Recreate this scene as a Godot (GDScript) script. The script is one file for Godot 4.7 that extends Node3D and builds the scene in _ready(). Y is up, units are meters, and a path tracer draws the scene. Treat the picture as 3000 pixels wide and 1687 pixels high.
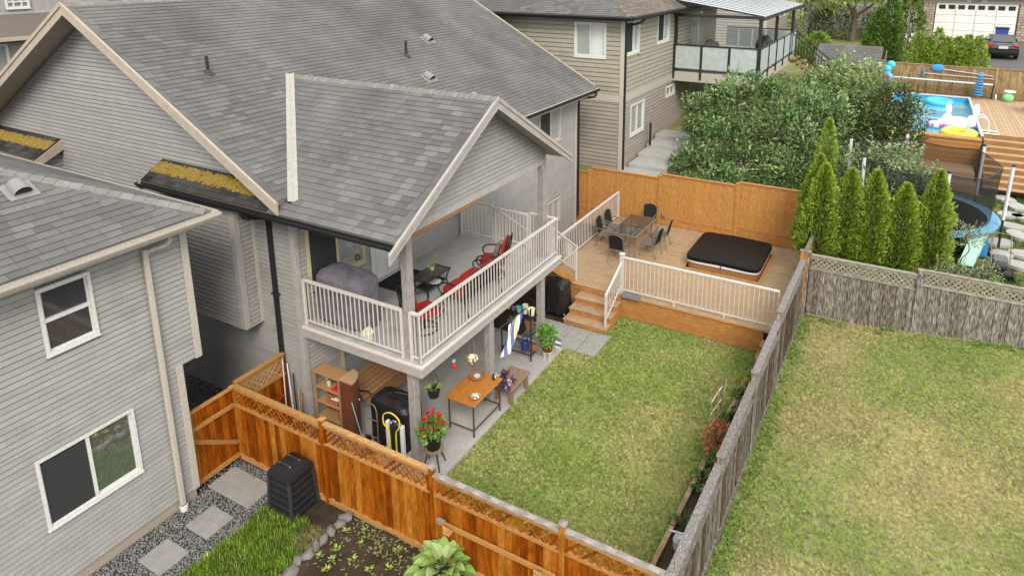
extends Node3D

# ---------------------------------------------------------------- state
var rng := RandomNumberGenerator.new()
var M := {}
var T := {}
var unit_box := BoxMesh.new()
var box_cache := {}
var taken := {}
var cam_basis := Basis()
const EYE := Vector3(0, 10, 0)
const FOCAL := 1957.69
const PPX := 1640.0
const PPY := 360.29

class Geo:
	var v := PackedVector3Array()
	var n := PackedVector3Array()
	var c := PackedColorArray()
	var tint := Color(1, 1, 1)
	func tri(a: Vector3, b: Vector3, d: Vector3) -> void:
		var nn := (b - a).cross(d - a).normalized()
		v.append(a); v.append(d); v.append(b)
		for i in 3:
			n.append(nn); c.append(tint)
	func trin(a: Vector3, b: Vector3, d: Vector3, na: Vector3, nb: Vector3, nd: Vector3) -> void:
		v.append(a); v.append(d); v.append(b)
		n.append(na); n.append(nd); n.append(nb)
		for i in 3:
			c.append(tint)
	func quad(a: Vector3, b: Vector3, d: Vector3, e: Vector3) -> void:
		tri(a, b, d); tri(a, d, e)
	func box(t: Transform3D, s: Vector3) -> void:
		var h := s * 0.5
		var p := []
		for i in 8:
			p.append(t * Vector3(h.x if i & 1 else -h.x, h.y if i & 2 else -h.y, h.z if i & 4 else -h.z))
		quad(p[1], p[3], p[7], p[5]); quad(p[0], p[4], p[6], p[2])
		quad(p[2], p[6], p[7], p[3]); quad(p[0], p[1], p[5], p[4])
		quad(p[4], p[5], p[7], p[6]); quad(p[0], p[2], p[3], p[1])
	func bxc(center: Vector3, s: Vector3) -> void:
		box(Transform3D(Basis(), center), s)
	func beam(a: Vector3, b: Vector3, w: float, h: float, up := Vector3.UP) -> void:
		var z := (b - a).normalized()
		if absf(z.dot(up)) > 0.98:
			up = Vector3.RIGHT
		var x := up.cross(z).normalized()
		var y := z.cross(x)
		box(Transform3D(Basis(x, y, z), (a + b) * 0.5), Vector3(w, h, (b - a).length()))
	func tube(pts: Array, r0: float, r1 := -1.0, sides := 8, closed := false) -> void:
		if r1 < 0.0:
			r1 = r0
		var rings := []
		var prev := Vector3.ZERO
		for i in pts.size():
			var d: Vector3
			if closed:
				d = (pts[(i + 1) % pts.size()] - pts[(i - 1 + pts.size()) % pts.size()]).normalized()
			elif i == 0:
				d = (pts[1] - pts[0]).normalized()
			elif i == pts.size() - 1:
				d = (pts[i] - pts[i - 1]).normalized()
			else:
				d = ((pts[i + 1] - pts[i]).normalized() + (pts[i] - pts[i - 1]).normalized()).normalized()
			var x := prev - d * prev.dot(d)
			if x.length() < 0.01:
				x = d.cross(Vector3.UP if absf(d.y) < 0.9 else Vector3.RIGHT)
			x = x.normalized()
			prev = x
			var y := d.cross(x)
			var r := lerpf(r0, r1, float(i) / maxf(1.0, pts.size() - 1))
			var ring := []
			for k in sides:
				var a := TAU * k / sides
				ring.append([pts[i] + (x * cos(a) + y * sin(a)) * r, x * cos(a) + y * sin(a)])
			rings.append(ring)
		var last := rings.size() if closed else rings.size() - 1
		for i in last:
			var p: Array = rings[i]
			var q: Array = rings[(i + 1) % rings.size()]
			for k in sides:
				var k2 := (k + 1) % sides
				trin(p[k][0], p[k2][0], q[k2][0], p[k][1], p[k2][1], q[k2][1])
				trin(p[k][0], q[k2][0], q[k][0], p[k][1], q[k2][1], q[k][1])
		if not closed:
			for e in [0, rings.size() - 1]:
				var ring: Array = rings[e]
				for k in range(1, sides - 1):
					if e == 0:
						tri(ring[0][0], ring[k + 1][0], ring[k][0])
					else:
						tri(ring[0][0], ring[k][0], ring[k + 1][0])
	func lathe(o: Vector3, prof: Array, sides := 20) -> void:
		for i in prof.size() - 1:
			var a: Vector2 = prof[i]
			var b: Vector2 = prof[i + 1]
			var t := (b - a).normalized()
			var nr := Vector2(t.y, -t.x)
			for k in sides:
				var u := TAU * k / sides
				var w := TAU * (k + 1) / sides
				var cu := Vector3(cos(u), 0, sin(u))
				var cw := Vector3(cos(w), 0, sin(w))
				var p0 := o + cu * a.x + Vector3(0, a.y, 0)
				var p1 := o + cw * a.x + Vector3(0, a.y, 0)
				var p2 := o + cw * b.x + Vector3(0, b.y, 0)
				var p3 := o + cu * b.x + Vector3(0, b.y, 0)
				var n0 := cu * nr.x + Vector3(0, nr.y, 0)
				var n1 := cw * nr.x + Vector3(0, nr.y, 0)
				trin(p0, p2, p1, n0, n1, n1)
				trin(p0, p3, p2, n0, n0, n1)
	func blob(o: Vector3, r: Vector3, noise: FastNoiseLite = null, amp := 0.0, nu := 14, nv := 9, tf := Basis()) -> void:
		var g := []
		for j in nv + 1:
			var row := []
			var th := PI * j / nv
			for i in nu:
				var ph := TAU * i / nu
				var d := Vector3(sin(th) * cos(ph), cos(th), sin(th) * sin(ph))
				var k := 1.0
				if noise:
					k += amp * noise.get_noise_3dv(d * 1.3 + o * 3.1)
				row.append([o + tf * (d * r * k), (tf * (d / r)).normalized()])
			g.append(row)
		for j in nv:
			for i in nu:
				var i2 := (i + 1) % nu
				var a: Array = g[j][i]
				var b: Array = g[j][i2]
				var d2: Array = g[j + 1][i2]
				var e: Array = g[j + 1][i]
				trin(a[0], b[0], d2[0], a[1], b[1], d2[1])
				trin(a[0], d2[0], e[0], a[1], d2[1], e[1])
	func prism(poly: PackedVector2Array, o: Vector3, x: Vector3, y: Vector3, depth: float) -> void:
		var z := x.cross(y).normalized()
		var p := poly
		if Geometry2D.is_polygon_clockwise(p):
			p = p.duplicate(); p.reverse()
		var idx := Geometry2D.triangulate_polygon(p)
		var f := []
		var b := []
		for q in p:
			var w := o + x * q.x + y * q.y
			f.append(w + z * depth * 0.5); b.append(w - z * depth * 0.5)
		for i in range(0, idx.size(), 3):
			var i0 := idx[i]; var i1 := idx[i + 1]; var i2 := idx[i + 2]
			if (p[i1] - p[i0]).cross(p[i2] - p[i0]) < 0.0:
				var s := i1; i1 = i2; i2 = s
			tri(f[i0], f[i1], f[i2]); tri(b[i0], b[i2], b[i1])
		for i in p.size():
			var k := (i + 1) % p.size()
			quad(f[i], b[i], b[k], f[k])
	func mesh() -> ArrayMesh:
		var a := []
		a.resize(Mesh.ARRAY_MAX)
		a[Mesh.ARRAY_VERTEX] = v
		a[Mesh.ARRAY_NORMAL] = n
		a[Mesh.ARRAY_COLOR] = c
		var m := ArrayMesh.new()
		m.add_surface_from_arrays(Mesh.PRIMITIVE_TRIANGLES, a)
		return m

# ---------------------------------------------------------------- helpers
func V(x: float, y: float, z: float) -> Vector3:
	return Vector3(x, y, z)

func rnd(a: float, b: float) -> float:
	return rng.randf_range(a, b)

func lin(r: float, g: float, b: float) -> Color:
	return Color(r, g, b).linear_to_srgb()

func numbered(called: String) -> String:
	var k: int = taken.get(called, 0)
	taken[called] = k + 1
	return called if k == 0 else "%s_%03d" % [called, k]

func thing(called: String, label: String, category: String, at := Vector3.ZERO, turn := 0.0, group := "") -> Node3D:
	var o := Node3D.new()
	o.name = numbered(called)
	add_child(o)
	o.position = at
	o.rotation.y = turn
	tag(o, label, category, group)
	return o

func tag(o: Node3D, label: String, category: String, group := "", kind := "") -> void:
	o.set_meta("label", label)
	if category:
		o.set_meta("category", category)
	if group:
		o.set_meta("group", group)
	if kind:
		o.set_meta("kind", kind)

func sub(parent: Node3D, called: String) -> Node3D:
	var o := Node3D.new()
	o.name = called
	parent.add_child(o, true)
	return o

func put(parent: Node3D, called: String, mesh: Mesh, m: Material, t := Transform3D()) -> MeshInstance3D:
	var o := MeshInstance3D.new()
	o.mesh = mesh
	o.material_override = m
	o.name = called
	o.transform = t
	parent.add_child(o, true)
	return o

func geo(parent: Node3D, called: String, g: Geo, m: Material) -> MeshInstance3D:
	return put(parent, called, g.mesh(), m)

func ground(called: String, mesh: Mesh, m: Material, label: String) -> MeshInstance3D:
	var o := put(self, numbered(called), mesh, m)
	tag(o, label, "", "", "structure")
	return o

func bx(parent: Node3D, called: String, c: Vector3, s: Vector3, m: Material, b := Basis()) -> MeshInstance3D:
	return put(parent, called, unit_box, m, Transform3D(b * Basis.from_scale(s), c))

func span_box(parent: Node3D, called: String, a: Vector3, b: Vector3, m: Material) -> MeshInstance3D:
	return bx(parent, called, (a + b) * 0.5, (b - a).abs(), m)

# a box with chamfered edges, one mesh for each size
func cb(parent: Node3D, called: String, c: Vector3, s: Vector3, m: Material, ch := 0.006, b := Basis()) -> MeshInstance3D:
	var key := "%.3f %.3f %.3f %.3f" % [s.x, s.y, s.z, ch]
	if not box_cache.has(key):
		var g := Geo.new()
		var h := s * 0.5
		ch = minf(ch, minf(h.x, minf(h.y, h.z)) * 0.6)
		for ax in 3:
			for sg in [-1.0, 1.0]:
				var n := Vector3.ZERO
				n[ax] = sg
				var u := (ax + 1) % 3
				var w := (ax + 2) % 3
				var P := []
				for k in [[-1, -1], [1, -1], [1, 1], [-1, 1]]:
					var p := Vector3.ZERO
					p[ax] = sg * h[ax]
					p[u] = k[0] * (h[u] - ch)
					p[w] = k[1] * (h[w] - ch)
					P.append(p)
				if sg > 0: g.quad(P[0], P[1], P[2], P[3])
				else: g.quad(P[0], P[3], P[2], P[1])
		for ax in 3:
			var u := (ax + 1) % 3
			var w := (ax + 2) % 3
			for su in [-1.0, 1.0]:
				for sw in [-1.0, 1.0]:
					var a := Vector3.ZERO; var a2 := Vector3.ZERO; var e := Vector3.ZERO; var e2 := Vector3.ZERO
					a[u] = su * h[u]; a[w] = sw * (h[w] - ch); a[ax] = -(h[ax] - ch)
					a2 = a; a2[ax] = h[ax] - ch
					e[u] = su * (h[u] - ch); e[w] = sw * h[w]; e[ax] = -(h[ax] - ch)
					e2 = e; e2[ax] = h[ax] - ch
					if su * sw > 0: g.quad(a, e, e2, a2)
					else: g.quad(a, a2, e2, e)
		for k in 8:
			var sx := 1.0 if k & 1 else -1.0
			var sy := 1.0 if k & 2 else -1.0
			var sz := 1.0 if k & 4 else -1.0
			var a := V(sx * h.x, sy * (h.y - ch), sz * (h.z - ch))
			var d := V(sx * (h.x - ch), sy * h.y, sz * (h.z - ch))
			var e := V(sx * (h.x - ch), sy * (h.y - ch), sz * h.z)
			if sx * sy * sz > 0: g.tri(a, d, e)
			else: g.tri(a, e, d)
		box_cache[key] = g.mesh()
	return put(parent, called, box_cache[key], m, Transform3D(b, c))

func cs(parent: Node3D, called: String, a: Vector3, b: Vector3, m: Material, ch := 0.006) -> MeshInstance3D:
	return cb(parent, called, (a + b) * 0.5, (b - a).abs(), m, ch)

func bar(parent: Node3D, called: String, a: Vector3, b: Vector3, w: float, h: float, m: Material, up := Vector3.UP) -> MeshInstance3D:
	var z := (b - a).normalized()
	if absf(z.dot(up)) > 0.98:
		up = Vector3.RIGHT
	var x := up.cross(z).normalized()
	return bx(parent, called, (a + b) * 0.5, V(w, h, (b - a).length()), m, Basis(x, z.cross(x), z))

func tube(parent: Node3D, called: String, pts: Array, r: float, m: Material, r1 := -1.0, sides := 8, closed := false) -> MeshInstance3D:
	var g := Geo.new()
	g.tube(pts, r, r1, sides, closed)
	return geo(parent, called, g, m)

func ring_pts(c: Vector3, r: float, n := 24, rz := -1.0) -> Array:
	var p := []
	for i in n:
		p.append(c + V(cos(TAU * i / n) * r, 0, sin(TAU * i / n) * (r if rz < 0 else rz)))
	return p

func curve_pts(pts: Array, n := 6) -> Array:
	var out := []
	for i in pts.size() - 1:
		var p0: Vector3 = pts[maxi(i - 1, 0)]
		var p3: Vector3 = pts[mini(i + 2, pts.size() - 1)]
		for k in n:
			out.append(pts[i].cubic_interpolate(pts[i + 1], p0, p3, float(k) / n))
	out.append(pts[-1])
	return out

func lathe(parent: Node3D, called: String, at: Vector3, prof: Array, m: Material, sides := 20) -> MeshInstance3D:
	var g := Geo.new()
	g.lathe(at, prof, sides)
	return geo(parent, called, g, m)

func photo(p: Vector3) -> Vector2:
	var q := cam_basis.inverse() * (p - EYE)
	return Vector2(PPX + FOCAL * q.x / -q.z, PPY - FOCAL * q.y / -q.z)

func in_photo(p: Vector3, margin := 0.0) -> bool:
	var q := photo(p)
	return q.x > -margin and q.x < 3000 + margin and q.y > -margin and q.y < 1687 + margin

# ---------------------------------------------------------------- textures and materials
func noise_image(size: int, freq: float, octaves: int, lo: float, hi: float, sd: int, type := FastNoiseLite.TYPE_SIMPLEX_SMOOTH) -> ImageTexture:
	var f := FastNoiseLite.new()
	f.seed = sd
	f.noise_type = type
	f.frequency = freq
	f.fractal_octaves = octaves
	f.fractal_gain = 0.55
	var src := f.get_seamless_image(size, size)
	var data := src.get_data()
	var out := PackedByteArray()
	out.resize(size * size * 3)
	for i in size * size:
		var k := data[i] / 255.0
		var w := clampi(int((lo + (hi - lo) * k) * 255.0), 0, 255)
		out[i * 3] = w; out[i * 3 + 1] = w; out[i * 3 + 2] = w
	return ImageTexture.create_from_image(Image.create_from_data(size, size, false, Image.FORMAT_RGB8, out))

func mk(key: String, col: Color, rough := 0.8, o := {}) -> StandardMaterial3D:
	var m := StandardMaterial3D.new()
	m.resource_name = key
	m.albedo_color = col
	m.roughness = rough
	m.metallic = o.get("metal", 0.0)
	m.metallic_specular = o.get("spec", 0.3)
	if o.has("tex"):
		m.albedo_texture = T[o.tex]
		m.uv1_triplanar = true
		m.uv1_world_triplanar = true
		m.uv1_scale = o.get("sc", Vector3.ONE)
		m.uv1_offset = o.get("off", Vector3.ZERO)
	if o.has("tex2"):
		m.detail_enabled = true
		m.detail_albedo = T[o.tex2]
		m.detail_blend_mode = BaseMaterial3D.BLEND_MODE_MUL
		m.detail_uv_layer = BaseMaterial3D.DETAIL_UV_2
		m.uv2_triplanar = true
		m.uv2_world_triplanar = true
		m.uv2_scale = o.get("sc2", Vector3.ONE)
		m.uv2_offset = o.get("off", Vector3.ZERO)
	if o.has("bump"):
		m.heightmap_enabled = true
		m.heightmap_texture = T[o.get("btex", o.get("tex", "fine"))]
		m.heightmap_scale = o.bump
	if o.get("vc", false):
		m.vertex_color_use_as_albedo = true
	if o.has("back"):
		m.backlight_enabled = true
		m.backlight = o.back
	if o.has("alpha"):
		m.transparency = BaseMaterial3D.TRANSPARENCY_ALPHA
		m.albedo_color.a = o.alpha
	if o.has("rim"):
		m.rim_enabled = true
		m.rim = o.rim
		m.rim_tint = 0.5
	M[key] = m
	return m

# several tones of one stuff: key_0 .. key_n
func tones(key: String, cols: Array, rough: float, o: Dictionary) -> void:
	var list := []
	for i in cols.size():
		var p := o.duplicate()
		p.off = V(0.37 * i, 0.61 * i, 0.23 * i)
		list.append(mk("%s_%d" % [key, i], cols[i], rough, p))
	M[key] = list

func pick(key: String) -> Material:
	var l: Array = M[key]
	return l[rng.randi() % l.size()]

func make_materials() -> void:
	T.fine = noise_image(256, 0.09, 4, 0.80, 1.0, 11)
	T.grit = noise_image(256, 0.25, 2, 0.55, 1.0, 12)
	T.wood = noise_image(512, 0.02, 5, 0.72, 1.0, 13)
	T.blotch = noise_image(256, 0.012, 4, 0.74, 1.0, 14)
	T.soft = noise_image(256, 0.02, 4, 0.90, 1.0, 15)
	T.streak = noise_image(512, 0.03, 5, 0.30, 1.0, 16)
	T.stain = noise_image(512, 0.014, 4, 0.66, 1.0, 18)
	T.speck = noise_image(256, 0.2, 3, 0.1, 1.0, 17, FastNoiseLite.TYPE_CELLULAR)
	var vy := V(5, 0.5, 5)
	# siding and trim
	tones("siding", [lin(.395, .382, .374), lin(.38, .368, .36), lin(.407, .394, .386)], 0.62, {"tex": "fine", "sc": V(2, 2, 2), "tex2": "soft", "sc2": V(.35, .35, .35), "spec": .3})
	tones("siding_beige", [lin(.405, .397, .383), lin(.39, .382, .37), lin(.417, .409, .394)], 0.62, {"tex": "fine", "sc": V(2, 2, 2), "tex2": "soft", "sc2": V(.35, .35, .35), "spec": .3})
	tones("siding_tan", [lin(.43, .395, .325), lin(.415, .38, .315), lin(.445, .41, .34)], 0.65, {"tex": "fine", "sc": V(2, 2, 2), "tex2": "soft", "sc2": V(.3, .3, .3), "spec": .3})
	tones("siding_dun", [lin(.41, .365, .315), lin(.395, .35, .305), lin(.425, .38, .33)], 0.65, {"tex": "fine", "sc": V(2, 2, 2), "tex2": "soft", "sc2": V(.3, .3, .3), "spec": .3})
	mk("trim", lin(.53, .46, .375), 0.6, {"tex": "fine", "sc": V(1, 1, 1), "tex2": "soft", "sc2": V(.6, .6, .6)})
	mk("trim_grey", lin(.49, .45, .43), 0.6, {"tex": "fine", "sc": V(1, 1, 1), "tex2": "soft", "sc2": V(.6, .6, .6)})
	mk("post_wood", lin(.44, .40, .385), 0.75, {"tex": "wood", "sc": V(4, .4, 4), "tex2": "soft", "sc2": V(1, 1, 1)})
	mk("trim_cream", lin(.58, .50, .34), 0.5, {"tex": "fine", "sc": V(2, 2, 2)})
	mk("trim_pale", lin(.53, .49, .43), 0.55, {"tex": "fine", "sc": V(1, 1, 1)})
	mk("white", lin(.70, .70, .69), 0.4, {"tex": "fine", "sc": V(1, 1, 1)})
	mk("white_rail", lin(.60, .555, .515), 0.4, {"tex": "soft", "sc": V(1.3, 1.3, 1.3)})
	mk("flashing", lin(.46, .44, .40), 0.5, {"tex": "soft", "sc": V(1, 1, 1), "tex2": "fine", "sc2": V(1, 1, 1)})
	mk("black_metal", lin(.018, .018, .02), 0.4, {"spec": .5})
	mk("black_gutter", lin(.022, .022, .024), 0.45, {"tex": "soft", "sc": V(1, 1, 1)})
	mk("grey_pipe", lin(.03, .03, .033), 0.5)
	mk("vent_grey", lin(.27, .265, .26), 0.6, {"tex": "fine", "sc": V(3, 3, 3)})
	mk("room", lin(.45, .43, .40), 0.9)
	mk("room_dark", lin(.34, .32, .30), 0.9)
	mk("blind", lin(.62, .64, .63), 0.8)
	mk("screen", lin(.06, .065, .065), 0.95, {"tex": "grit", "sc": V(6, 6, 6)})
	mk("glass", lin(.9, .95, .95), 0.03, {"alpha": .14, "spec": .7})
	mk("glass_dark", lin(.03, .032, .034), 0.04, {"spec": .9})
	mk("glass_dim", lin(.05, .055, .055), 0.04, {"alpha": .8, "spec": .9})
	mk("glass_mirror", lin(.60, .62, .62), 0.03, {"metal": .9, "spec": .9})
	mk("frosted", lin(.42, .47, .46), 0.45, {"tex": "soft", "sc": V(.5, .5, .5)})
	# roofs
	var sh := [.30, .29, .31, .28, .305]
	var cols := []
	for k in sh:
		cols.append(lin(k, k * .98, k * .96))
	tones("shingle", cols, 0.95, {"vc": true, "tex": "grit", "sc": V(2.2, 2.2, 2.2), "tex2": "blotch", "sc2": V(.12, .12, .12), "spec": .15})
	mk("shingle_mass", Color.WHITE, 0.95, {"vc": true, "tex": "grit", "sc": V(2.2, 2.2, 2.2), "tex2": "blotch", "sc2": V(.12, .12, .12), "spec": .15})
	mk("felt", lin(.06, .058, .056), 1.0)
	mk("felt_mossy", lin(.05, .048, .044), 1.0, {"tex": "grit", "sc": V(2, 2, 2)})
	tones("shingle_dark", [lin(.085, .08, .078), lin(.065, .062, .06), lin(.105, .098, .092)], 0.95, {"vc": true, "tex": "grit", "sc": V(2.2, 2.2, 2.2), "spec": .15})
	tones("shingle_brown", [lin(.25, .215, .185), lin(.29, .25, .22), lin(.22, .19, .165)], 0.95, {"vc": true, "tex": "grit", "sc": V(2.2, 2.2, 2.2), "spec": .15})
	tones("cap_shingle", [lin(.34, .325, .305), lin(.40, .385, .36), lin(.36, .335, .315)], 0.95, {"tex": "grit", "sc": V(2.2, 2.2, 2.2), "tex2": "soft", "sc2": V(1, 1, 1), "spec": .15})
	mk("moss", Color.WHITE, 1.0, {"vc": true, "tex": "grit", "sc": V(3, 3, 3), "spec": .1})
	# woods
	var fw := [lin(.58, .17, .014), lin(.49, .125, .009), lin(.65, .22, .025), lin(.40, .095, .008), lin(.70, .27, .04), lin(.54, .15, .012), lin(.36, .085, .008)]
	tones("cedar", fw, 0.6, {"tex": "wood", "sc": V(3.2, .45, 3.2), "tex2": "stain", "sc2": V(.8, .22, .8), "spec": .12})
	tones("cedar_flat", [lin(.60, .31, .105), lin(.54, .265, .085), lin(.64, .36, .145)], 0.65, {"tex": "wood", "sc": V(3.0, 3, .5), "tex2": "soft", "sc2": V(2, 2, 2)})
	tones("cedar_x", [lin(.58, .29, .09), lin(.52, .25, .075)], 0.65, {"tex": "wood", "sc": V(.5, 3, 3), "tex2": "soft", "sc2": V(2, 2, 2)})
	mk("cedar_grey", lin(.48, .42, .38), 0.8, {"tex": "wood", "sc": V(3, 3, .4), "tex2": "blotch", "sc2": V(1.5, 1.5, 1.5)})
	var gw := [lin(.68, .62, .535), lin(.60, .535, .45), lin(.74, .68, .60), lin(.52, .455, .37), lin(.66, .60, .51)]
	tones("grey_wood", gw, 0.9, {"tex": "wood", "sc": vy, "tex2": "streak", "sc2": V(1.4, .22, 1.4), "spec": .12})
	tones("rear_wood", [lin(.44, .375, .295), lin(.35, .28, .205), lin(.54, .48, .40), lin(.29, .225, .16)], 0.9, {"tex": "wood", "sc": vy, "tex2": "streak", "sc2": V(2.2, .25, 2.2), "spec": .12})
	tones("grey_wood_x", [lin(.62, .57, .53), lin(.56, .51, .47), lin(.66, .61, .57)], 0.9, {"tex": "streak", "sc": V(.5, 7, 7), "tex2": "wood", "sc2": V(1, 3, 3), "spec": .2})
	tones("grey_wood_z", [lin(.54, .49, .41), lin(.48, .43, .36)], 0.9, {"tex": "wood", "sc": V(5, 5, .5), "tex2": "blotch", "sc2": V(2, 2, 2), "spec": .2})
	tones("orange_wood", [lin(.64, .31, .095), lin(.62, .295, .09), lin(.66, .325, .10)], 0.6, {"tex": "wood", "sc": V(3, .35, 3), "tex2": "soft", "sc2": V(.6, .6, .6), "spec": .12})
	tones("orange_z", [lin(.64, .295, .09), lin(.61, .28, .085)], 0.6, {"tex": "wood", "sc": V(3, 3, .35), "tex2": "soft", "sc2": V(.6, .6, .6), "spec": .35})
	tones("deck_wood", [lin(.51, .355, .22), lin(.49, .34, .21), lin(.53, .37, .23)], 0.55, {"tex": "wood", "sc": V(4, 4, .4), "tex2": "soft", "sc2": V(.5, .5, .5), "spec": .15})
	tones("pool_wood", [lin(.60, .42, .25), lin(.56, .39, .235), lin(.64, .45, .28)], 0.7, {"tex": "wood", "sc": V(.3, 3, 3), "tex2": "soft", "sc2": V(.5, .5, .5)})
	tones("pool_fence", [lin(.50, .33, .16), lin(.45, .29, .14), lin(.54, .37, .19)], 0.8, {"tex": "wood", "sc": V(3, .4, 3), "tex2": "blotch", "sc2": V(1, .4, 1)})
	mk("table_wood", lin(.62, .24, .045), 0.35, {"tex": "wood", "sc": V(.8, 4, 5), "tex2": "soft", "sc2": V(2, 2, 2), "spec": .5})
	mk("bench_wood", lin(.36, .24, .16), 0.7, {"tex": "wood", "sc": V(.6, 4, 5), "tex2": "soft", "sc2": V(2, 2, 2)})
	mk("shelf_wood", lin(.50, .28, .13), 0.7, {"tex": "wood", "sc": V(4, 1, 4)})
	mk("red_wood", lin(.20, .062, .03), 0.4, {"tex": "wood", "sc": V(4, .5, 4), "spec": .5})
	mk("tan_wood", lin(.56, .38, .22), 0.5, {"tex": "wood", "sc": V(3, 1, 3)})
	mk("brown_wood", lin(.36, .19, .085), 0.6, {"tex": "wood", "sc": V(.6, 4, 4)})
	mk("timber", lin(.54, .36, .19), 0.8, {"tex": "wood", "sc": V(.5, 4, 4), "tex2": "blotch", "sc2": V(.8, .8, .8)})
	# ground
	mk("concrete", lin(.50, .485, .465), 0.9, {"tex": "fine", "sc": V(.9, .9, .9), "tex2": "soft", "sc2": V(.25, .25, .25)})
	mk("paver", lin(.38, .37, .355), 0.9, {"tex": "fine", "sc": V(1.6, 1.6, 1.6), "tex2": "soft", "sc2": V(.8, .8, .8)})
	mk("deck_vinyl", lin(.50, .49, .475), 0.75, {"tex": "fine", "sc": V(1, 1, 1), "tex2": "soft", "sc2": V(.35, .35, .35)})
	mk("foundation", lin(.40, .34, .28), 0.95, {"tex": "fine", "sc": V(1.5, 1.5, 1.5)})
	mk("lawn", lin(.44, .44, .19), 1.0, {"tex": "grit", "sc": V(1.6, 1.6, 1.6), "tex2": "blotch", "sc2": V(.22, .22, .22), "spec": .1})
	mk("lawn_dry", lin(.48, .43, .23), 1.0, {"tex": "grit", "sc": V(1.6, 1.6, 1.6), "tex2": "blotch", "sc2": V(.12, .12, .12), "spec": .1})
	mk("earth", lin(.12, .09, .065), 1.0, {"tex": "grit", "sc": V(1.2, 1.2, 1.2), "tex2": "blotch", "sc2": V(.5, .5, .5), "bump": 1.2, "spec": .1})
	mk("gravel_bed", lin(.22, .215, .21), 1.0, {"tex": "speck", "sc": V(1.2, 1.2, 1.2), "spec": .2})
	mk("stone", Color.WHITE, 0.9, {"vc": true, "tex": "fine", "sc": V(2, 2, 2), "spec": .3})
	mk("rock", lin(.30, .285, .265), 0.95, {"tex": "fine", "sc": V(2, 2, 2), "tex2": "blotch", "sc2": V(1.5, 1.5, 1.5)})
	mk("asphalt", lin(.17, .165, .16), 0.95, {"tex": "grit", "sc": V(1, 1, 1)})
	# leaves: vertex or copy colours
	mk("leaf", Color.WHITE, 0.55, {"vc": true, "back": lin(.05, .08, .012), "spec": .35})
	mk("grass_blade", Color.WHITE, 0.75, {"vc": true, "back": lin(.05, .06, .015), "spec": .2})
	mk("bark", lin(.19, .145, .11), 0.95, {"tex": "wood", "sc": V(5, 1, 5), "bump": .6})
	# objects
	mk("black_cover", lin(.016, .016, .018), 0.5, {"tex": "blotch", "sc": V(1, 1, 1), "spec": .45})
	mk("tub_cover", lin(.017, .017, .018), 0.42, {"tex": "streak", "sc": V(.7, .7, .7), "spec": .25})
	mk("purple_cover", lin(.23, .215, .26), 0.85, {"tex": "blotch", "sc": V(1.3, 1.3, 1.3), "tex2": "fine", "sc2": V(1, 1, 1), "rim": .2})
	mk("black_plastic", lin(.022, .022, .024), 0.45, {"tex": "fine", "sc": V(2, 2, 2)})
	mk("dark_plastic", lin(.05, .05, .055), 0.5, {"tex": "fine", "sc": V(2, 2, 2)})
	mk("lid_panel", lin(.15, .15, .16), 0.6, {"tex": "fine", "sc": V(2, 2, 2)})
	mk("sling", lin(.022, .02, .021), 0.8, {"tex": "fine", "sc": V(8, 8, 8)})
	mk("bronze", lin(.24, .20, .17), 0.45, {"metal": .3, "tex": "fine", "sc": V(3, 3, 3)})
	mk("rust_metal", lin(.10, .055, .035), 0.6, {"tex": "fine", "sc": V(4, 4, 4)})
	mk("red_cloth", lin(.36, .022, .02), 0.85, {"tex": "fine", "sc": V(4, 4, 4), "rim": .2})
	mk("red_piping", lin(.55, .12, .11), 0.85)
	mk("patterned", lin(.55, .44, .36), 0.9, {"tex": "speck", "sc": V(3, 3, 3)})
	mk("mat_black", lin(.04, .04, .043), 1.0, {"tex": "grit", "sc": V(4, 4, 4)})
	mk("smoke_glass", lin(.05, .045, .042), 0.04, {"alpha": .55, "spec": .8})
	mk("clay", lin(.42, .17, .08), 0.8, {"tex": "fine", "sc": V(3, 3, 3)})
	mk("white_clay", lin(.78, .76, .73), 0.5, {"tex": "fine", "sc": V(3, 3, 3)})
	mk("red_gloss", lin(.55, .02, .03), 0.25)
	mk("blue_gloss", lin(.03, .05, .16), 0.35)
	mk("yellow_metal", lin(.72, .55, .05), 0.4)
	mk("steel", lin(.55, .55, .56), 0.35, {"metal": .8})
	mk("acrylic", lin(.62, .62, .64), 0.35)
	mk("teal", lin(.16, .52, .48), 0.5)
	mk("cream", lin(.74, .68, .50), 0.6)
	mk("toy_blue", lin(.05, .26, .55), 0.45)
	mk("toy_cyan", lin(.08, .50, .68), 0.3)
	mk("toy_pink", lin(.72, .34, .56), 0.35, {"tex": "speck", "sc": V(1, 1, 1)})
	mk("toy_yellow", lin(.74, .66, .06), 0.3)
	mk("toy_white", lin(.80, .79, .80), 0.3)
	mk("toy_purple", lin(.42, .12, .42), 0.35)
	mk("toy_green", lin(.2, .55, .22), 0.4)
	mk("mint_slide", lin(.42, .68, .58), 0.45, {"tex": "soft", "sc": V(2, 2, 2)})
	mk("pool_liner", lin(.05, .34, .62), 0.6, {"tex": "soft", "sc": V(.3, .3, .3)})
	mk("pool_water", lin(.25, .68, .85), 0.04, {"alpha": .35, "spec": .6})
	mk("pad_blue", lin(.13, .33, .50), 0.5, {"tex": "soft", "sc": V(1, 1, 1)})
	mk("mat_grey", lin(.075, .072, .075), 0.9, {"tex": "fine", "sc": V(2, 2, 2)})
	mk("net", lin(.03, .03, .032), 0.9, {"alpha": .6, "tex": "soft", "sc": V(2, 2, 2)})
	mk("foam_grey", lin(.55, .58, .60), 0.7)
	mk("garage_white", lin(.78, .78, .77), 0.5, {"tex": "soft", "sc": V(.5, .5, .5)})
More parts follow.
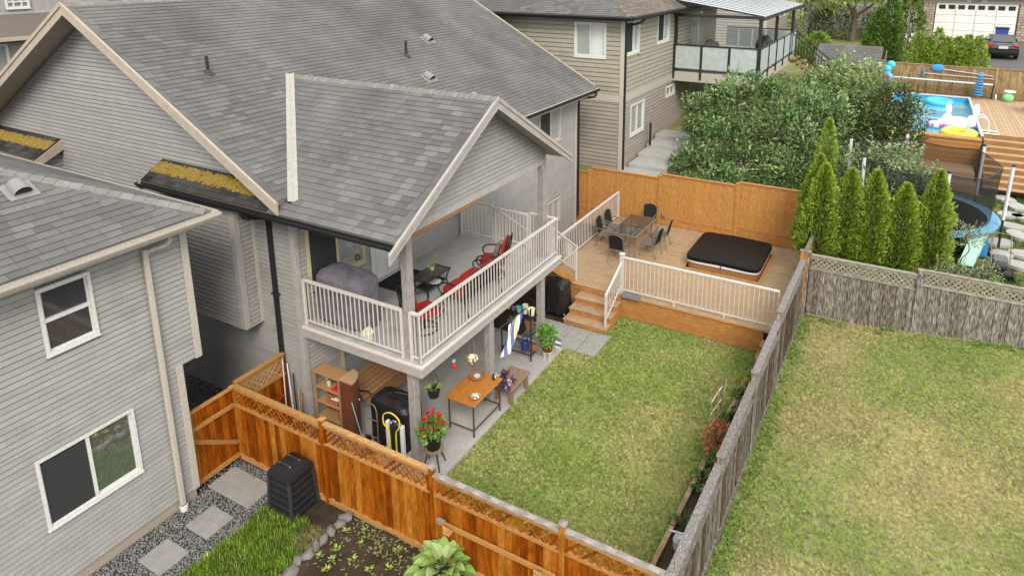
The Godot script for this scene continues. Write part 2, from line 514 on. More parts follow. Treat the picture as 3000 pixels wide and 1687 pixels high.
	tones("stone_veneer", [lin(.44, .35, .28), lin(.36, .29, .235), lin(.50, .41, .33), lin(.40, .33, .28)], 0.9, {"tex": "fine", "sc": V(2, 2, 2)})
	mk("car_paint", lin(.012, .013, .014), 0.18, {"spec": .7})
	mk("tail_red", lin(.50, .015, .015), 0.2)
	mk("bin_blue", lin(.03, .06, .34), 0.45)
	mk("tarp", lin(.20, .19, .19), 0.7, {"tex": "blotch", "sc": V(2, 2, 2)})
	mk("striped_blue", lin(.12, .13, .34), 0.85)
	mk("striped_white", lin(.72, .72, .68), 0.85)
	mk("striped_yellow", lin(.68, .62, .30), 0.85)
	mk("polycarb", lin(.55, .60, .62), 0.25, {"alpha": .62, "spec": .5, "tex": "soft", "sc": V(.5, .5, .5)})

func _ready() -> void:
	rng.seed = 20
	# camera: a lens shifted down, as the upright lines of the photograph show
	var cam := Camera3D.new()
	cam.name = "camera"
	var yaw := 1.0851847553
	var pitch := 0.2357942791
	var roll := 0.0028135758
	var fwd := V(sin(yaw) * cos(pitch), -sin(pitch), -cos(yaw) * cos(pitch))
	var right := V(cos(yaw), 0, sin(yaw))
	var up := right.cross(fwd)
	var r2 := right * cos(roll) + up * sin(roll)
	var u2 := up * cos(roll) - right * sin(roll)
	cam_basis = Basis(r2, u2, -fwd)
	cam.near = 0.1
	cam.far = 600.0
	cam.projection = Camera3D.PROJECTION_FRUSTUM
	cam.size = 1687.0 / FOCAL * cam.near
	cam.frustum_offset = Vector2((1500.0 - PPX) / FOCAL, (PPY - 843.5) / FOCAL) * cam.near
	add_child(cam)
	cam.transform = Transform3D(cam_basis, EYE)
	cam.current = true
	# an overcast sky and a very soft sun
	var we := WorldEnvironment.new()
	we.name = "environment"
	var env := Environment.new()
	env.background_mode = Environment.BG_SKY
	var sky := Sky.new()
	var sm := ProceduralSkyMaterial.new()
	sm.sky_top_color = Color(0.90, 0.905, 0.91)
	sm.sky_horizon_color = Color(0.93, 0.93, 0.925)
	sm.sky_curve = 0.3
	sm.ground_bottom_color = Color(0.35, 0.36, 0.30)
	sm.ground_horizon_color = Color(0.6, 0.62, 0.6)
	sm.sun_angle_max = 1.0
	sky.sky_material = sm
	env.sky = sky
	env.background_energy_multiplier = 1.0
	env.tonemap_mode = Environment.TONE_MAPPER_LINEAR
	env.tonemap_exposure = 2.3
	env.sdfgi_enabled = true
	env.ssao_enabled = true
	env.ssil_enabled = true
	we.environment = env
	add_child(we)
	var sun := DirectionalLight3D.new()
	sun.name = "sun"
	sun.light_energy = 0.5
	sun.light_angular_distance = 24.0
	sun.light_color = Color(1.0, 0.97, 0.92)
	sun.shadow_enabled = true
	add_child(sun)
	sun.look_at_from_position(Vector3.ZERO, V(0.82, -0.9, -0.62))
	make_materials()
	# the setting
	build_ground()
	build_main_house()
	build_porch()
	build_neighbour_house()
	build_tan_house()
	build_front_fence()
	build_rear_fence()
	build_far_fences()
	build_lower_deck()
	build_far_street()
	build_pool()
	# things
	build_balcony_things()
	build_patio_things()
	build_deck_things()
	build_near_garden()
	build_planter()
	build_back_garden()
	build_trees()
	build_grass()
	print("built ", get_child_count())

# ---------------------------------------------------------------- ground
func sheet(a: Vector3, b: Vector3, c: Vector3, d: Vector3) -> ArrayMesh:
	var g := Geo.new()
	g.quad(a, d, c, b)
	return g.mesh()

func slab(x0: float, x1: float, z0: float, z1: float, y0: float, y1: float) -> ArrayMesh:
	var g := Geo.new()
	g.bxc(V((x0 + x1) / 2, (y0 + y1) / 2, (z0 + z1) / 2), V(x1 - x0, y1 - y0, z1 - z0))
	return g.mesh()

func neighbour_y(x: float, z: float) -> float:
	var k := smoothstep(11.0, 18.7, x)
	return k * (0.14 + maxf(0.0, z + 1.0) * 0.11)

func build_ground() -> void:
	ground("ground", slab(-60, 22.2, -90, 60, -0.5, -0.04), M.earth, "dark earth under the yards and houses")
	ground("lawn", sheet(V(7.5, -.012, -7.32), V(16.42, -.012, -7.32), V(16.42, -.012, -2.7), V(7.5, -.012, -2.7)), M.lawn, "fenced yard lawn between patio and raised planter")
	var g := Geo.new()
	for i in 20:
		for j in 20:
			var x0 := -2.0 + i * 1.04
			var x1 := x0 + 1.04
			var z0 := -2.1 + j * 1.0
			var z1 := z0 + 1.0
			g.quad(V(x0, neighbour_y(x0, z0), z0), V(x0, neighbour_y(x0, z1), z1), V(x1, neighbour_y(x1, z1), z1), V(x1, neighbour_y(x1, z0), z0))
	ground("lawn", g.mesh(), M.lawn_dry, "dry patchy lawn beyond the weathered fence")
	ground("patio", slab(7.55, 14.1, -10.8, -7.31, -0.2, 0.03), M.concrete, "concrete patio slab under the balcony")
	ground("gravel_bed", sheet(V(-4, -.02, -11.3), V(7.38, -.02, -11.3), V(7.38, -.02, -9.72), V(-4, -.02, -9.72)), M.gravel_bed, "grey gravel path beside the beige house")
	ground("gravel_bed", sheet(V(6.4, -.02, -24), V(8.75, -.02, -24), V(8.75, -.02, -11.45), V(6.4, -.02, -11.45)), M.gravel_bed, "dark gravel strip between the two houses")
	ground("lawn", sheet(V(-4, -.015, -9.78), V(6.85, -.015, -9.78), V(6.85, -.015, -8.25), V(-4, -.015, -8.25)), M.lawn, "lush green lawn strip beside the gravel path")
	g = Geo.new()
	var noise := FastNoiseLite.new()
	noise.frequency = 1.6
	for i in 40:
		for j in 44:
			var q := []
			for k in [[0, 0], [0, 1], [1, 1], [1, 0]]:
				var x: float = 2.4 + (i + k[0]) * 0.125
				var z: float = -8.3 + (j + k[1]) * 0.125
				q.append(V(x, noise.get_noise_2d(x, z) * 0.06 + 0.01, z))
			g.quad(q[0], q[1], q[2], q[3])
	ground("soil", g.mesh(), M.earth, "dark soil of the vegetable bed by the cedar fence")
	# the garden beyond the weathered cross fence lies higher
	ground("garden_ground", slab(19.02, 41.2, -2.28, 40, -0.3, 1.45), M.lawn, "green garden ground around the trampoline")
	g = Geo.new()
	g.quad(V(22.3, 1.6, -60), V(22.3, 1.6, -2.3), V(41.2, 3.5, -2.3), V(41.2, 3.5, -60))
	g.quad(V(22.3, -.4, -60), V(22.3, -.4, -2.3), V(22.3, 1.6, -2.3), V(22.3, 1.6, -60))
	g.quad(V(22.3, -.4, -2.3), V(41.2, -.4, -2.3), V(41.2, 3.5, -2.3), V(22.3, 1.6, -2.3))
	ground("side_path", slab(22.35, 24.48, -9.86, -8.3, 1.3, 1.86), M.concrete, "concrete path beside the tan house wall")
	ground("side_yard", g.mesh(), M.lawn, "grassy side yard rising beside the tan house")
	g = Geo.new()
	g.quad(V(41.2, 3.55, -90), V(41.2, 3.55, 90), V(300, 9.0, 90), V(300, 9.0, -90))
	ground("street_ground", g.mesh(), M.lawn, "grassy ground across the upper street")

# ---------------------------------------------------------------- walls
func cross(poly: PackedVector2Array, y: float) -> Vector2:
	var lo := INF
	var hi := -INF
	for i in poly.size():
		var a := poly[i]
		var b := poly[(i + 1) % poly.size()]
		if (a.y <= y and b.y >= y) or (b.y <= y and a.y >= y):
			var s := a.x
			if absf(b.y - a.y) > 1e-6:
				s = a.x + (b.x - a.x) * (y - a.y) / (b.y - a.y)
			elif absf(a.y - y) < 1e-6:
				lo = minf(lo, minf(a.x, b.x)); hi = maxf(hi, maxf(a.x, b.x))
				continue
			lo = minf(lo, s); hi = maxf(hi, s)
	return Vector2(lo, hi)

# lap siding, board by board; poly is (along du, height), o gives the wall line at height 0, nn points outwards
func clap(parent: Node3D, o: Vector3, du: Vector3, nn: Vector3, poly: PackedVector2Array, expo: float, key: String, holes: Array = [], proud := 0.022, joint := 0.0) -> void:
	var y0 := INF
	var y1 := -INF
	for p in poly:
		y0 = minf(y0, p.y); y1 = maxf(y1, p.y)
	var count := int(ceil((y1 - y0) / expo))
	var gap := expo * .16
	for i in count:
		var yb := y0 + i * expo
		var yt := minf(yb + expo, y1)
		if yt - yb < 0.015:
			continue
		var sb := cross(poly, yb + 0.001)
		var st := cross(poly, yt - 0.001)
		if sb.x == INF or st.x == INF:
			continue
		var pieces := [[sb.x, st.x, sb.y, st.y]]
		for h in holes:
			var r: Rect2 = h
			if r.position.y > yt - 0.02 or r.end.y < yb + 0.02:
				continue
			var next := []
			for p in pieces:
				if r.end.x <= p[0] or r.position.x >= p[2]:
					next.append(p)
					continue
				if r.position.x > p[0]:
					next.append([p[0], p[1], r.position.x, r.position.x])
				if r.end.x < p[2]:
					next.append([r.end.x, r.end.x, p[2], p[3]])
			pieces = next
		if joint > 0.0:
			var cut := []
			for p in pieces:
				var at: float = p[0] + rnd(.4, joint)
				var from: Array = p
				while at < p[2] - .3:
					cut.append([from[0], from[1], at - .0015, at - .0015])
					from = [at + .0015, at + .0015, p[2], p[3]]
					at += joint * rnd(.85, 1.1)
				cut.append(from)
			pieces = cut
		for p in pieces:
			if p[2] - p[0] < 0.01:
				continue
			var g := Geo.new()
			var off := [nn * proud, nn * 0.004, nn * -0.03]
			var j := rnd(-0.0015, 0.0015)
			var up := Vector3.UP
			var a: Vector3 = o + du * p[0] + up * (yb + j) + off[0]
			var b: Vector3 = o + du * p[2] + up * (yb + j) + off[0]
			var c: Vector3 = o + du * p[3] + up * yt + off[1]
			var d: Vector3 = o + du * p[1] + up * yt + off[1]
			c -= up * gap
			d -= up * gap
			var a2: Vector3 = o + du * p[0] + up * (yb - gap - .004) + off[2]
			var b2: Vector3 = o + du * p[2] + up * (yb - gap - .004) + off[2]
			var c2: Vector3 = o + du * p[3] + up * (yt - gap) + off[2]
			var d2: Vector3 = o + du * p[1] + up * (yt - gap) + off[2]
			if du.cross(Vector3.UP).dot(nn) > 0:
				g.quad(a, b, c, d); g.quad(a2, b2, b, a); g.quad(a2, a, d, d2); g.quad(b, b2, c2, c)
				g.quad(d, c, c2, d2); g.quad(b2, a2, d2, c2)
			else:
				g.quad(b, a, d, c); g.quad(b2, a2, a, b); g.quad(a, a2, d2, d); g.quad(b2, b, c, c2)
				g.quad(c, d, d2, c2); g.quad(a2, b2, c2, d2)
			geo(parent, "siding_board", g, pick(key))

# a window in a wall: outer rectangle in (along du, height); panes split at the given shares
func window(parent: Node3D, o: Vector3, du: Vector3, nn: Vector3, r: Rect2, frame: Material, o2 := {}) -> Node3D:
	var w := sub(parent, o2.get("called", "window"))
	var b := Basis(du, Vector3.UP, nn)
	var fw: float = o2.get("fw", 0.07)
	var pr: float = o2.get("proud", 0.045)
	var at := func(s: float, y: float, d: float) -> Vector3: return o + du * s + Vector3.UP * y + nn * d
	var x0 := r.position.x
	var x1 := r.end.x
	var y0 := r.position.y
	var y1 := r.end.y
	var dep := pr + 0.07
	var mid := (pr - 0.07) / 2
	# casing
	var fr := Geo.new()
	for q in [[x0 + fw / 2, (y0 + y1) / 2, fw, y1 - y0], [x1 - fw / 2, (y0 + y1) / 2, fw, y1 - y0], [(x0 + x1) / 2, y0 + fw / 2, x1 - x0 - 2 * fw, fw], [(x0 + x1) / 2, y1 - fw / 2, x1 - x0 - 2 * fw, fw]]:
		fr.box(Transform3D(b, at.call(q[0], q[1], mid)), V(q[2], q[3], dep))
	geo(w, "frame", fr, frame)
	bx(w, "sill", at.call((x0 + x1) / 2, y0 - 0.012, pr / 2 + .01), V(x1 - x0 + .02, 0.02, pr + .02), frame, b)
	var xs: Array = o2.get("split", [])
	var edges := [x0 + fw] + xs + [x1 - fw]
	var ys: Array = o2.get("rows", [])
	var yed := [y0 + fw] + ys + [y1 - fw]
	var ins: Material = o2.get("sash", frame)
	for x in xs:
		bx(w, "mullion", at.call(x, (y0 + y1) / 2, mid - .008), V(0.055, y1 - y0 - 2 * fw, dep - .02), ins, b)
	for y in ys:
		bx(w, "transom", at.call((x0 + x1) / 2, y, mid - .008), V(x1 - x0 - 2 * fw, 0.06, dep - .022), ins, b)
	var k := 0
	var blinds: Array = o2.get("blind", [])
	for i in edges.size() - 1:
		for j in yed.size() - 1:
			var ax: float = edges[i]
			var bx2: float = edges[i + 1]
			var ay: float = yed[j]
			var by: float = yed[j + 1]
			var sg := Geo.new()
			var s := 0.028
			for q in [[ax + s / 2, (ay + by) / 2, s, by - ay], [bx2 - s / 2, (ay + by) / 2, s, by - ay], [(ax + bx2) / 2, ay + s / 2, bx2 - ax - 2 * s, s], [(ax + bx2) / 2, by - s / 2, bx2 - ax - 2 * s, s]]:
				sg.box(Transform3D(b, at.call(q[0], q[1], mid - 0.012)), V(q[2], q[3], dep - 0.045))
			geo(w, "sash", sg, ins)
			bx(w, "pane", at.call((ax + bx2) / 2, (ay + by) / 2, -0.005 - 0.012 * (k % 2)), V(bx2 - ax - 2 * s, by - ay - 2 * s, 0.006), o2.get("glass", M.glass), b)
			var mode: String = blinds[k] if k < blinds.size() else ""
			if mode == "blind":
				var n := int((by - ay) / 0.05)
				var bg := Geo.new()
				for t in n:
					bg.box(Transform3D(b * Basis(Vector3.RIGHT, 0.9), at.call((ax + bx2) / 2, ay + 0.03 + t * 0.05, -0.09)), V(bx2 - ax - .06, 0.052, 0.003))
				geo(w, "blind", bg, M.blind)
			elif mode == "screen":
				bx(w, "insect_screen", at.call((ax + bx2) / 2, (ay + by) / 2, 0.012), V(bx2 - ax - .05, by - ay - .05, 0.002), M.screen, b)
			elif mode == "curtain":
				bx(w, "curtain", at.call((ax + bx2) / 2, (ay + by) / 2, -0.12), V(bx2 - ax, by - ay, 0.01), M.blind, b)
			k += 1
	# the dark room behind
	var rg := Geo.new()
	var dd: float = o2.get("room", 0.9)
	var c := [at.call(x0, y0, -0.03), at.call(x1, y0, -0.03), at.call(x1, y1, -0.03), at.call(x0, y1, -0.03)]
	var e := []
	for p in c:
		e.append(p - nn * dd)
	rg.quad(e[0], e[1], e[2], e[3])
	for i in 4:
		rg.quad(c[i], c[(i + 1) % 4], e[(i + 1) % 4], e[i])
	geo(w, "interior", rg, o2.get("inside", M.room))
	return w

# ---------------------------------------------------------------- shingles
# poly in (s along du, t up the slope); pieces nearest the camera are meshes of their own, the rest one mass
func shingles(parent: Node3D, o: Vector3, du: Vector3, dv: Vector3, poly: PackedVector2Array, key: String, near_count: int, expo := 0.143, tab := 0.27, holes: Array = []) -> void:
	var nn := du.cross(dv).normalized()
	if nn.y < 0: nn = -nn
	var flip := du.cross(dv).y < 0
	var s0 := INF
	var s1 := -INF
	var t0 := INF
	var t1 := -INF
	for p in poly:
		s0 = minf(s0, p.x); s1 = maxf(s1, p.x); t0 = minf(t0, p.y); t1 = maxf(t1, p.y)
	# felt below
	var fg := Geo.new()
	var fo := PackedVector2Array(poly)
	var idx := Geometry2D.triangulate_polygon(fo)
	for i in range(0, idx.size(), 3):
		var P := []
		for k in 3:
			P.append(o + du * fo[idx[i + k]].x + dv * fo[idx[i + k]].y)
		if (P[1] - P[0]).cross(P[2] - P[0]).y < 0:
			fg.tri(P[0], P[2], P[1])
		else:
			fg.tri(P[0], P[1], P[2])
	geo(parent, "roof_felt", fg, M.felt)
	var mats: Array = M[key]
	var full := []
	var mass := Geo.new()
	var tilt := Basis(du, -0.10 if not flip else 0.10)
	var nv := tilt * dv
	if nv.dot(nn) > 0:
		tilt = tilt.inverse()
		nv = tilt * dv
	var nz := du.cross(nv).normalized()
	if nz.y < 0: nz = -nz
	var rows := int(ceil((t1 - t0) / expo))
	for j in rows:
		var t := t0 + j * expo
		var s := s0 - rnd(0.0, tab)
		while s < s1:
			var w := tab * rnd(0.8, 1.2)
			var mi := rng.randi() % mats.size()
			var rect := PackedVector2Array([Vector2(s + .002, t), Vector2(s + w - .002, t), Vector2(s + w - .002, t + expo * 1.1), Vector2(s + .002, t + expo * 1.1)])
			var lift := rnd(0.0, 0.003)
			var inside := true
			for q in rect:
				if not Geometry2D.is_point_in_polygon(q, poly):
					inside = false
			var cpos := o + du * (s + w / 2) + dv * (t + expo / 2)
			if inside:
				full.append([EYE.distance_squared_to(cpos) + (0.0 if in_photo(cpos) else 1e6), s, t, w, mi, lift])
			else:
				for piece in Geometry2D.intersect_polygons(rect, poly):
					if piece.size() >= 3:
						mass.tint = mats[mi].albedo_color.srgb_to_linear()
						mass.prism(piece, o + nn * (0.009 + lift), du, dv, 0.011)
			s += w
	if not box_cache.has("shingle"):
		var ug := Geo.new()
		var q := []
		for i in 8:
			q.append(V(.5 if i & 1 else -.5, .5 if i & 2 else -.5, .5 if i & 4 else -.5))
		ug.quad(q[2], q[6], q[7], q[3])
		ug.quad(q[1], q[3], q[7], q[5]); ug.quad(q[0], q[4], q[6], q[2]); ug.quad(q[0], q[1], q[5], q[4])
		ug.quad(q[4], q[5], q[7], q[6]); ug.quad(q[0], q[2], q[3], q[1])
		box_cache["shingle"] = ug.mesh()
	full.sort_custom(func(a, b): return a[0] < b[0])
	for i in full.size():
		var f: Array = full[i]
		var c: Vector3 = o + du * (f[1] + f[3] / 2) + dv * (f[2] + expo * 0.55) + nn * (0.010 + f[5])
		var tf := Transform3D(Basis(du, nz, nv), c)
		var size := V(f[3] - .005, 0.022, expo * 1.1)
		if i < near_count:
			put(parent, "shingle", box_cache["shingle"], mats[f[4]], Transform3D(tf.basis * Basis.from_scale(size), c))
		else:
			var tc: Color = mats[f[4]].albedo_color.srgb_to_linear()
			var hh := size * .5
			var P := []
			for k in 8:
				P.append(tf * V(hh.x if k & 1 else -hh.x, hh.y if k & 2 else -hh.y, hh.z if k & 4 else -hh.z))
			mass.tint = tc
			mass.quad(P[2], P[6], P[7], P[3])
			mass.quad(P[1], P[3], P[7], P[5]); mass.quad(P[0], P[4], P[6], P[2])
			mass.quad(P[4], P[5], P[7], P[6]); mass.quad(P[0], P[2], P[3], P[1])
	if mass.v.size():
		var o3 := geo(parent, "shingles_beyond", mass, M.shingle_mass)
		o3.set_meta("kind", "stuff")

func ridge_caps(parent: Node3D, a: Vector3, b: Vector3, d1: Vector3, d2: Vector3, key := "cap_shingle", step := 0.16, half := 0.15) -> void:
	var L := (b - a).length()
	var d := (b - a) / L
	var n := int(L / step)
	for i in n:
		var p := a + d * (i * step)
		var q := p + d * (step * 1.25)
		var lift := Vector3.UP * 0.03
		var e := Vector3.UP * 0.012
		var g := Geo.new()
		var w1 := d1 * half
		var w2 := d2 * half
		g.quad(p + lift, q + lift - e, q + w1 + lift - e, p + w1 + lift)
		g.quad(q + lift - e, p + lift, p + w2 + lift, q + w2 + lift - e)
		for w in [w1, w2]:
			g.quad(p + lift, p + w + lift, p + w + lift * .45, p + lift * .45)
			g.quad(q + lift - e, q + w + lift - e, q + w + lift * .2, q + lift * .2)
			g.quad(p + w + lift, q + w + lift - e, q + w + lift * .2, p + w + lift * .45)
		geo(parent, "ridge_cap", g, pick(key))

func gutter(parent: Node3D, a: Vector3, b: Vector3, out: Vector3, m: Material, called := "gutter", size := 0.12) -> void:
	# an open trough
	var g := Geo.new()
	var d := (b - a).normalized()
	var up := Vector3.UP
	var prof := [Vector2(0, 0), Vector2(0, -size * .8), Vector2(size * .7, -size * .8), Vector2(size, -size * .3), Vector2(size, 0), Vector2(size - .012, 0), Vector2(size - .012, -size * .28), Vector2(size * .66, -size * .7), Vector2(.01, -size * .7), Vector2(.01, 0)]
	for i in prof.size():
		var p: Vector2 = prof[i]
		var q: Vector2 = prof[(i + 1) % prof.size()]
		g.quad(a + out * p.x + up * p.y, b + out * p.x + up * p.y, b + out * q.x + up * q.y, a + out * q.x + up * q.y)
	for e in [a, b]:
		g.quad(e, e + out * size, e + out * size * .7 - up * size * .8, e - up * size * .8)
	geo(parent, called, g, m)

func moss_band(parent: Node3D, o: Vector3, du: Vector3, dv: Vector3, s0: float, s1: float, t0: float, t1: float, slant := 0.0) -> void:
	var g := Geo.new()
	var nn := du.cross(dv).normalized()
	if nn.y < 0: nn = -nn
	var noise := FastNoiseLite.new()
	noise.frequency = 1.4
	noise.seed = 4
	var n := int((s1 - s0) * (t1 - t0) * 4600)
	for i in n:
		var s := rnd(s0, s1)
		var k := (s - s0) / (s1 - s0)
		var u := rng.randf()
		var t := lerpf(t0, t1, u) - slant * k
		var edge := minf(u, 1.0 - u)
		if edge < 0.10 + 0.34 * noise.get_noise_2d(s * 6.0, 7.0 + t * 2.0) and rng.randf() < .9:
			continue
		if noise.get_noise_2d(s * 5.0, t * 5.0) < -0.42:
			continue
		var kk := rnd(0.75, 1.2)
		g.tint = Color(.46 * kk, .31 * kk, .06 * kk).lerp(Color(.30, .26, .10), rng.randf() * .6)
		if rng.randf() < .06:
			g.tint = Color(.52, .40, .27)
		var r := rnd(.014, .034)
		var c := o + du * s + dv * t + nn * .022
		g.blob(c, V(r, r * .6, r), null, 0, 5, 3)
	var m := geo(parent, "moss", g, M.moss)
	m.set_meta("kind", "stuff")

# ---------------------------------------------------------------- the grey house
const ROOF_DV := Vector3(0, 0.4853, -0.8744)
const PORCH_DV := Vector3(0.8506, 0.5257, 0)

func on_roof(px: float, py: float) -> Vector3:
	var d := cam_basis * V((px - PPX) / FOCAL, (PPY - py) / FOCAL, -1)
	var n := V(0, 1, .555)
	return EYE + d * (n.dot(V(0, 5.42, -10.28) - EYE) / n.dot(d))

func roof_slab(parent: Node3D, called: String, o: Vector3, du: Vector3, dv: Vector3, poly: PackedVector2Array, m: Material, thick := 0.12) -> void:
	var nn := du.cross(dv).normalized()
	if nn.y < 0: nn = -nn
	var g := Geo.new()
	g.prism(poly, o - nn * (thick * .5 + .004), du, dv, thick)
	geo(parent, called, g, m)

func barge(parent: Node3D, pts: Array, x: Vector3, o: Vector3, m: Material, thick := 0.04, called := "barge_board") -> void:
	var g := Geo.new()
	g.prism(PackedVector2Array(pts), o, x, Vector3.UP, thick)
	geo(parent, called, g, m)

func roof_vent(parent: Node3D, p: Vector3, dv: Vector3, du: Vector3) -> void:
	var v := sub(parent, "roof_vent")
	var nn := du.cross(dv).normalized()
	if nn.y < 0: nn = -nn
	var g := Geo.new()
	g.box(Transform3D(Basis(du, nn, du.cross(nn)), p + nn * .025), V(.42, .012, .40))
	geo(v, "base_flange", g, M.vent_grey)
	g = Geo.new()
	var n := 10
	var r := .13
	for i in n:
		var a := PI * i / n
		var b := PI * (i + 1) / n
		var pa := du * (cos(a) * r) + nn * (sin(a) * r + .05)
		var pb := du * (cos(b) * r) + nn * (sin(b) * r + .05)
		var q0 := p - dv * .12
		var q1 := p + dv * .16
		g.quad(q0 + pa, q1 + pa * .92, q1 + pb * .92, q0 + pb)
		g.tri(q1 + pa * .92, q1 + nn * .03, q1 + pb * .92)
	geo(v, "hood", g, M.vent_grey)
	g = Geo.new()
	for i in n:
		var a := PI * i / n
		var b := PI * (i + 1) / n
		g.tri(p - dv * .1 + nn * .05, p - dv * .1 + (du * cos(a) + nn * sin(a)) * r * .95 + nn * .05, p - dv * .1 + (du * cos(b) + nn * sin(b)) * r * .95 + nn * .05)
	geo(v, "louvre", g, M.grey_pipe)

func vent_pipe(parent: Node3D, p: Vector3, h: float) -> void:
	var v := sub(parent, "vent_pipe")
	var g := Geo.new()
	g.tube([p - V(0, .1, 0), p + V(0, h, 0)], .038, .038, 10)
	geo(v, "pipe", g, M.grey_pipe)
	g = Geo.new()
	g.lathe(p, [Vector2(.16, -.06), Vector2(.1, .03), Vector2(.05, .09), Vector2(.04, .09)], 14)
	geo(v, "flashing_boot", g, M.dark_plastic)
	var nn := Vector3.RIGHT.cross(ROOF_DV).normalized()
	if nn.y < 0: nn = -nn
	bx(v, "flashing_plate", p + nn * .022 - V(0, .02, 0), V(.34, .012, .36), M.vent_grey, Basis(Vector3.RIGHT, nn, Vector3.RIGHT.cross(nn)))

func build_main_house() -> void:
	var h := thing("grey_house", "grey lap-sided house with shingled roof, balcony and black downspout", "house", V(8.75, 0, -10.8))
	h.position = Vector3.ZERO
	# walls
	var rear := sub(h, "rear_wall")
	var R := func(x0: float, y0: float, x1: float, y1: float) -> Rect2: return Rect2(x0, y0, x1 - x0, y1 - y0)
	var wins := [R.call(9.02, 3.17, 10.66, 4.72), R.call(10.83, 2.5, 11.86, 4.66), R.call(18.4, 3.84, 20.48, 5.12), R.call(19.5, .82, 20.45, 1.72), R.call(9.72, .3, 10.72, 2.0)]
	var oz := V(0, 0, -10.8)
	clap(rear, oz, Vector3.RIGHT, V(0, 0, 1), PackedVector2Array([Vector2(8.75, -.05), Vector2(21.75, -.05), Vector2(21.75, 5.36), Vector2(8.75, 5.36)]), .1016, "siding", wins)
	var left := sub(h, "gable_wall")
	var ox := V(8.75, 0, 0)
	clap(left, ox, V(0, 0, 1), Vector3.LEFT, PackedVector2Array([Vector2(-22.9, -.05), Vector2(-10.8, -.05), Vector2(-10.8, 5.52), Vector2(-16.85, 8.88), Vector2(-22.9, 5.52)]), .1016, "siding", [Rect2(-14.15, 2.4, 2.1, 2.7)])
	# corner boards
	cs(h, "corner_board", V(8.715, -.05, -10.9), V(8.73, 5.3, -10.79), M.trim_grey, .004)
	cs(h, "corner_board", V(8.715, -.05, -10.79), V(8.83, 5.05, -10.765), M.trim_grey, .004)
	cs(h, "corner_board", V(21.66, -.05, -10.79), V(21.79, 5.3, -10.765), M.trim_pale, .004)
	cs(h, "end_wall", V(21.72, -.05, -24), V(21.76, 5.4, -10.8), M.siding_1)
	# windows and door
	var cream: Material = M.trim_cream
	window(h, oz, Vector3.RIGHT, V(0, 0, 1), wins[0], cream, {"split": [9.86], "blind": ["screen", "", ""], "fw": .075, "inside": M.room_dark})
	var logo := sub(h, "window_sticker")
	var sg := Geo.new()
	sg.tube(ring_pts(V(10.46, 3.36, 0), .06, 16), .012, .012, 6, true)
	for i in sg.v.size():
		var p := sg.v[i]
		sg.v[i] = V(p.x, 3.36 + p.z * 1.2, -10.79 + p.y - 3.36)
	geo(logo, "print", sg, M.white)
	window(h, oz, Vector3.RIGHT, V(0, 0, 1), wins[2], M.trim_pale, {"split": [19.0, 19.75], "blind": ["", "screen", ""]})
	window(h, oz, Vector3.RIGHT, V(0, 0, 1), wins[3], M.trim_pale, {"split": [19.97], "blind": ["blind", "blind"]})
	window(h, oz, Vector3.RIGHT, V(0, 0, 1), wins[4], cream, {"fw": .08, "inside": M.room_dark})
	var d := sub(h, "door")
	for q in [[10.83, 10.9], [11.79, 11.86]]:
		cs(d, "door_frame", V(q[0], 2.5, -10.84), V(q[1], 4.66, -10.74), M.white)
	cs(d, "door_frame", V(10.9, 4.58, -10.84), V(11.79, 4.66, -10.742), M.white)
	cs(d, "threshold", V(10.9, 2.5, -10.84), V(11.79, 2.54, -10.70), M.steel)
	var lf := Geo.new()
	var zc := -10.79
	lf.bxc(V(11.345, 3.06, zc), V(.87, 1.02, .045))
	lf.bxc(V(11.345, 4.53, zc), V(.87, .1, .045))
	for x in [10.975, 11.715]:
		lf.bxc(V(x, 4.025, zc), V(.13, .91, .045))
	geo(d, "door_leaf", lf, M.white)
	for k in 2:
		for j in 2:
			cs(d, "door_panel", V(11.0 + .37 * k, 2.64 + .42 * j, zc + .022), V(11.32 + .37 * k, 3.02 + .42 * j, zc + .034), M.white, .012)
	var mg := Geo.new()
	for k in 4:
		mg.bxc(V(11.135 + .14 * k, 4.025, zc + .004), V(.022, .91, .03))
	for k in 3:
		mg.bxc(V(11.345, 3.80 + .23 * k, zc + .002), V(.61, .022, .028))
	geo(d, "muntin_grid", mg, M.white)
	bx(d, "pane", V(11.345, 4.025, zc), V(.61, .91, .008), M.glass_dark)
	var kg := Geo.new()
	kg.blob(V(11.72, 3.42, zc + .06), V(.032, .032, .028))
	geo(d, "knob", kg, M.steel)
	# bay on the gable wall under the pent roof
	var bay := sub(h, "bay")
	clap(bay, V(8.3, 0, 0), V(0, 0, 1), Vector3.LEFT, PackedVector2Array([Vector2(-14.2, 2.36), Vector2(-12.0, 2.36), Vector2(-12.0, 5.2), Vector2(-14.2, 5.2)]), .1016, "siding")
	clap(bay, V(0, 0, -12.0), Vector3.RIGHT, V(0, 0, 1), PackedVector2Array([Vector2(8.3, 2.36), Vector2(8.75, 2.36), Vector2(8.75, 5.3), Vector2(8.3, 5.2)]), .1016, "siding")
	clap(bay, V(0, 0, -14.2), Vector3.RIGHT, V(0, 0, -1), PackedVector2Array([Vector2(8.3, 2.36), Vector2(8.75, 2.36), Vector2(8.75, 5.3), Vector2(8.3, 5.2)]), .1016, "siding")
	cs(bay, "corner_board", V(8.265, 2.32, -12.12), V(8.28, 5.2, -11.965), M.trim_grey, .004)
	cs(bay, "corner_board", V(8.28, 2.32, -11.98), V(8.4, 5.2, -11.965), M.trim_grey, .004)
	cs(bay, "corner_board", V(8.66, 2.32, -11.978), V(8.75, 5.2, -11.962), M.trim_pale, .004)
	cs(bay, "bottom_board", V(8.27, 2.30, -14.2), V(8.75, 2.34, -11.97), M.trim_grey, .004)
	# the second pent roof further back, with its own bay
	var bay2 := sub(h, "bay")
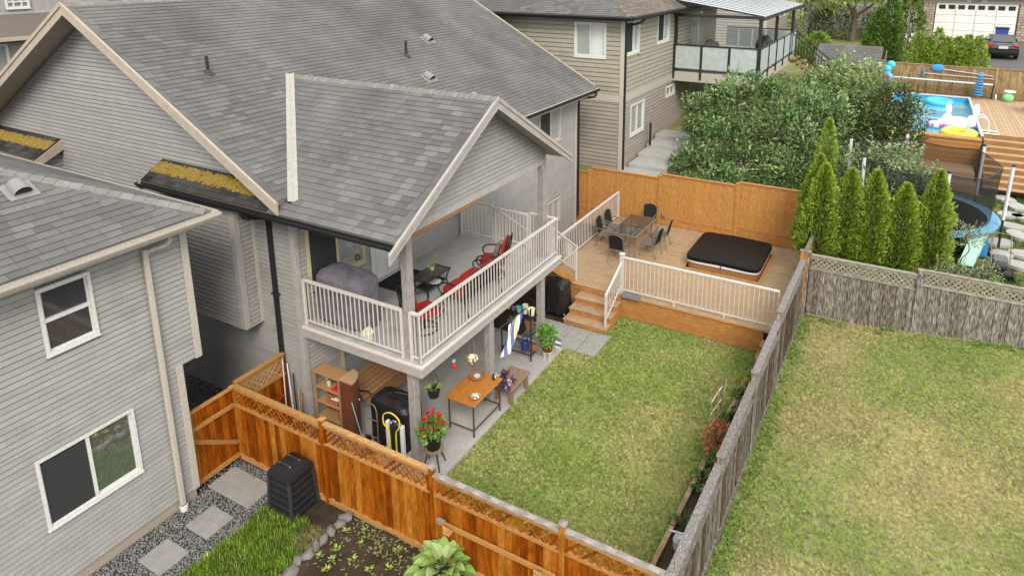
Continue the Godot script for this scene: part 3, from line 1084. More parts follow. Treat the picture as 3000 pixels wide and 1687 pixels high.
	clap(bay2, V(0, 0, -19.35), Vector3.RIGHT, V(0, 0, 1), PackedVector2Array([Vector2(8.3, 3.5), Vector2(8.75, 3.5), Vector2(8.75, 5.4), Vector2(8.3, 5.1)]), .1016, "siding")
	clap(bay2, V(8.3, 0, 0), V(0, 0, 1), Vector3.LEFT, PackedVector2Array([Vector2(-23, 3.5), Vector2(-19.35, 3.5), Vector2(-19.35, 5.05), Vector2(-23, 5.05)]), .1016, "siding")
	var pent2 := sub(h, "pent_roof")
	var po := V(8.1, 5.13, -23.2)
	var pp := PackedVector2Array([Vector2(0, 0), Vector2(4.0, 0), Vector2(4.0, .76), Vector2(0, .76)])
	roof_slab(pent2, "roof_board", po, V(0, 0, 1), PORCH_DV, pp, M.trim)
	shingles(pent2, po, V(0, 0, 1), PORCH_DV, pp, "shingle_dark", 30)
	moss_band(pent2, po, V(0, 0, 1), PORCH_DV, .1, 3.95, .3, .62)
	barge(pent2, [Vector2(8.08, 5.12), Vector2(8.75, 5.52), Vector2(8.75, 5.26), Vector2(8.08, 4.92)], Vector3.RIGHT, V(0, 0, -19.18), M.trim)
	# main roof
	var roof := sub(h, "main_roof")
	var ro := V(8.15, 5.42, -10.28)
	var mp := PackedVector2Array([Vector2(0, .2), Vector2(.414, .2), Vector2(3.25, 3.812), Vector2(6.243, 0), Vector2(14.35, 0), Vector2(14.35, 7.514), Vector2(0, 7.514)])
	roof_slab(roof, "roof_board", ro, Vector3.RIGHT, ROOF_DV, mp, M.trim)
	shingles(roof, ro, Vector3.RIGHT, ROOF_DV, mp, "shingle", 300)
	var fo := V(8.15, 5.42, -23.42)
	roof_slab(roof, "roof_board", fo, Vector3.RIGHT, V(0, .4853, .8744), PackedVector2Array([Vector2(0, 0), Vector2(14.35, 0), Vector2(14.35, 7.514), Vector2(0, 7.514)]), M.trim)
	shingles(roof, fo, Vector3.RIGHT, V(0, .4853, .8744), PackedVector2Array([Vector2(0, 0), Vector2(14.35, 0), Vector2(14.35, 7.514), Vector2(0, 7.514)]), "shingle", 0)
	ridge_caps(roof, V(8.15, 9.07, -16.85), V(22.5, 9.07, -16.85), -ROOF_DV, V(0, -.4853, -.8744))
	for x in [8.13, 22.52]:
		var s := -1.0 if x < 10.0 else 1.0
		for e in [-10.40, -23.3]:
			var ye := 9.09 - .555 * absf(e + 16.85)
			barge(h, [Vector2(-16.85, 9.09), Vector2(e, ye), Vector2(e, ye - .25), Vector2(-16.85, 8.83)], V(0, 0, 1), V(x, 0, 0), M.trim)
			barge(h, [Vector2(-16.85, 9.115), Vector2(e, ye + .022), Vector2(e, ye - .07), Vector2(-16.85, 9.02)], V(0, 0, 1), V(x + s * .032, 0, 0), M.trim, .024, "barge_trim")
	# valley flashing
	var vg := Geo.new()
	var v0 := V(8.42, 5.43, -10.30)
	var v1 := V(11.38, 7.26, -13.59)
	var vd := (v1 - v0).normalized()
	var nm := Vector3.RIGHT.cross(ROOF_DV).normalized()
	nm = nm if nm.y > 0 else -nm
	var np := V(-.5257, .8506, 0)
	var wm := vd.cross(nm).normalized() * .105
	var wp := vd.cross(np).normalized() * .105
	if wm.x > 0: wm = -wm
	if wp.x < 0: wp = -wp
	var e := Vector3.UP * .035
	vg.quad(v0 + e, v1 + e, v1 + wm + e, v0 + wm + e)
	vg.quad(v0 + e, v0 + wp + e, v1 + wp + e, v1 + e)
	vg.tube([v0 + e, v1 + e], .016, .016, 6)
	for w in [wm, wp]:
		vg.quad(v0 + w + e, v1 + w + e, v1 + w, v0 + w)
	geo(h, "valley_flashing", vg, M.flashing)
	# eaves
	gutter(h, V(14.7, 5.41, -10.27), V(22.5, 5.41, -10.27), V(0, 0, 1), M.black_gutter)
	cs(h, "fascia", V(14.5, 5.22, -10.31), V(22.5, 5.40, -10.285), M.trim)
	cs(h, "drip_edge", V(14.6, 5.412, -10.29), V(22.5, 5.426, -10.20), M.flashing, .003)
	cs(h, "soffit", V(8.2, 5.28, -10.8), V(22.5, 5.31, -10.31), M.trim_pale)
	tube(h, "downspout", curve_pts([V(22.3, 5.36, -10.22), V(22.2, 5.15, -10.25), V(21.9, 5.08, -10.68), V(21.84, 4.8, -10.72), V(21.84, .5, -10.72)], 4), .045, M.black_gutter, -1, 8)
	gutter(h, V(8.15, 5.24, -14.9), V(8.15, 5.24, -7.5), Vector3.LEFT, M.black_gutter)
	cs(h, "downspout", V(8.64, .05, -11.48), V(8.71, 4.86, -11.38), M.black_gutter, .01)
	bar(h, "downspout_elbow", V(8.08, 5.15, -11.43), V(8.15, 5.02, -11.43), .09, .07, M.black_gutter)
	bar(h, "downspout_elbow", V(8.13, 5.02, -11.43), V(8.68, 4.85, -11.43), .09, .07, M.black_gutter)
	for y in [1.2, 3.1]:
		cs(h, "downspout_strap", V(8.63, y, -11.53), V(8.72, y + .03, -11.33), M.black_metal, .002)
	# roof fittings
	for q in [[609, 215, .40], [1190, 165, .48]]:
		vent_pipe(h, on_roof(q[0], q[1]), q[2])
	for q in [[1252, 118], [1256, 230], [1392, 290]]:
		roof_vent(h, on_roof(q[0], q[1]), ROOF_DV, Vector3.RIGHT)
	var up3 := Vector3.UP * .03
	tube(h, "roof_cable", curve_pts([on_roof(1143, 252) + up3, on_roof(1170, 256) + up3, on_roof(1192, 266) + up3], 4), .014, M.white)

func railing(parent: Node3D, a: Vector3, b: Vector3, m: Material, h := 1.05, step := 0.118, called := "railing", bottom := 0.1, posts := true) -> Node3D:
	# a and b are the floor points under its ends
	var r := sub(parent, called)
	var up := Vector3.UP
	bar(r, "top_rail", a + up * (h - .022), b + up * (h - .022), .066, .044, m)
	bar(r, "bottom_rail", a + up * bottom, b + up * bottom, .032, .03, m)
	var L := Vector2(b.x - a.x, b.z - a.z).length()
	var n := int(round(L / step))
	for i in range(1, n):
		var k := float(i) / n
		var p := a.lerp(b, k)
		bx(r, "baluster", p + up * (bottom + (h - .04 - bottom) / 2), V(.019, h - .05 - bottom, .019), m)
	if posts:
		for p in [a, b]:
			cb(r, "post", p + up * (h - .02) / 2, V(.05, h - .02, .05), m, .004)
	return r

func build_porch() -> void:
	var h: Node3D = get_node("grey_house")
	# porch roof
	var roof := sub(h, "porch_roof")
	var po := V(8.15, 5.262, -14.85)
	var left_poly := PackedVector2Array([Vector2(4.1, 0), Vector2(7.35, 0), Vector2(7.35, 3.821), Vector2(1.237, 3.821), Vector2(4.57, .302), Vector2(4.1, .302)])
	shingles(roof, po, V(0, 0, 1), PORCH_DV, left_poly, "shingle", 300)
	roof_slab(roof, "roof_board", po, V(0, 0, 1), PORCH_DV, left_poly, M.trim_grey)
	var ro := V(14.65, 5.262, -13.613)
	var rp := PackedVector2Array([Vector2(3.0, 0), Vector2(6.113, 0), Vector2(6.113, 3.821), Vector2(0, 3.821), Vector2(3.333, .302)])
	shingles(roof, ro, V(0, 0, 1), V(-.8506, .5257, 0), rp, "shingle", 0)
	roof_slab(roof, "roof_board", ro, V(0, 0, 1), V(-.8506, .5257, 0), rp, M.trim_grey)
	ridge_caps(roof, V(11.4, 7.27, -7.48), V(11.4, 7.27, -13.62), -PORCH_DV, V(.8506, -.5257, 0))
	var pent := sub(h, "pent_roof")
	var pp := PackedVector2Array([Vector2(0, 0), Vector2(4.1, 0), Vector2(4.1, .68), Vector2(0, .68)])
	shingles(pent, po, V(0, 0, 1), PORCH_DV, pp, "shingle_dark", 80)
	roof_slab(pent, "roof_board", po, V(0, 0, 1), PORCH_DV, pp, M.trim)
	moss_band(pent, po, V(0, 0, 1), PORCH_DV, .05, 4.0, .27, .60, .02)
	barge(pent, [Vector2(8.08, 5.2), Vector2(8.75, 5.6), Vector2(8.75, 5.38), Vector2(8.08, 5.0)], Vector3.RIGHT, V(0, 0, -14.87), M.trim)
	cs(pent, "wall_flashing", V(8.70, 5.58, -14.85), V(8.728, 5.66, -10.9), M.vent_grey, .003)
	# gable end over the balcony
	for s in [-1.0, 1.0]:
		var X := func(d: float) -> float: return 11.4 + s * d
		barge(h, [Vector2(11.4, 7.285), Vector2(X.call(3.45), 5.153), Vector2(X.call(3.45), 4.95), Vector2(11.4, 7.04)], Vector3.RIGHT, V(0, 0, -7.48), M.trim_grey)
		barge(h, [Vector2(11.4, 7.30), Vector2(X.call(3.47), 5.155), Vector2(X.call(3.47), 5.065), Vector2(11.4, 7.21)], Vector3.RIGHT, V(0, 0, -7.448), M.trim_grey, .024, "barge_trim")
	var gw := sub(h, "porch_gable")
	clap(gw, V(0, 0, -7.95), Vector3.RIGHT, V(0, 0, 1), PackedVector2Array([Vector2(8.86, 5.12), Vector2(14.28, 5.12), Vector2(14.28, 5.34), Vector2(11.4, 7.12), Vector2(8.86, 5.55)]), .1016, "siding")
	cs(gw, "beam", V(8.84, 5.03, -8.06), V(14.3, 5.12, -7.925), M.trim_grey)
	cs(gw, "rolled_shade", V(9.05, 4.93, -8.02), V(11.45, 5.03, -7.94), M.brown_wood, .02)
	cs(h, "porch_ceiling", V(8.84, 5.1, -10.8), V(14.3, 5.13, -8.06), M.trim_grey)
	cs(h, "side_beam", V(8.82, 4.93, -10.76), V(8.98, 5.1, -8.06), M.trim_grey)
	cs(h, "side_beam", V(14.12, 4.93, -10.76), V(14.28, 5.1, -8.06), M.trim_grey)
	# balcony deck
	var deck := sub(h, "balcony_floor")
	cs(deck, "floor", V(8.78, 2.42, -10.78), V(14.42, 2.5, -7.61), M.deck_vinyl, .004)
	cs(deck, "edge_flashing", V(8.73, 2.435, -10.78), V(8.78, 2.496, -7.56), M.white_rail, .006)
	cs(deck, "edge_flashing", V(8.78, 2.435, -7.61), V(14.45, 2.496, -7.56), M.white_rail, .006)
	cs(deck, "fascia_board", V(8.75, 2.24, -10.78), V(8.79, 2.435, -7.585), M.trim_grey)
	cs(deck, "fascia_board", V(8.79, 2.24, -7.625), V(14.43, 2.435, -7.585), M.trim_grey)
	cs(deck, "fascia_board", V(14.39, 2.24, -10.78), V(14.43, 2.42, -7.63), M.trim_grey)
	cs(deck, "soffit", V(8.8, 2.30, -10.78), V(14.38, 2.33, -7.63), M.white)
	for p in [[8.95, -7.99], [14.15, -7.97]]:
		var po2 := sub(h, "balcony_post")
		cs(po2, "shaft", V(p[0] - .085, 2.5, p[1] - .085), V(p[0] + .085, 5.03, p[1] + .085), M.post_wood, .01)
		cs(po2, "plinth", V(p[0] - .1, 2.5, p[1] - .1), V(p[0] + .1, 2.66, p[1] + .1), M.post_wood, .008)
	for p in [[8.97, -8.0], [11.28, -7.75], [13.6, -7.72]]:
		var po2 := sub(h, "patio_post")
		cs(po2, "shaft", V(p[0] - .085, .03, p[1] - .085), V(p[0] + .085, 2.3, p[1] + .085), M.post_wood, .01)
		cs(po2, "bracket", V(p[0] - .06, 2.16, p[1] - .3), V(p[0] + .06, 2.3, p[1] + .06), M.post_wood, .006)
	var m: Material = M.white_rail
	railing(h, V(8.84, 2.5, -10.74), V(8.84, 2.5, -8.1), m)
	railing(h, V(8.84, 2.5, -7.88), V(8.84, 2.5, -7.68), m)
	railing(h, V(8.84, 2.5, -7.68), V(14.38, 2.5, -7.68), m)
	railing(h, V(14.38, 2.5, -10.74), V(14.38, 2.5, -9.66), m)
	railing(h, V(14.38, 2.5, -9.58), V(14.38, 2.5, -8.56), m, 1.0, .118, "balcony_gate", .12)
	railing(h, V(14.38, 2.5, -8.48), V(14.38, 2.5, -7.68), m)
	# stair from the balcony down to the wooden deck
	var st := sub(h, "balcony_stair")
	var n := 9
	for i in n:
		var y := 2.5 - (i + 1) * .182
		var x := 14.45 + i * .24
		cs(st, "tread", V(x - .02, y - .04, -9.5), V(x + .25, y, -8.26), M.deck_wood_0, .006)
	for z in [-9.53, -8.23]:
		var g := Geo.new()
		g.prism(PackedVector2Array([Vector2(14.4, 2.42), Vector2(16.72, .66), Vector2(16.4, .66), Vector2(14.4, 2.14)]), V(0, 0, z), Vector3.RIGHT, Vector3.UP, .045)
		geo(st, "stringer", g, M.orange_wood_0)
	for z in [-9.53, -8.2]:
		var r := sub(st, "stair_railing")
		var a := V(14.43, 2.5, z)
		var b := V(16.62, .84, z)
		bar(r, "top_rail", a + V(0, .92, 0), b + V(0, .92, 0), .06, .045, m)
		bar(r, "bottom_rail", a + V(0, .14, 0), b + V(0, .14, 0), .03, .03, m)
		for i in range(1, 18):
			var p := a.lerp(b, i / 18.0)
			bx(r, "baluster", p + V(0, .53, 0), V(.019, .76, .019), m)
		cs(r, "post", V(16.6, .68, z - .026), V(16.652, 1.8, z + .026), m, .004)
		cs(r, "post", V(14.42, 2.5, z - .026), V(14.47, 3.42, z + .026), m, .004)

# ---------------------------------------------------------------- the beige house
func build_neighbour_house() -> void:
	var h := thing("beige_house", "beige lap-sided house with hipped roof beside the gravel path", "house")
	var o := V(0, 0, -11.2)
	var n := V(0, 0, 1)
	var w1 := Rect2(4.38, 4.12, .76, 1.1)
	var w2 := Rect2(3.96, 1.28, 1.48, 1.25)
	var wall := sub(h, "lower_wall")
	clap(wall, o, Vector3.RIGHT, n, PackedVector2Array([Vector2(-3, .22), Vector2(6.35, .22), Vector2(6.35, 2.83), Vector2(-3, 2.83)]), .1016, "siding_beige", [w2], .022, 3.66)
	wall = sub(h, "upper_wall")
	clap(wall, o, Vector3.RIGHT, n, PackedVector2Array([Vector2(-3, 2.83), Vector2(6.74, 2.83), Vector2(6.74, 5.5), Vector2(-3, 5.5)]), .1016, "siding_beige", [w1], .022, 3.66)
	wall = sub(h, "end_wall")
	clap(wall, V(6.35, 0, 0), V(0, 0, 1), Vector3.RIGHT, PackedVector2Array([Vector2(-20, .22), Vector2(-11.2, .22), Vector2(-11.2, 2.83), Vector2(-20, 2.83)]), .1016, "siding_beige")
	clap(wall, V(6.74, 0, 0), V(0, 0, 1), Vector3.RIGHT, PackedVector2Array([Vector2(-20, 2.83), Vector2(-11.2, 2.83), Vector2(-11.2, 5.5), Vector2(-20, 5.5)]), .1016, "siding_beige")
	cs(h, "overhang_soffit", V(6.3, 2.8, -20), V(6.74, 2.83, -11.2), M.trim_pale)
	cs(h, "foundation", V(-3, -.1, -20), V(6.33, .22, -11.215), M.foundation)
	for q in [[6.35, .2, 2.83], [6.74, 2.8, 5.5]]:
		cs(h, "corner_board", V(q[0] - .1, q[1], -11.19), V(q[0] + .03, q[2], -11.165), M.trim_pale, .004)
		cs(h, "corner_board", V(q[0] + .012, q[1], -11.3), V(q[0] + .03, q[2], -11.19), M.trim_pale, .004)
	window(h, o, Vector3.RIGHT, n, w1, M.white, {"rows": [4.68], "fw": .05, "inside": M.room_dark, "room": 1.4, "glass": M.glass_dim})
	window(h, o, Vector3.RIGHT, n, w2, M.white, {"split": [4.7], "fw": .045, "blind": ["screen", ""], "inside": M.room_dark, "glass": M.glass_mirror})
	# downspout
	cs(h, "downspout", V(5.95, .12, -11.165), V(6.04, 5.25, -11.085), M.trim_pale, .012)
	tube(h, "downspout_elbow", curve_pts([V(6.3, 5.42, -10.86), V(6.28, 5.28, -10.95), V(6.05, 5.2, -11.1), V(6.0, 5.1, -11.12)], 4), .045, M.trim_pale)
	lathe(h, "drain_cup", V(6.0, -.02, -11.12), [Vector2(.07, 0), Vector2(.075, .12), Vector2(.06, .13), Vector2(.055, .02)], M.white_clay, 14)
	# hipped roof
	var roof := sub(h, "hip_roof")
	var dv := V(0, .4472, -.8944)
	var ro := V(-3.2, 5.64, -10.8)
	var k := 4.5
	var poly := PackedVector2Array([Vector2(0, 0), Vector2(10.26, 0), Vector2(10.26 - k, k * 1.118), Vector2(0, k * 1.118)])
	roof_slab(roof, "roof_board", ro, Vector3.RIGHT, dv, poly, M.trim_pale)
	shingles(roof, ro, Vector3.RIGHT, dv, poly, "shingle", 300, .143, .30)
	var ro2 := V(7.06, 5.64, -20.8)
	var dv2 := V(-.8944, .4472, 0)
	var poly2 := PackedVector2Array([Vector2(0, 0), Vector2(10.0, 0), Vector2(10.0 - k, k * 1.118), Vector2(0, k * 1.118)])
	roof_slab(roof, "roof_board", ro2, V(0, 0, 1), dv2, poly2, M.trim_pale)
	shingles(roof, ro2, V(0, 0, 1), dv2, poly2, "shingle", 0)
	var hd := V(-1, .5, -1).normalized()
	var hn := (V(0, .894, .447) + V(.447, .894, 0)).normalized()
	var a1 := hd.cross(V(0, .894, .447)).normalized()
	var a2 := hd.cross(V(.447, .894, 0)).normalized()
	if a1.z < 0: a1 = -a1
	if a2.x < 0: a2 = -a2
	ridge_caps(roof, V(7.0, 5.67, -10.86), V(7.06 - k, 5.64 + k * .5, -10.8 - k), a1, a2, "cap_shingle", .19, .16)
	gutter(h, V(-3.2, 5.62, -10.79), V(7.16, 5.62, -10.79), n, M.trim_pale, "gutter", .13)
	gutter(h, V(7.07, 5.62, -20.8), V(7.07, 5.62, -10.79), Vector3.RIGHT, M.trim_pale, "gutter", .13)
	cs(h, "fascia", V(-3.2, 5.45, -10.83), V(7.06, 5.61, -10.795), M.trim_pale)
	cs(h, "fascia", V(7.03, 5.45, -20.8), V(7.065, 5.61, -10.83), M.trim_pale)
	cs(h, "soffit", V(-3.2, 5.47, -11.2), V(7.03, 5.5, -10.83), M.trim_pale)
	cs(h, "soffit", V(6.74, 5.47, -20.8), V(7.03, 5.5, -11.2), M.trim_pale)
	roof_vent(h, V(4.91, 6.42, -12.35), dv, Vector3.RIGHT)

# ---------------------------------------------------------------- the tan house behind the tree
func build_tan_house() -> void:
	var h := thing("tan_house", "tan two-storey house with black-framed glass balcony behind the leafy tree", "house")
	var x0 := 24.0
	var zc := -9.88
	var ox := V(x0, 0, 0)
	var oz := V(0, 0, zc)
	var LFT := Vector3.LEFT
	var FWD := V(0, 0, 1)
	var w1 := Rect2(-12.0, 6.32, 1.4, 1.4)
	var wall := sub(h, "upper_wall")
	clap(wall, ox, FWD, LFT, PackedVector2Array([Vector2(-19.5, 4.87), Vector2(zc, 4.87), Vector2(zc, 7.98), Vector2(-19.5, 7.98)]), .18, "siding_tan", [w1], .03)
	var holes := [Rect2(24.12, 6.45, 1.5, 1.38), Rect2(27.75, 6.55, 1.62, 1.38), Rect2(32.9, 5.1, 1.9, 2.4)]
	clap(wall, oz, Vector3.RIGHT, FWD, PackedVector2Array([Vector2(x0, 4.87), Vector2(37.5, 4.87), Vector2(37.5, 7.98), Vector2(x0, 7.98)]), .18, "siding_tan", holes, .03)
	wall = sub(h, "lower_wall")
	clap(wall, ox, FWD, LFT, PackedVector2Array([Vector2(-19.5, 1.5), Vector2(zc, 1.5), Vector2(zc, 4.6), Vector2(-19.5, 4.6)]), .16, "siding_dun", [], .03)
	var holes2 := [Rect2(24.85, 3.02, 1.58, 1.35), Rect2(29.2, 3.9, 1.28, .5), Rect2(33.0, 2.5, 2.0, 2.0)]
	clap(wall, oz, Vector3.RIGHT, FWD, PackedVector2Array([Vector2(x0, 1.5), Vector2(37.5, 1.5), Vector2(37.5, 4.6), Vector2(x0, 4.6)]), .16, "siding_dun", holes2, .03)
	cs(h, "belly_band", V(x0 - .035, 4.6, -19.5), V(x0 + .01, 4.87, zc + .035), M.trim_pale)
	cs(h, "belly_band", V(x0 + .01, 4.6, zc), V(37.5, 4.87, zc + .035), M.trim_pale)
	for y in [[1.5, 4.6], [4.87, 7.98]]:
		cs(h, "corner_board", V(x0 - .045, y[0], zc - .12), V(x0 - .02, y[1], zc + .045), M.trim_pale)
		cs(h, "corner_board", V(x0 - .02, y[0], zc + .02), V(x0 + .12, y[1], zc + .045), M.trim_pale)
	window(h, ox, FWD, LFT, w1, M.white, {"split": [-11.3], "blind": ["blind", "curtain"], "fw": .09})
	window(h, oz, Vector3.RIGHT, FWD, holes[0], M.white, {"split": [24.9], "blind": ["screen", "curtain"], "fw": .09})
	window(h, oz, Vector3.RIGHT, FWD, holes[1], M.white, {"split": [28.6], "blind": ["screen", "curtain"], "fw": .09})
	window(h, oz, Vector3.RIGHT, FWD, holes[2], M.trim_pale, {"split": [33.85], "blind": ["", "curtain"], "fw": .1})
	window(h, oz, Vector3.RIGHT, FWD, holes2[0], M.white, {"split": [25.65], "blind": ["blind", "blind"], "fw": .09})
	window(h, oz, Vector3.RIGHT, FWD, holes2[1], M.white, {"split": [29.85], "fw": .08})
	window(h, oz, Vector3.RIGHT, FWD, holes2[2], M.trim_pale, {"split": [34.0], "fw": .1})
	# roof: a hip at the corner
	var roof := sub(h, "hip_roof")
	var ro := V(23.5, 8.02, -20.0)
	var dvl := V(.8944, .4472, 0)
	var L := 10.62
	var k := 4.5
	var pl := PackedVector2Array([Vector2(0, 0), Vector2(L, 0), Vector2(L - k, k * 1.118), Vector2(0, k * 1.118)])
	roof_slab(roof, "roof_board", ro, FWD, dvl, pl, M.trim)
	shingles(roof, ro, FWD, dvl, pl, "shingle", 120)
	var ro2 := V(23.5, 8.02, -9.38)
	var dvr := V(0, .4472, -.8944)
	var pr := PackedVector2Array([Vector2(0, 0), Vector2(9.0, 0), Vector2(14.0, 0), Vector2(14.0, k * 1.118), Vector2(k, k * 1.118)])
	roof_slab(roof, "roof_board", ro2, Vector3.RIGHT, dvr, pr, M.trim)
	shingles(roof, ro2, Vector3.RIGHT, dvr, pr, "shingle_brown", 120)
	var hd := V(1, .5, -1).normalized()
	var a1 := hd.cross(V(0, .894, .447)).normalized()
	var a2 := hd.cross(V(-.447, .894, 0)).normalized()
	if a1.z < 0: a1 = -a1
	if a2.x > 0: a2 = -a2
	ridge_caps(roof, V(23.52, 8.05, -9.4), V(23.5 + k, 8.02 + k * .5, -9.38 - k), a1, a2, "shingle_brown", .2, .16)
	gutter(h, V(23.49, 8.0, -20), V(23.49, 8.0, -9.25), LFT, M.black_gutter, "gutter", .14)
	gutter(h, V(23.37, 8.0, -9.37), V(31.0, 8.0, -9.37), FWD, M.black_gutter, "gutter", .14)
	cs(h, "fascia", V(23.5, 7.86, -20), V(23.53, 7.99, -9.38), M.black_gutter)
	cs(h, "fascia", V(23.5, 7.86, -9.41), V(37.5, 7.99, -9.38), M.black_gutter)
	cs(h, "soffit", V(23.53, 7.93, -19.9), V(24.0, 7.98, -9.41), M.trim_pale)
	cs(h, "soffit", V(24.0, 7.93, zc), V(37.5, 7.98, -9.41), M.trim_pale)
	tube(h, "downspout", curve_pts([V(24.75, 7.9, -9.3), V(24.6, 7.75, -9.4), V(24.12, 7.6, -9.78), V(24.06, 7.3, -9.80), V(24.04, 1.6, -9.80)], 4), .05, M.black_gutter)
	# balcony with glass panels and a clear roof
	var bk: Material = M.black_metal
	var bal := sub(h, "glass_balcony")
	var bx0 := 30.1
	var bx1 := 40.0
	var bz := -5.95
	cs(bal, "floor", V(bx0, 4.95, zc), V(bx1, 5.05, bz), M.deck_vinyl)
	cs(bal, "fascia_board", V(bx0 - .04, 4.6, zc), V(bx0, 5.04, bz + .04), M.trim_pale)
	cs(bal, "fascia_board", V(bx0, 4.6, bz), V(bx1, 5.04, bz + .04), M.trim_pale)
	for i in 4:
		var z := lerpf(zc + .08, bz, i / 3.0)
		cs(bal, "rail_post", V(bx0 - .09, 4.72, z - .045), V(bx0 - .0, 6.33, z + .045), bk)
	for i in 3:
		var za := lerpf(zc + .08, bz, i / 3.0)
		var zb := lerpf(zc + .08, bz, (i + 1) / 3.0)
		cs(bal, "glass_panel", V(bx0 - .06, 5.22, za + .06), V(bx0 - .045, 6.24, zb - .06), M.frosted, .002)
	cs(bal, "top_rail", V(bx0 - .085, 6.28, zc), V(bx0 - .015, 6.34, bz + .04), bk)
	cs(bal, "bottom_rail", V(bx0 - .07, 5.13, zc), V(bx0 - .03, 5.18, bz), bk)
	for i in 6:
		var x := lerpf(bx0, bx1, i / 5.0)
		cs(bal, "rail_post", V(x - .05, 4.8, bz + .03), V(x + .05, 6.33, bz + .1), bk)
	for i in 5:
		var xa := lerpf(bx0, bx1, i / 5.0)
		var xb := lerpf(bx0, bx1, (i + 1) / 5.0)
		cs(bal, "glass_panel", V(xa + .08, 5.22, bz + .05), V(xb - .08, 6.24, bz + .065), M.frosted, .002)
		cs(bal, "glass_panel", V(bx1 + .03, 5.22, zc + i * .78), V(bx1 + .045, 6.24, zc + .7 + i * .78), M.frosted, .002)
	cs(bal, "top_rail", V(bx0, 6.28, bz + .02), V(bx1, 6.34, bz + .09), bk)
	cs(bal, "bottom_rail", V(bx0, 5.13, bz + .03), V(bx1, 5.18, bz + .07), bk)
	cs(bal, "top_rail", V(bx1, 6.28, zc), V(bx1 + .07, 6.34, bz), bk)
	var cov := sub(h, "patio_cover")
	for p in [[bx0 + .05, bz], [34.0, bz], [38.8, bz], [bx0 + .05, zc + .1]]:
		cs(cov, "cover_post", V(p[0] - .07, 5.05, p[1] - .07), V(p[0] + .07, 7.62, p[1] + .07), bk)
	cs(cov, "front_beam", V(bx0 - .1, 7.55, bz - .08), V(41.5, 7.72, bz + .16), bk)
	cs(cov, "side_beam", V(bx0 - .12, 7.6, zc), V(bx0 + .03, 7.74, bz), bk)
	for i in 15:
		var x := bx0 + .1 + i * .78
		bar(cov, "rafter", V(x, 8.33, zc), V(x, 7.71, bz + .1), .05, .07, bk)
		if i < 14:
			bar(cov, "clear_panel", V(x + .39, 8.34, zc), V(x + .39, 7.72, bz + .14), .7, .012, M.polycarb)
	# stair from the balcony down to the yard
	var st := sub(h, "yard_stair")
	for i in 9:
		cs(st, "tread", V(38.5, 4.8 - i * .2, -5.9 + i * .28), V(39.9, 4.86 - i * .2, -5.58 + i * .28), M.timber)
		cs(st, "riser", V(38.55, 4.62 - i * .2, -5.86 + i * .28), V(39.85, 4.8 - i * .2, -5.83 + i * .28), M.timber)
	for x in [38.5, 39.95]:
		bar(st, "hand_rail", V(x, 6.25, -5.85), V(x, 4.2, -3.3), .06, .06, bk)
		bar(st, "bottom_rail", V(x, 5.2, -5.85), V(x, 3.15, -3.3), .04, .04, bk)
		for i in 17:
			var p := V(x, 5.2, -5.85).lerp(V(x, 3.15, -3.3), i / 16.0)
			bx(st, "baluster", p + V(0, .5, 0), V(.025, 1.05, .025), bk)
	# things kept on it
	var bb := thing("covered_grill", "grill under black cover on the glass balcony", "grill", V(36.2, 5.05, -6.9))
	var g := Geo.new()
	var nz := FastNoiseLite.new(); nz.frequency = 1.2
	g.blob(V(0, .62, 0), V(.75, .65, .45), nz, .25, 14, 9)
	geo(bb, "cover", g, M.black_cover)
	var so := thing("covered_sofa", "outdoor sofa under crumpled grey tarp beneath the clear roof", "sofa", V(32.8, 5.05, -8.4))
	g = Geo.new()
	g.blob(V(0, .4, 0), V(1.3, .5, .6), nz, .3, 18, 10)
	g.blob(V(-.2, .7, -.4), V(1.1, .55, .35), nz, .3, 16, 9)
	geo(so, "tarp", g, M.tarp)
	var tb := thing("patio_table", "dark glass patio table on the glass balcony", "table", V(34.2, 5.05, -7.2))
	cs(tb, "tabletop", V(-.9, .7, -.5), V(.9, .73, .5), M.smoke_glass)
	for k2 in [[-1, -1], [1, -1], [1, 1], [-1, 1]]:
		cs(tb, "leg", V(k2[0] * .8 - .02, 0, k2[1] * .42 - .02), V(k2[0] * .8 + .02, .7, k2[1] * .42 + .02), bk)
	# concrete steps up the side of the house
	var cst := thing("garden_steps", "broad concrete steps rising beside the tan house wall", "steps")
	for i in 4:
		cs(cst, "step", V(24.5 + i * 1.05, 1.3, -9.75), V(25.54 + i * 1.05, 2.02 + i * .17, -8.1), M.concrete, .01)
	tube(thing("drain_pipe", "short black pipe standing on the concrete steps", "pipe"), "pipe", [V(26.6, 2.3, -9.6), V(26.6, 3.3, -9.6)], .05, M.black_gutter)

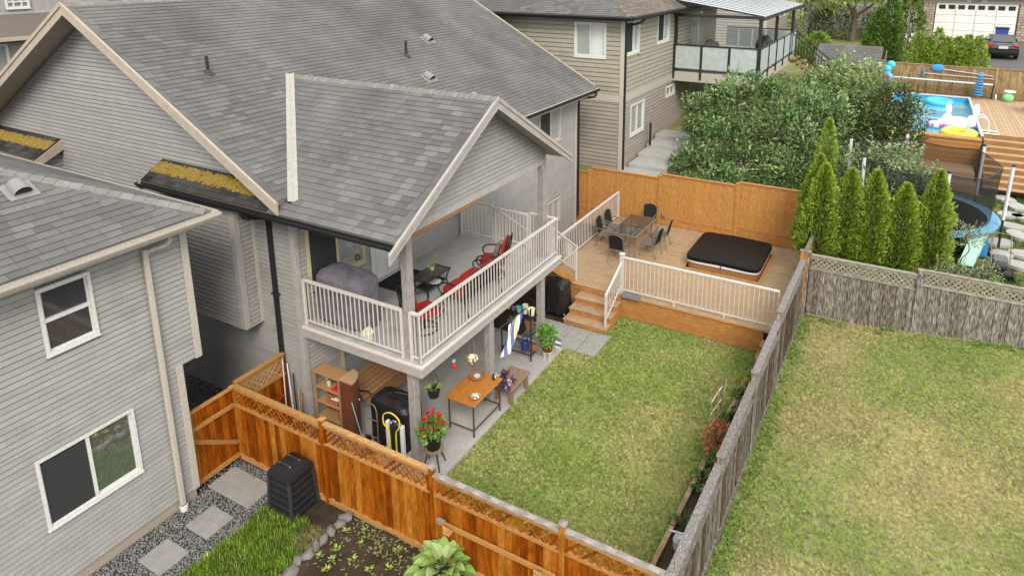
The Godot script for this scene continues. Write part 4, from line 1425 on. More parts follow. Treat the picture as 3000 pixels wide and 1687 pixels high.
# ---------------------------------------------------------------- fences
var slat_meshes := {}
func lattice(parent: Node3D, o: Vector3, du: Vector3, nn: Vector3, L: float, y0: float, y1: float, key: String, step := 0.14, w := 0.04) -> void:
	var H := y1 - y0
	for dirn in [1.0, -1.0]:
		var mk2 := "%.3f %.1f %.2f %s" % [H, dirn, w, du]
		if not slat_meshes.has(mk2):
			var hw := w * 0.7071
			var p := PackedVector2Array([Vector2(-hw, 0), Vector2(hw, 0), Vector2(hw + dirn * H, H), Vector2(-hw + dirn * H, H)])
			var g := Geo.new()
			g.prism(p, Vector3.ZERO, du, Vector3.UP, .008)
			slat_meshes[mk2] = g.mesh()
		var n := int((L - H) / step)
		for i in n + 1:
			var s: float = (L - H - n * step) / 2 + i * step + (0.0 if dirn > 0 else H)
			put(parent, "lattice_slat", slat_meshes[mk2], pick(key), Transform3D(Basis(), o + du * s + Vector3.UP * y0 + nn * .005 * dirn))
		# short slats that close the two ends
		for e in 2:
			for i in int(H / step):
				var hh := H - (i + .6) * step
				if hh < .05: continue
				var a := Vector2(0, 0)
				var b := Vector2(0, 0)
				if (dirn > 0) == (e == 0):
					a = Vector2(0, H - hh) if e == 0 else Vector2(L, H - hh)
					b = a + Vector2(dirn * hh, hh)
				else:
					a = Vector2(0, hh) if e == 0 else Vector2(L, hh)
					b = a + Vector2(-dirn * hh, -hh)
				var p3: Vector3 = o + du * a.x + Vector3.UP * (y0 + a.y) + nn * .005 * dirn
				var q3: Vector3 = o + du * b.x + Vector3.UP * (y0 + b.y) + nn * .005 * dirn
				bar(parent, "lattice_slat", p3, q3, .008, w, pick(key), nn.cross((q3 - p3).normalized()))

# o: base of one end; boards stand between yb and the lattice
func fence_panel(parent: Node3D, o: Vector3, du: Vector3, nn: Vector3, L: float, yt: float, lat: float, keys: Array, bw := 0.142, yb := 0.0, kick := 0.1, cap := .10, step_out := .02) -> Node3D:
	var p := sub(parent, "panel")
	var up := Vector3.UP
	var b := Basis(du, up, nn)
	if du.cross(up).dot(nn) < 0: b = Basis(-du, up, nn)
	var mid := o + du * (L / 2)
	bx(p, "cap_rail", mid + up * (yt - .018), V(L, .036, cap), pick(keys[1]), b)
	bx(p, "top_rail", mid + up * (yt - .075), V(L, .078, .04), pick(keys[1]), b)
	var yl := yt - .115
	if lat > 0:
		lattice(p, o + up * 0, du, nn, L, yl - lat, yl, keys[2])
		yl -= lat
		bx(p, "mid_rail", mid + up * (yl - .02), V(L, .04, .09), pick(keys[1]), b)
		yl -= .04
	if kick > 0:
		bx(p, "kickboard", mid + up * (yb + kick / 2) + nn * .012, V(L, kick, .036), pick(keys[1]), b)
		bx(p, "bottom_rail", mid + up * (yb + kick + .018) + nn * .02, V(L, .034, .055), pick(keys[1]), b)
		yb += kick + .035
	var n := int(round(L / bw))
	var w := L / n
	for i in n:
		bx(p, "board", o + du * ((i + .5) * w) + up * ((yl + yb) / 2) + nn * (step_out * (i % 2) + rnd(-.0015, .0015)), V(w - .004 if i % 2 else w + .014, yl - yb - .002 * (i % 2), .018), pick(keys[0]), b)
	for e in [0.022, L - .022]:
		bx(p, "edge_trim", o + du * e + up * ((yt - .115 + yb) / 2) + nn * .022, V(.04, yt - .115 - yb, .03), pick(keys[0]), b)
	return p

func fence_post(parent: Node3D, p: Vector3, h: float, key: String, capkey: String, w := 0.09, cap_mat: Material = null) -> void:
	var o := sub(parent, "post")
	cs(o, "shaft", p - V(w / 2, 0, w / 2), p + V(w / 2, h - .05, w / 2), pick(key), .006)
	var c := cap_mat if cap_mat else pick(capkey)
	cs(o, "cap", p + V(-w / 2 - .018, h - .05, -w / 2 - .018), p + V(w / 2 + .018, h - .022, w / 2 + .018), c, .004)
	var g := Geo.new()
	var q := w / 2
	var t := p + V(0, h + .01, 0)
	var c4 := [p + V(-q, h - .022, -q), p + V(q, h - .022, -q), p + V(q, h - .022, q), p + V(-q, h - .022, q)]
	for i in 4:
		g.tri(c4[(i + 1) % 4], c4[i], t)
	geo(o, "cap_top", g, c)

func build_front_fence() -> void:
	var f := thing("cedar_fence", "orange-stained cedar fence with lattice top in front of the patio", "fence")
	var Z := V(0, 0, 1)
	var keys := ["cedar", "cedar_flat", "cedar"]
	var x := 7.41
	var zs := [-11.37, -8.86, -6.31, -3.84]
	fence_post(f, V(x, -.02, zs[0]), 1.72, "cedar", "cedar_flat")
	fence_post(f, V(x, -.02, zs[1]), 1.87, "cedar", "cedar_flat")
	fence_post(f, V(x, -.02, zs[2]), 1.87, "cedar", "cedar_flat", .09, M.cedar_grey)
	fence_post(f, V(x, -.02, zs[3]), 1.87, "cedar", "cedar_flat", .09, M.cedar_grey)
	fence_panel(f, V(x, 0, zs[0] + .045), Z, Vector3.LEFT, zs[1] - zs[0] - .09, 1.72, .30, keys)
	fence_panel(f, V(x, 0, zs[1] + .045), Z, Vector3.LEFT, zs[2] - zs[1] - .09, 1.76, .30, keys)
	var p3 := fence_panel(f, V(x, 0, zs[2] + .045), Z, Vector3.LEFT, zs[3] - zs[2] - .09, 1.70, .26, keys)
	var p4 := fence_panel(f, V(x, 0, zs[3] + .045), Z, Vector3.LEFT, 1.68, 1.72, .26, keys)
	for p in [p3, p4]:
		for c in p.get_children():
			if str(c.name).begins_with("cap_rail"):
				c.material_override = M.cedar_grey
	# the bar that holds the middle panel shut, in its two brackets
	var gb := thing("gate_bar", "long cedar bar held by two wooden brackets on the fence", "bar")
	cs(gb, "bar", V(7.325, .80, -6.2), V(7.365, .89, -3.93), M.cedar_x[0], .006)
	for z in [-5.93, -4.19]:
		cs(gb, "bracket", V(7.225, .77, z - .07), V(7.385, .80, z + .07), M.cedar_flat[2], .01)
		cs(gb, "bracket", V(7.225, .80, z - .07), V(7.25, .92, z + .07), M.cedar_flat[2], .01)
	cs(gb, "latch", V(7.30, .895, -6.18), V(7.36, .925, -6.02), M.vent_grey, .004)
	# gate to the passage between the houses
	var gt := thing("side_gate", "cedar gate with diagonal brace beside the beige house corner", "gate")
	var zg := -11.37
	for i in 7:
		bx(gt, "board", V(6.49 + i * .133, .86, zg + rnd(-.003, .003)), V(.127, 1.54, .018), pick("cedar"))
	cs(gt, "top_rail", V(6.42, 1.63, zg - .045), V(7.36, 1.67, zg + .045), M.cedar_x[0])
	bar(gt, "cross_rail", V(6.42, 1.28, zg + .026), V(7.36, 1.28, zg + .026), .034, .085, M.cedar_x[0])
	bar(gt, "brace", V(6.42, 1.08, zg + .026), V(7.36, .42, zg + .026), .034, .085, M.cedar_x[1])
	bar(gt, "cross_rail", V(6.42, .12, zg + .026), V(7.36, .12, zg + .026), .034, .09, M.cedar_x[0])
	# short lattice run between the corner post and the grey house
	var s := thing("cedar_fence", "short cedar lattice panel joining corner post to the grey house", "fence")
	fence_panel(s, V(7.46, 0, -11.37), Vector3.RIGHT, V(0, 0, 1), 1.2, 1.74, .36, ["cedar", "cedar_x", "cedar_flat"])

func build_rear_fence() -> void:
	var f := thing("weathered_fence", "weathered grey board fence running along the raised planter", "fence")
	var du := V(1, 0, .016).normalized()
	var nn := V(-.016, 0, 1).normalized()
	var o := V(0, 0, -2.28)
	var xs := [7.45, 9.98, 12.45, 14.9, 18.3]
	var ht := [1.66, 1.74, 1.90, 2.06]
	var keys := ["rear_wood", "grey_wood_x", "grey_wood_x"]
	for i in 4:
		var L: float = xs[i + 1] - xs[i] - .1
		fence_panel(f, o + du * (xs[i] + .05), du, nn, L, ht[i], .24, keys, .14, neighbour_y(xs[i], -2) - .02, .12, .15)
		fence_post(f, o + du * xs[i] - V(0, .05, 0), ht[i] + .14, "grey_wood", "grey_wood_x", .1)
	# the taller run beside the wooden deck, stained orange within
	var d := thing("deck_side_fence", "fence with grey cap along the open end of wooden deck", "fence")
	fence_post(d, o + du * 18.35 + V(0, .2, -.06), 2.1, "orange_wood", "grey_wood_x", .1)
	fence_post(d, o + du * 21.95 + V(0, .2, -.06), 2.3, "orange_wood", "grey_wood_x", .1)
	fence_panel(d, o + du * 18.42 + V(0, .2, 0), du, nn, 3.45, 2.0, 0, ["orange_wood", "grey_wood_x", "orange_wood"], .12, .2, .12)

func build_far_fences() -> void:
	# stained fence behind the wooden deck
	var f := thing("stained_fence", "tan-stained board fence behind the hot tub deck", "fence")
	var Z := V(0, 0, 1)
	var keys := ["orange_wood", "orange_z", "orange_wood"]
	var x := 22.05
	var runs := [[-12.9, -10.33, 2.25, .74], [-10.33, -7.5, 2.46, .74], [-7.5, -4.72, 2.62, .86], [-4.72, -2.05, 2.75, .99]]
	for r in runs:
		fence_panel(f, V(x, 0, r[0] + .05), Z, Vector3.LEFT, r[1] - r[0] - .1, r[2], 0, keys, .095, r[3], .09, .10, .006)
		fence_post(f, V(x, .2, r[1]), r[2] - .1, "orange_wood", "orange_z", .11)
		for k in 3:
			cs(f, "retaining_board", V(x - .03, .1 + k * .3, r[0] + .05), V(x + .02, minf(.39 + k * .3, r[3] - .01), r[1] - .05), pick("orange_z"))
	cs(thing("outlet_box", "small grey electrical box at the fence foot", "box"), "box", V(21.93, 1.02, -7.36), V(22.0, 1.15, -7.26), M.vent_grey)
	# weathered cross fence between the dry lawn and the trampoline garden
	var g := thing("lattice_fence", "weathered lattice-top fence in front of the small cypresses", "fence")
	var xx := 18.8
	var gk := ["grey_wood", "grey_wood_z", "grey_wood_z"]
	var rr := [[-1.92, .88, 2.02, .12], [.88, 3.6, 2.18, .3], [3.6, 6.4, 2.3, .5]]
	fence_post(g, V(xx, -.1, -1.95), 2.2, "grey_wood", "grey_wood_z", .12)
	for r in rr:
		fence_panel(g, V(xx, 0, r[0] + .06), Z, Vector3.LEFT, r[1] - r[0] - .12, r[2], .30, gk, .15, r[3] - .06, .1)
		fence_post(g, V(xx, -.1, r[1]), r[2] + .27, "grey_wood", "grey_wood_z", .13)

# ---------------------------------------------------------------- the wooden deck
func build_lower_deck() -> void:
	var d := thing("wooden_deck", "tan wooden deck with white railings, steps and board skirt", "deck")
	var y := .68
	var n := 40
	var w := 5.62 / n
	var tub := Rect2(18.98, -5.6, 2.32, 2.34)
	for i in n:
		var x := 16.38 + (i + .5) * w
		var m := pick("deck_wood")
		if x > tub.position.x and x < tub.end.x:
			bx(d, "deck_board", V(x, y - .014, (-9.1 + tub.position.y) / 2), V(w - .009, .028, tub.position.y + 9.1), m)
			bx(d, "deck_board", V(x, y - .014, (tub.end.y - 2.12) / 2), V(w - .009, .028, -2.12 - tub.end.y), m)
		else:
			bx(d, "deck_board", V(x, y - .014, -5.61), V(w - .009, .028, 6.98), m)
	# dark frame below the boards
	cs(d, "joists", V(16.45, .2, -9.08), V(22.0, .62, -5.7), M.earth)
	cs(d, "joists", V(16.45, .2, -5.7), V(18.9, .62, -2.2), M.earth)
	for k in 5:
		cs(d, "skirt_board", V(16.38, .01 + k * .128, -6.66), V(16.41, .01 + k * .128 + .122, -2.6), pick("orange_z"), .005)
	cs(d, "skirt_board", V(16.34, .645, -6.7), V(16.38, .672, -2.3), M.orange_z[0], .005)
	for k in 4:
		cs(d, "skirt_board", V(16.4, .03 + k * .15, -9.1), V(16.43, .17 + k * .15, -7.95), pick("orange_z"), .005)
	# steps down to the patio
	for i in 3:
		var yy := .17 * (i + 1)
		var x0 := 15.24 + i * .36
		var st := sub(d, "step")
		cs(st, "tread", V(x0 - .02, yy - .035, -7.92), V(x0 + .18, yy, -6.58), pick("deck_wood"), .006)
		cs(st, "tread", V(x0 + .186, yy - .035, -7.92), V(x0 + .40, yy, -6.58), pick("deck_wood"), .006)
		cs(st, "riser", V(x0, yy - .17 if i > 0 else .03, -7.9), V(x0 + .03, yy - .036, -6.6), pick("orange_z"), .004)
		cs(st, "cheek", V(x0 + .03, .02, -6.63), V(x0 + .39, yy - .036, -6.6), pick("orange_wood"), .004)
		cs(st, "cheek", V(x0 + .03, .02, -7.9), V(x0 + .39, yy - .036, -7.87), pick("orange_wood"), .004)
	cs(d, "edge_riser", V(16.34, .51, -7.95), V(16.378, .645, -6.6), M.orange_z[1], .004)
	var m2: Material = M.white_rail
	railing(d, V(16.47, y, -6.66), V(16.47, y, -2.3), m2, 1.16, .125, "front_railing", .14)
	for z in [-5.1, -3.7]:
		cs(d, "rail_foot", V(16.44, y, z), V(16.5, y + .14, z + .05), m2)
	railing(d, V(16.68, y, -9.05), V(21.9, y, -9.05), m2, 1.05, .118, "side_railing", .1)
	var r := sub(d, "step_railing")
	bar(r, "top_rail", V(16.47, 1.66, -6.66), V(15.36, 1.13, -6.66), .06, .045, m2)
	bar(r, "bottom_rail", V(16.42, .92, -6.66), V(15.4, .38, -6.66), .03, .03, m2)
	for i in range(1, 9):
		var p := V(16.47, 1.29, -6.66).lerp(V(15.36, .76, -6.66), i / 9.0)
		bx(r, "baluster", p, V(.019, .74, .019), m2)
	cs(r, "post", V(15.33, .17, -6.69), V(15.39, 1.15, -6.63), m2)
	cs(r, "post", V(16.42, .68, -6.72), V(16.53, 1.9, -6.6), m2)
	cs(r, "post_cap", V(16.40, 1.9, -6.74), V(16.55, 1.93, -6.58), m2, .01)
	# paving slabs at the foot of the steps
	var pts := [[14.13, -7.35, 15.2, -6.9], [14.13, -6.98, 14.75, -6.4], [14.78, -7.0, 15.35, -6.4]]
	for px in 2:
		for pz in 4:
			var x0 := 14.13 + px * .56
			var z0 := -8.65 + pz * .56
			var sl := cs(self, numbered("paving_slab"), V(x0, -.04, z0), V(x0 + .545, .025 + rnd(0, .006), z0 + .545), M.paver, .008)
			tag(sl, "square grey paving slab at the foot of deck steps", "paving slab", "slabs by the deck steps")

func onx(px: float, py: float, x: float) -> Vector3:
	var d := cam_basis * V((px - PPX) / FOCAL, (PPY - py) / FOCAL, -1)
	return EYE + d * (x / d.x)

func ony(px: float, py: float, y: float) -> Vector3:
	var d := cam_basis * V((px - PPX) / FOCAL, (PPY - py) / FOCAL, -1)
	return EYE + d * ((y - EYE.y) / d.y)

# ---------------------------------------------------------------- shared shapes
# a fitted cloth cover: rings of a rounded rectangle with hanging folds
func drape(g: Geo, o: Vector3, sx: float, sz: float, h: float, top := Vector2(.8, .7), shift := Vector2.ZERO, fold := .035, sd := 1, rot := 0.0) -> void:
	var noise := FastNoiseLite.new()
	noise.seed = sd
	noise.frequency = .9
	var n := 44
	var lv := [[0.0, 1.0, 1.0], [.18, 1.0, .85], [.4, 1.0, .6], [.62, .99, .35], [.74, .985, .25], [.80, .96, .2], [.88, .5, .2], [.95, .2, .25], [.99, .06, .2], [1.0, 0.0, .1]]
	var rows := []
	var b := Basis(Vector3.UP, rot)
	for l in lv:
		var row := []
		var k: float = l[1]
		for i in n:
			var a := TAU * i / n
			var c := cos(a)
			var s := sin(a)
			var ux := signf(c) * pow(absf(c), .42)
			var uz := signf(s) * pow(absf(s), .42)
			var f: float = 1.0 + fold * l[2] * (noise.get_noise_2d(i * 2.6, l[0] * 1.5) + .6 * sin(a * 9.0 + l[0] * 2.0)) * 2.0
			var wx: float = lerpf(top.x, 1.0, k) if l[0] < .93 else top.x * (1.0 - (l[0] - .93) / .07) * .9
			var wz: float = lerpf(top.y, 1.0, k) if l[0] < .93 else top.y * (1.0 - (l[0] - .93) / .07) * .9
			var y: float = h * (l[0] if l[0] < .8 else .8 + (l[0] - .8))
			row.append(o + b * V(ux * sx * .5 * wx * f + shift.x * (1 - k), y + noise.get_noise_2d(i, 40 + l[0] * 30) * .02, uz * sz * .5 * wz * f + shift.y * (1 - k)))
		rows.append(row)
	for j in rows.size() - 1:
		for i in n:
			var i2 := (i + 1) % n
			g.quad(rows[j][i], rows[j + 1][i], rows[j + 1][i2], rows[j][i2])

func cushion(g: Geo, t: Transform3D, s: Vector3) -> void:
	# a soft box: superellipsoid
	var nu := 20
	var nv := 10
	var grid := []
	for j in nv + 1:
		var th := PI * j / nv
		var row := []
		for i in nu:
			var ph := TAU * i / nu
			var f := func(w: float, e: float) -> float: return signf(w) * pow(absf(w), e)
			var p := V(f.call(sin(th), .35) * f.call(cos(ph), .35), f.call(cos(th), .6), f.call(sin(th), .35) * f.call(sin(ph), .35))
			row.append([t * (p * s * .5), (t.basis * V(p.x * .4, p.y * 1.4, p.z * .4)).normalized()])
		grid.append(row)
	for j in nv:
		for i in nu:
			var i2 := (i + 1) % nu
			g.quad(grid[j][i][0], grid[j][i2][0], grid[j + 1][i2][0], grid[j + 1][i][0])

func leaf(g: Geo, p: Vector3, d: Vector3, up: Vector3, L: float, w: float, fold := .25) -> void:
	var s := d.cross(up).normalized()
	var n := s.cross(d).normalized()
	var m := p + d * (L * .45)
	var tip := p + d * L - n * (L * .12)
	var l := m + s * (w * .5) + n * (w * fold)
	var r := m - s * (w * .5) + n * (w * fold)
	g.tri(p, l, tip)
	g.tri(p, tip, r)

func rdir() -> Vector3:
	var z := rnd(-1, 1)
	var a := rnd(0, TAU)
	var r := sqrt(1 - z * z)
	return V(r * cos(a), z, r * sin(a))

# leaves spread through a volume, in clumps; tones are linear colours
func crown(g: Geo, o: Vector3, r: Vector3, clumps: int, per: int, L: float, cols: Array, cr := .35) -> void:
	for c in clumps:
		var d := rdir()
		var reach := .35 + .65 * pow(rng.randf(), .33)  # how far out the clump sits
		var cp := o + V(d.x * r.x, d.y * r.y, d.z * r.z) * reach
		var tone := rnd(.7, 1.25)
		var base: Color = cols[rng.randi() % cols.size()]
		for i in per:
			var q := cp + rdir() * cr * pow(rng.randf(), .5)
			var out := ((q - o) / r + rdir() * .9 + V(0, .35, 0)).normalized()
			var t := tone * rnd(.75, 1.3)
			g.tint = Color(base.r * t, base.g * t, base.b * t)
			var upv := (V(0, 1, 0) + rdir() * .6).normalized()
			leaf(g, q, out, upv, L * rnd(.55, 1.4), L * rnd(.4, .65))

func tree(called: String, label: String, cat: String, base: Vector3, blobs: Array, L: float, per: int, cols: Array, trunk_r := .1, group := "") -> Node3D:
	var t := thing(called, label, cat, base, 0, group)
	var g := Geo.new()
	var tg := Geo.new()
	var mid := Vector3.ZERO
	for b in blobs:
		mid += (b[0] - base) / blobs.size()
	var fork := mid * .45
	tg.tube(curve_pts([Vector3.ZERO, fork * .5 + V(.04, 0, -.03), fork], 4), trunk_r, trunk_r * .7, 8)
	for b in blobs:
		var c: Vector3 = b[0] - base
		var r: Vector3 = b[1]
		crown(g, c, r, b[2], per, L, cols, b[3] if b.size() > 3 else .35)
		tg.tube(curve_pts([fork, fork.lerp(c, .5) + rdir() * .15, c], 4), trunk_r * .6, .02, 6)
		# upright shoots that break the outline
		for k in 7:
			var d := rdir()
			d.y = absf(d.y)
			var q := c + V(d.x * r.x, d.y * r.y, d.z * r.z) * .92
			var dirn := (V(0, 1, 0) + d * .5 + rdir() * .25).normalized()
			var len := rnd(2.5, 5.0) * L
			tg.tube([q, q + dirn * len], .008, .003, 4)
			for j in 14:
				var base_c: Color = cols[rng.randi() % cols.size()]
				var tt := rnd(.9, 1.5)
				g.tint = Color(base_c.r * tt, base_c.g * tt, base_c.b * tt)
				leaf(g, q + dirn * len * (j / 13.0), (rdir() + dirn * .8).normalized(), (V(0, 1, 0) + rdir() * .5).normalized(), L * rnd(.6, 1.0), L * rnd(.35, .55))
		for k in 5:
			var d := rdir()
			d.y = absf(d.y) * .8
			var e := c + V(d.x * r.x, d.y * r.y, d.z * r.z) * .8
			tg.tube([c, c.lerp(e, .5) + rdir() * .08, e], .022, .006, 5)
	geo(t, "trunk", tg, M.bark)
	geo(t, "crown", g, M.leaf)
	return t

func thuja(label: String, base: Vector3, h: float, r: float, n: int, L := .085, group := "small cypresses behind the lattice fence", cols: Array = []) -> Node3D:
	if cols.is_empty():
		cols = [Color(.24, .34, .045), Color(.17, .26, .03), Color(.33, .42, .07), Color(.13, .20, .025)]
	var t := thing("cypress_tree", label, "tree", base, 0, group)
	var g := Geo.new()
	var noise := FastNoiseLite.new()
	noise.frequency = 1.1
	noise.seed = int(base.x * 10 + base.z * 31)
	for i in n:
		var k := pow(rng.randf(), 1.25)
		var a := rnd(0, TAU)
		var prof := (1.0 - pow(k, 4.2)) * (1.0 - .30 * k) * minf(1.0, .75 + k * 3.0) * r
		prof *= 1.0 + .6 * noise.get_noise_3d(cos(a) * 2.2, k * h * 3.2, sin(a) * 2.2)
		var radius := prof * (.55 + .5 * sqrt(rng.randf()))
		var p := V(cos(a) * radius, k * h, sin(a) * radius)
		var out := V(cos(a), rnd(.5, 1.6), sin(a)).normalized()
		var c: Color = cols[rng.randi() % cols.size()]
		g.tint = c
		var side := (V(-sin(a), 0, cos(a)) + rdir() * .7).normalized()
		leaf(g, p, (out + rdir() * .3).normalized(), side, L * rnd(.8, 1.6), L * rnd(.4, .7), .1)
	geo(t, "crown", g, M.leaf)
	var tg := Geo.new()
	tg.tube([V(0, -.05, 0), V(0, h * .8, 0)], .05, .01, 6)
	geo(t, "trunk", tg, M.bark)
	return t

# ---------------------------------------------------------------- beyond the upper street
func build_far_street() -> void:
	ground("driveway", sheet(V(45.5, 3.86, 3.6), V(64, 4.05, 3.6), V(64, 4.05, 9), V(45.5, 3.86, 9)), M.asphalt, "grey driveway in front of the white garage door")
	var h := thing("garage_house", "house with wide white garage door and stone pillars", "house")
	var x := 64.0
	var door := sub(h, "garage_door")
	for r in 4:
		for k in 4:
			cs(door, "door_panel", V(x - .03, 4.05 + r * .62, 1.42 + k * 1.42), V(x + .03, 4.65 + r * .62, 2.82 + k * 1.42), M.garage_white, .02)
	cs(door, "top_panel", V(x - .03, 6.53, 1.42), V(x + .03, 6.86, 7.1), M.garage_white)
	for k in 8:
		cs(door, "window_pane", V(x - .045, 6.38, 1.62 + k * .69), V(x - .03, 6.72, 2.09 + k * .69), M.glass_dark, .004)
	for z in [[.5, 1.35], [7.2, 8.1]]:
		var p := sub(h, "stone_pillar")
		for r in 14:
			var zz: float = z[0]
			while zz < z[1] - .05:
				var w := minf(rnd(.22, .5), z[1] - zz)
				cs(p, "stone", V(x - .12 - rnd(0, .04), 4.0 + r * .21, zz), V(x + .1, 4.195 + r * .21, zz + w - .02), pick("stone_veneer"), .015)
				zz += w
	cs(h, "lintel", V(x - .1, 6.88, .4), V(x + .1, 7.25, 8.2), M.trim_pale)
	cs(h, "wall", V(x + .1, 3.9, -9.0), V(x + 10, 9.5, 9.0), M.siding_tan[0])
	cs(h, "eave", V(x - .5, 7.25, -.2), V(x + .3, 7.4, 9.5), M.vent_grey)
	# house number plate over the door
	var tm := TextMesh.new()
	tm.text = "22238"
	tm.font_size = 30
	tm.pixel_size = .008
	tm.depth = .02
	var pl := sub(h, "number_plate")
	cs(pl, "plate", V(x - .16, 6.96, 3.5), V(x - .11, 7.2, 4.9), M.white, .02)
	var num := put(pl, "number", tm, M.rust_metal, Transform3D(Basis(V(0, 0, 1), Vector3.UP, V(-1, 0, 0)), V(x - .18, 7.08, 4.2)))
	num.name = "number"
	# entry porch and steps beside the garage
	cs(h, "porch_floor", V(60.8, 4.6, -4.0), V(64, 4.8, -.2), M.vent_grey)
	for i in 5:
		cs(h, "step", V(60.0 + i * .3, 3.9 + i * .16, -.9), V(60.32 + i * .3, 4.02 + i * .16, .35), M.foam_grey)
	for z in [-3.9, -1.0]:
		cs(h, "porch_post", V(60.9, 4.8, z), V(61.15, 8.5, z + .25), M.white)
	cs(h, "entry_door", V(64.02, 4.8, -2.6), V(64.08, 7.0, -1.6), M.white)
	window(h, V(64.1, 0, 0), V(0, 0, 1), Vector3.LEFT, Rect2(-4.6, 5.2, 1.4, 1.3), M.white)
	# left part of that row: a grey house at the head of the yard
	var g2 := thing("slate_house", "grey lap-sided house beyond the balcony stair", "house")
	var lw := sub(g2, "wall")
	clap(lw, V(48, 0, 0), V(0, 0, 1), Vector3.LEFT, PackedVector2Array([Vector2(-24, 3.5), Vector2(-9.2, 3.5), Vector2(-9.2, 9.8), Vector2(-24, 9.8)]), .2, "siding", [], .03)
	clap(lw, V(0, 0, -9.2), Vector3.RIGHT, V(0, 0, 1), PackedVector2Array([Vector2(48, 3.5), Vector2(57, 3.5), Vector2(57, 9.8), Vector2(48, 9.8)]), .2, "siding_dun", [Rect2(52.2, 6.0, 1.2, 1.5), Rect2(55.0, 6.0, 1.1, 1.5)], .03)
	cs(g2, "corner_board", V(47.9, 3.5, -9.3), V(48.1, 9.8, -9.1), M.trim_pale)
	window(g2, V(0, 0, -9.2), Vector3.RIGHT, V(0, 0, 1), Rect2(52.2, 6.0, 1.2, 1.5), M.white, {"fw": .1})
	window(g2, V(0, 0, -9.2), Vector3.RIGHT, V(0, 0, 1), Rect2(55.0, 6.0, 1.1, 1.5), M.white, {"fw": .1})
	# house seen over the grey ridge at the far side
	var g3 := thing("street_house", "pale house with gridded window seen past the tall gable", "house")
	g3.position = V(15.0, 0, -36.0)
	cs(g3, "lower_wall", V(-7, 0, -9), V(5, 6.5, 0), M.siding_beige[1])
	var rs := PackedVector2Array([Vector2(-8, 0), Vector2(6, 0), Vector2(6, 3.2), Vector2(-8, 3.2)])
	roof_slab(g3, "lower_roof", V(0, 6.72, .7), Vector3.RIGHT, V(0, .5, -.866), rs, M.shingle_brown[2])
	cs(g3, "gutter", V(-8, 6.55, .68), V(6, 6.72, .78), M.trim)
	cs(g3, "upper_wall", V(.1, 7.0, -9), V(5, 13, -.9), M.siding_beige[2])
	cs(g3, "belly_band", V(-.1, 7.5, -.95), V(5, 7.72, -.86), M.trim_grey)
	cs(g3, "corner_board", V(.0, 7.72, -.95), V(.22, 13, -.85), M.trim_grey)
	window(g3, V(0, 0, -.9), Vector3.RIGHT, V(0, 0, 1), Rect2(.5, 7.85, .95, .95), M.white, {"split": [.81, 1.13], "rows": [8.16, 8.48], "fw": .07, "proud": .1, "room": .02})
	window(g3, Vector3.ZERO, Vector3.RIGHT, V(0, 0, 1), Rect2(-1.6, 5.0, 1.5, 1.4), M.white, {"fw": .08, "blind": ["curtain"], "proud": .08, "room": .02})
	# street tree and shrubs
	var yg := [Color(.22, .30, .03), Color(.28, .35, .05), Color(.17, .24, .025)]
	var tb := V(58.5, 3.95, -4.35)
	tree("street_tree", "yellow-green tree with bare trunk across the upper street", "tree", tb, [[tb + V(0, 5.2, 0), V(3.6, 1.8, 3.8), 170, .8], [tb + V(-1, 4.0, -1.5), V(2.2, 1.2, 2.2), 60, .8], [tb + V(0, 4.0, 2.2), V(2.0, 1.0, 2.0), 50, .8]], .34, 14, yg, .28)
	var dk := [Color(.05, .10, .025), Color(.08, .14, .03), Color(.035, .07, .02)]
	for q in [["round dark green shrub under the yellow-green tree", V(59.5, 3.95, -6.0), V(1.6, 1.3, 1.8)], ["dense dark shrub beside the entry porch", V(59.5, 3.95, -2.4), V(1.4, 1.4, 1.5)], ["low dark shrub below the porch window", V(60.2, 3.95, -7.9), V(1.5, 1.7, 1.6)]]:
		var b: Vector3 = q[1]
		tree("shrub", q[0], "shrub", b, [[b + V(0, q[2].y * .9, 0), q[2], 90, .5]], .22, 12, dk, .08)
	for i in 3:
		thuja(["tall cypress in the clump near the porch steps, narrowest one", "tall cypress in the clump near the porch steps, bushiest one", "tall cypress in the clump near the porch steps, shortest one"][i], V(49.3 + [0, .8, .3][i], 3.6, [-1.4, -.3, -2.1][i]), [4.3, 4.5, 3.3][i], [.8, 1.0, .9][i], 1500, .24, "tall cypresses near the porch steps", [Color(.09, .16, .03), Color(.13, .21, .04), Color(.06, .11, .02)])
	thuja("wide low cypress at the top of the rising side yard", V(46.5, 3.5, -5.5), 2.0, 1.3, 1300, .24, "", [Color(.12, .20, .03), Color(.17, .26, .04)])
	for i in 7:
		thuja("pointed cypress in the hedge between pool fence and driveway", V(44.0 + rnd(-.2, .2), 3.6, .3 + i * .5), rnd(2.2, 2.9), rnd(.48, .6), 1000, .17, "cypress hedge behind the pool fence")
	# parked car
	build_car(V(51.6, 3.93, 5.25))
	var bin := thing("wheelie_bin", "blue wheeled bin standing behind the parked car", "bin", V(58.5, 3.97, 5.7))
	var g := Geo.new()
	g.prism(PackedVector2Array([Vector2(-.3, 0), Vector2(.3, 0), Vector2(.4, 1.35), Vector2(-.4, 1.35)]), V(0, .08, 0), V(0, 0, 1), Vector3.UP, .7)
	geo(bin, "body", g, M.bin_blue)
	cs(bin, "lid", V(-.42, 1.43, -.45), V(.42, 1.52, .45), M.dark_plastic, .03)
	for z in [-.3, .3]:
		tube(bin, "wheel", [V(.3, .1, z - .04), V(.3, .1, z + .04)], .1, M.black_plastic)

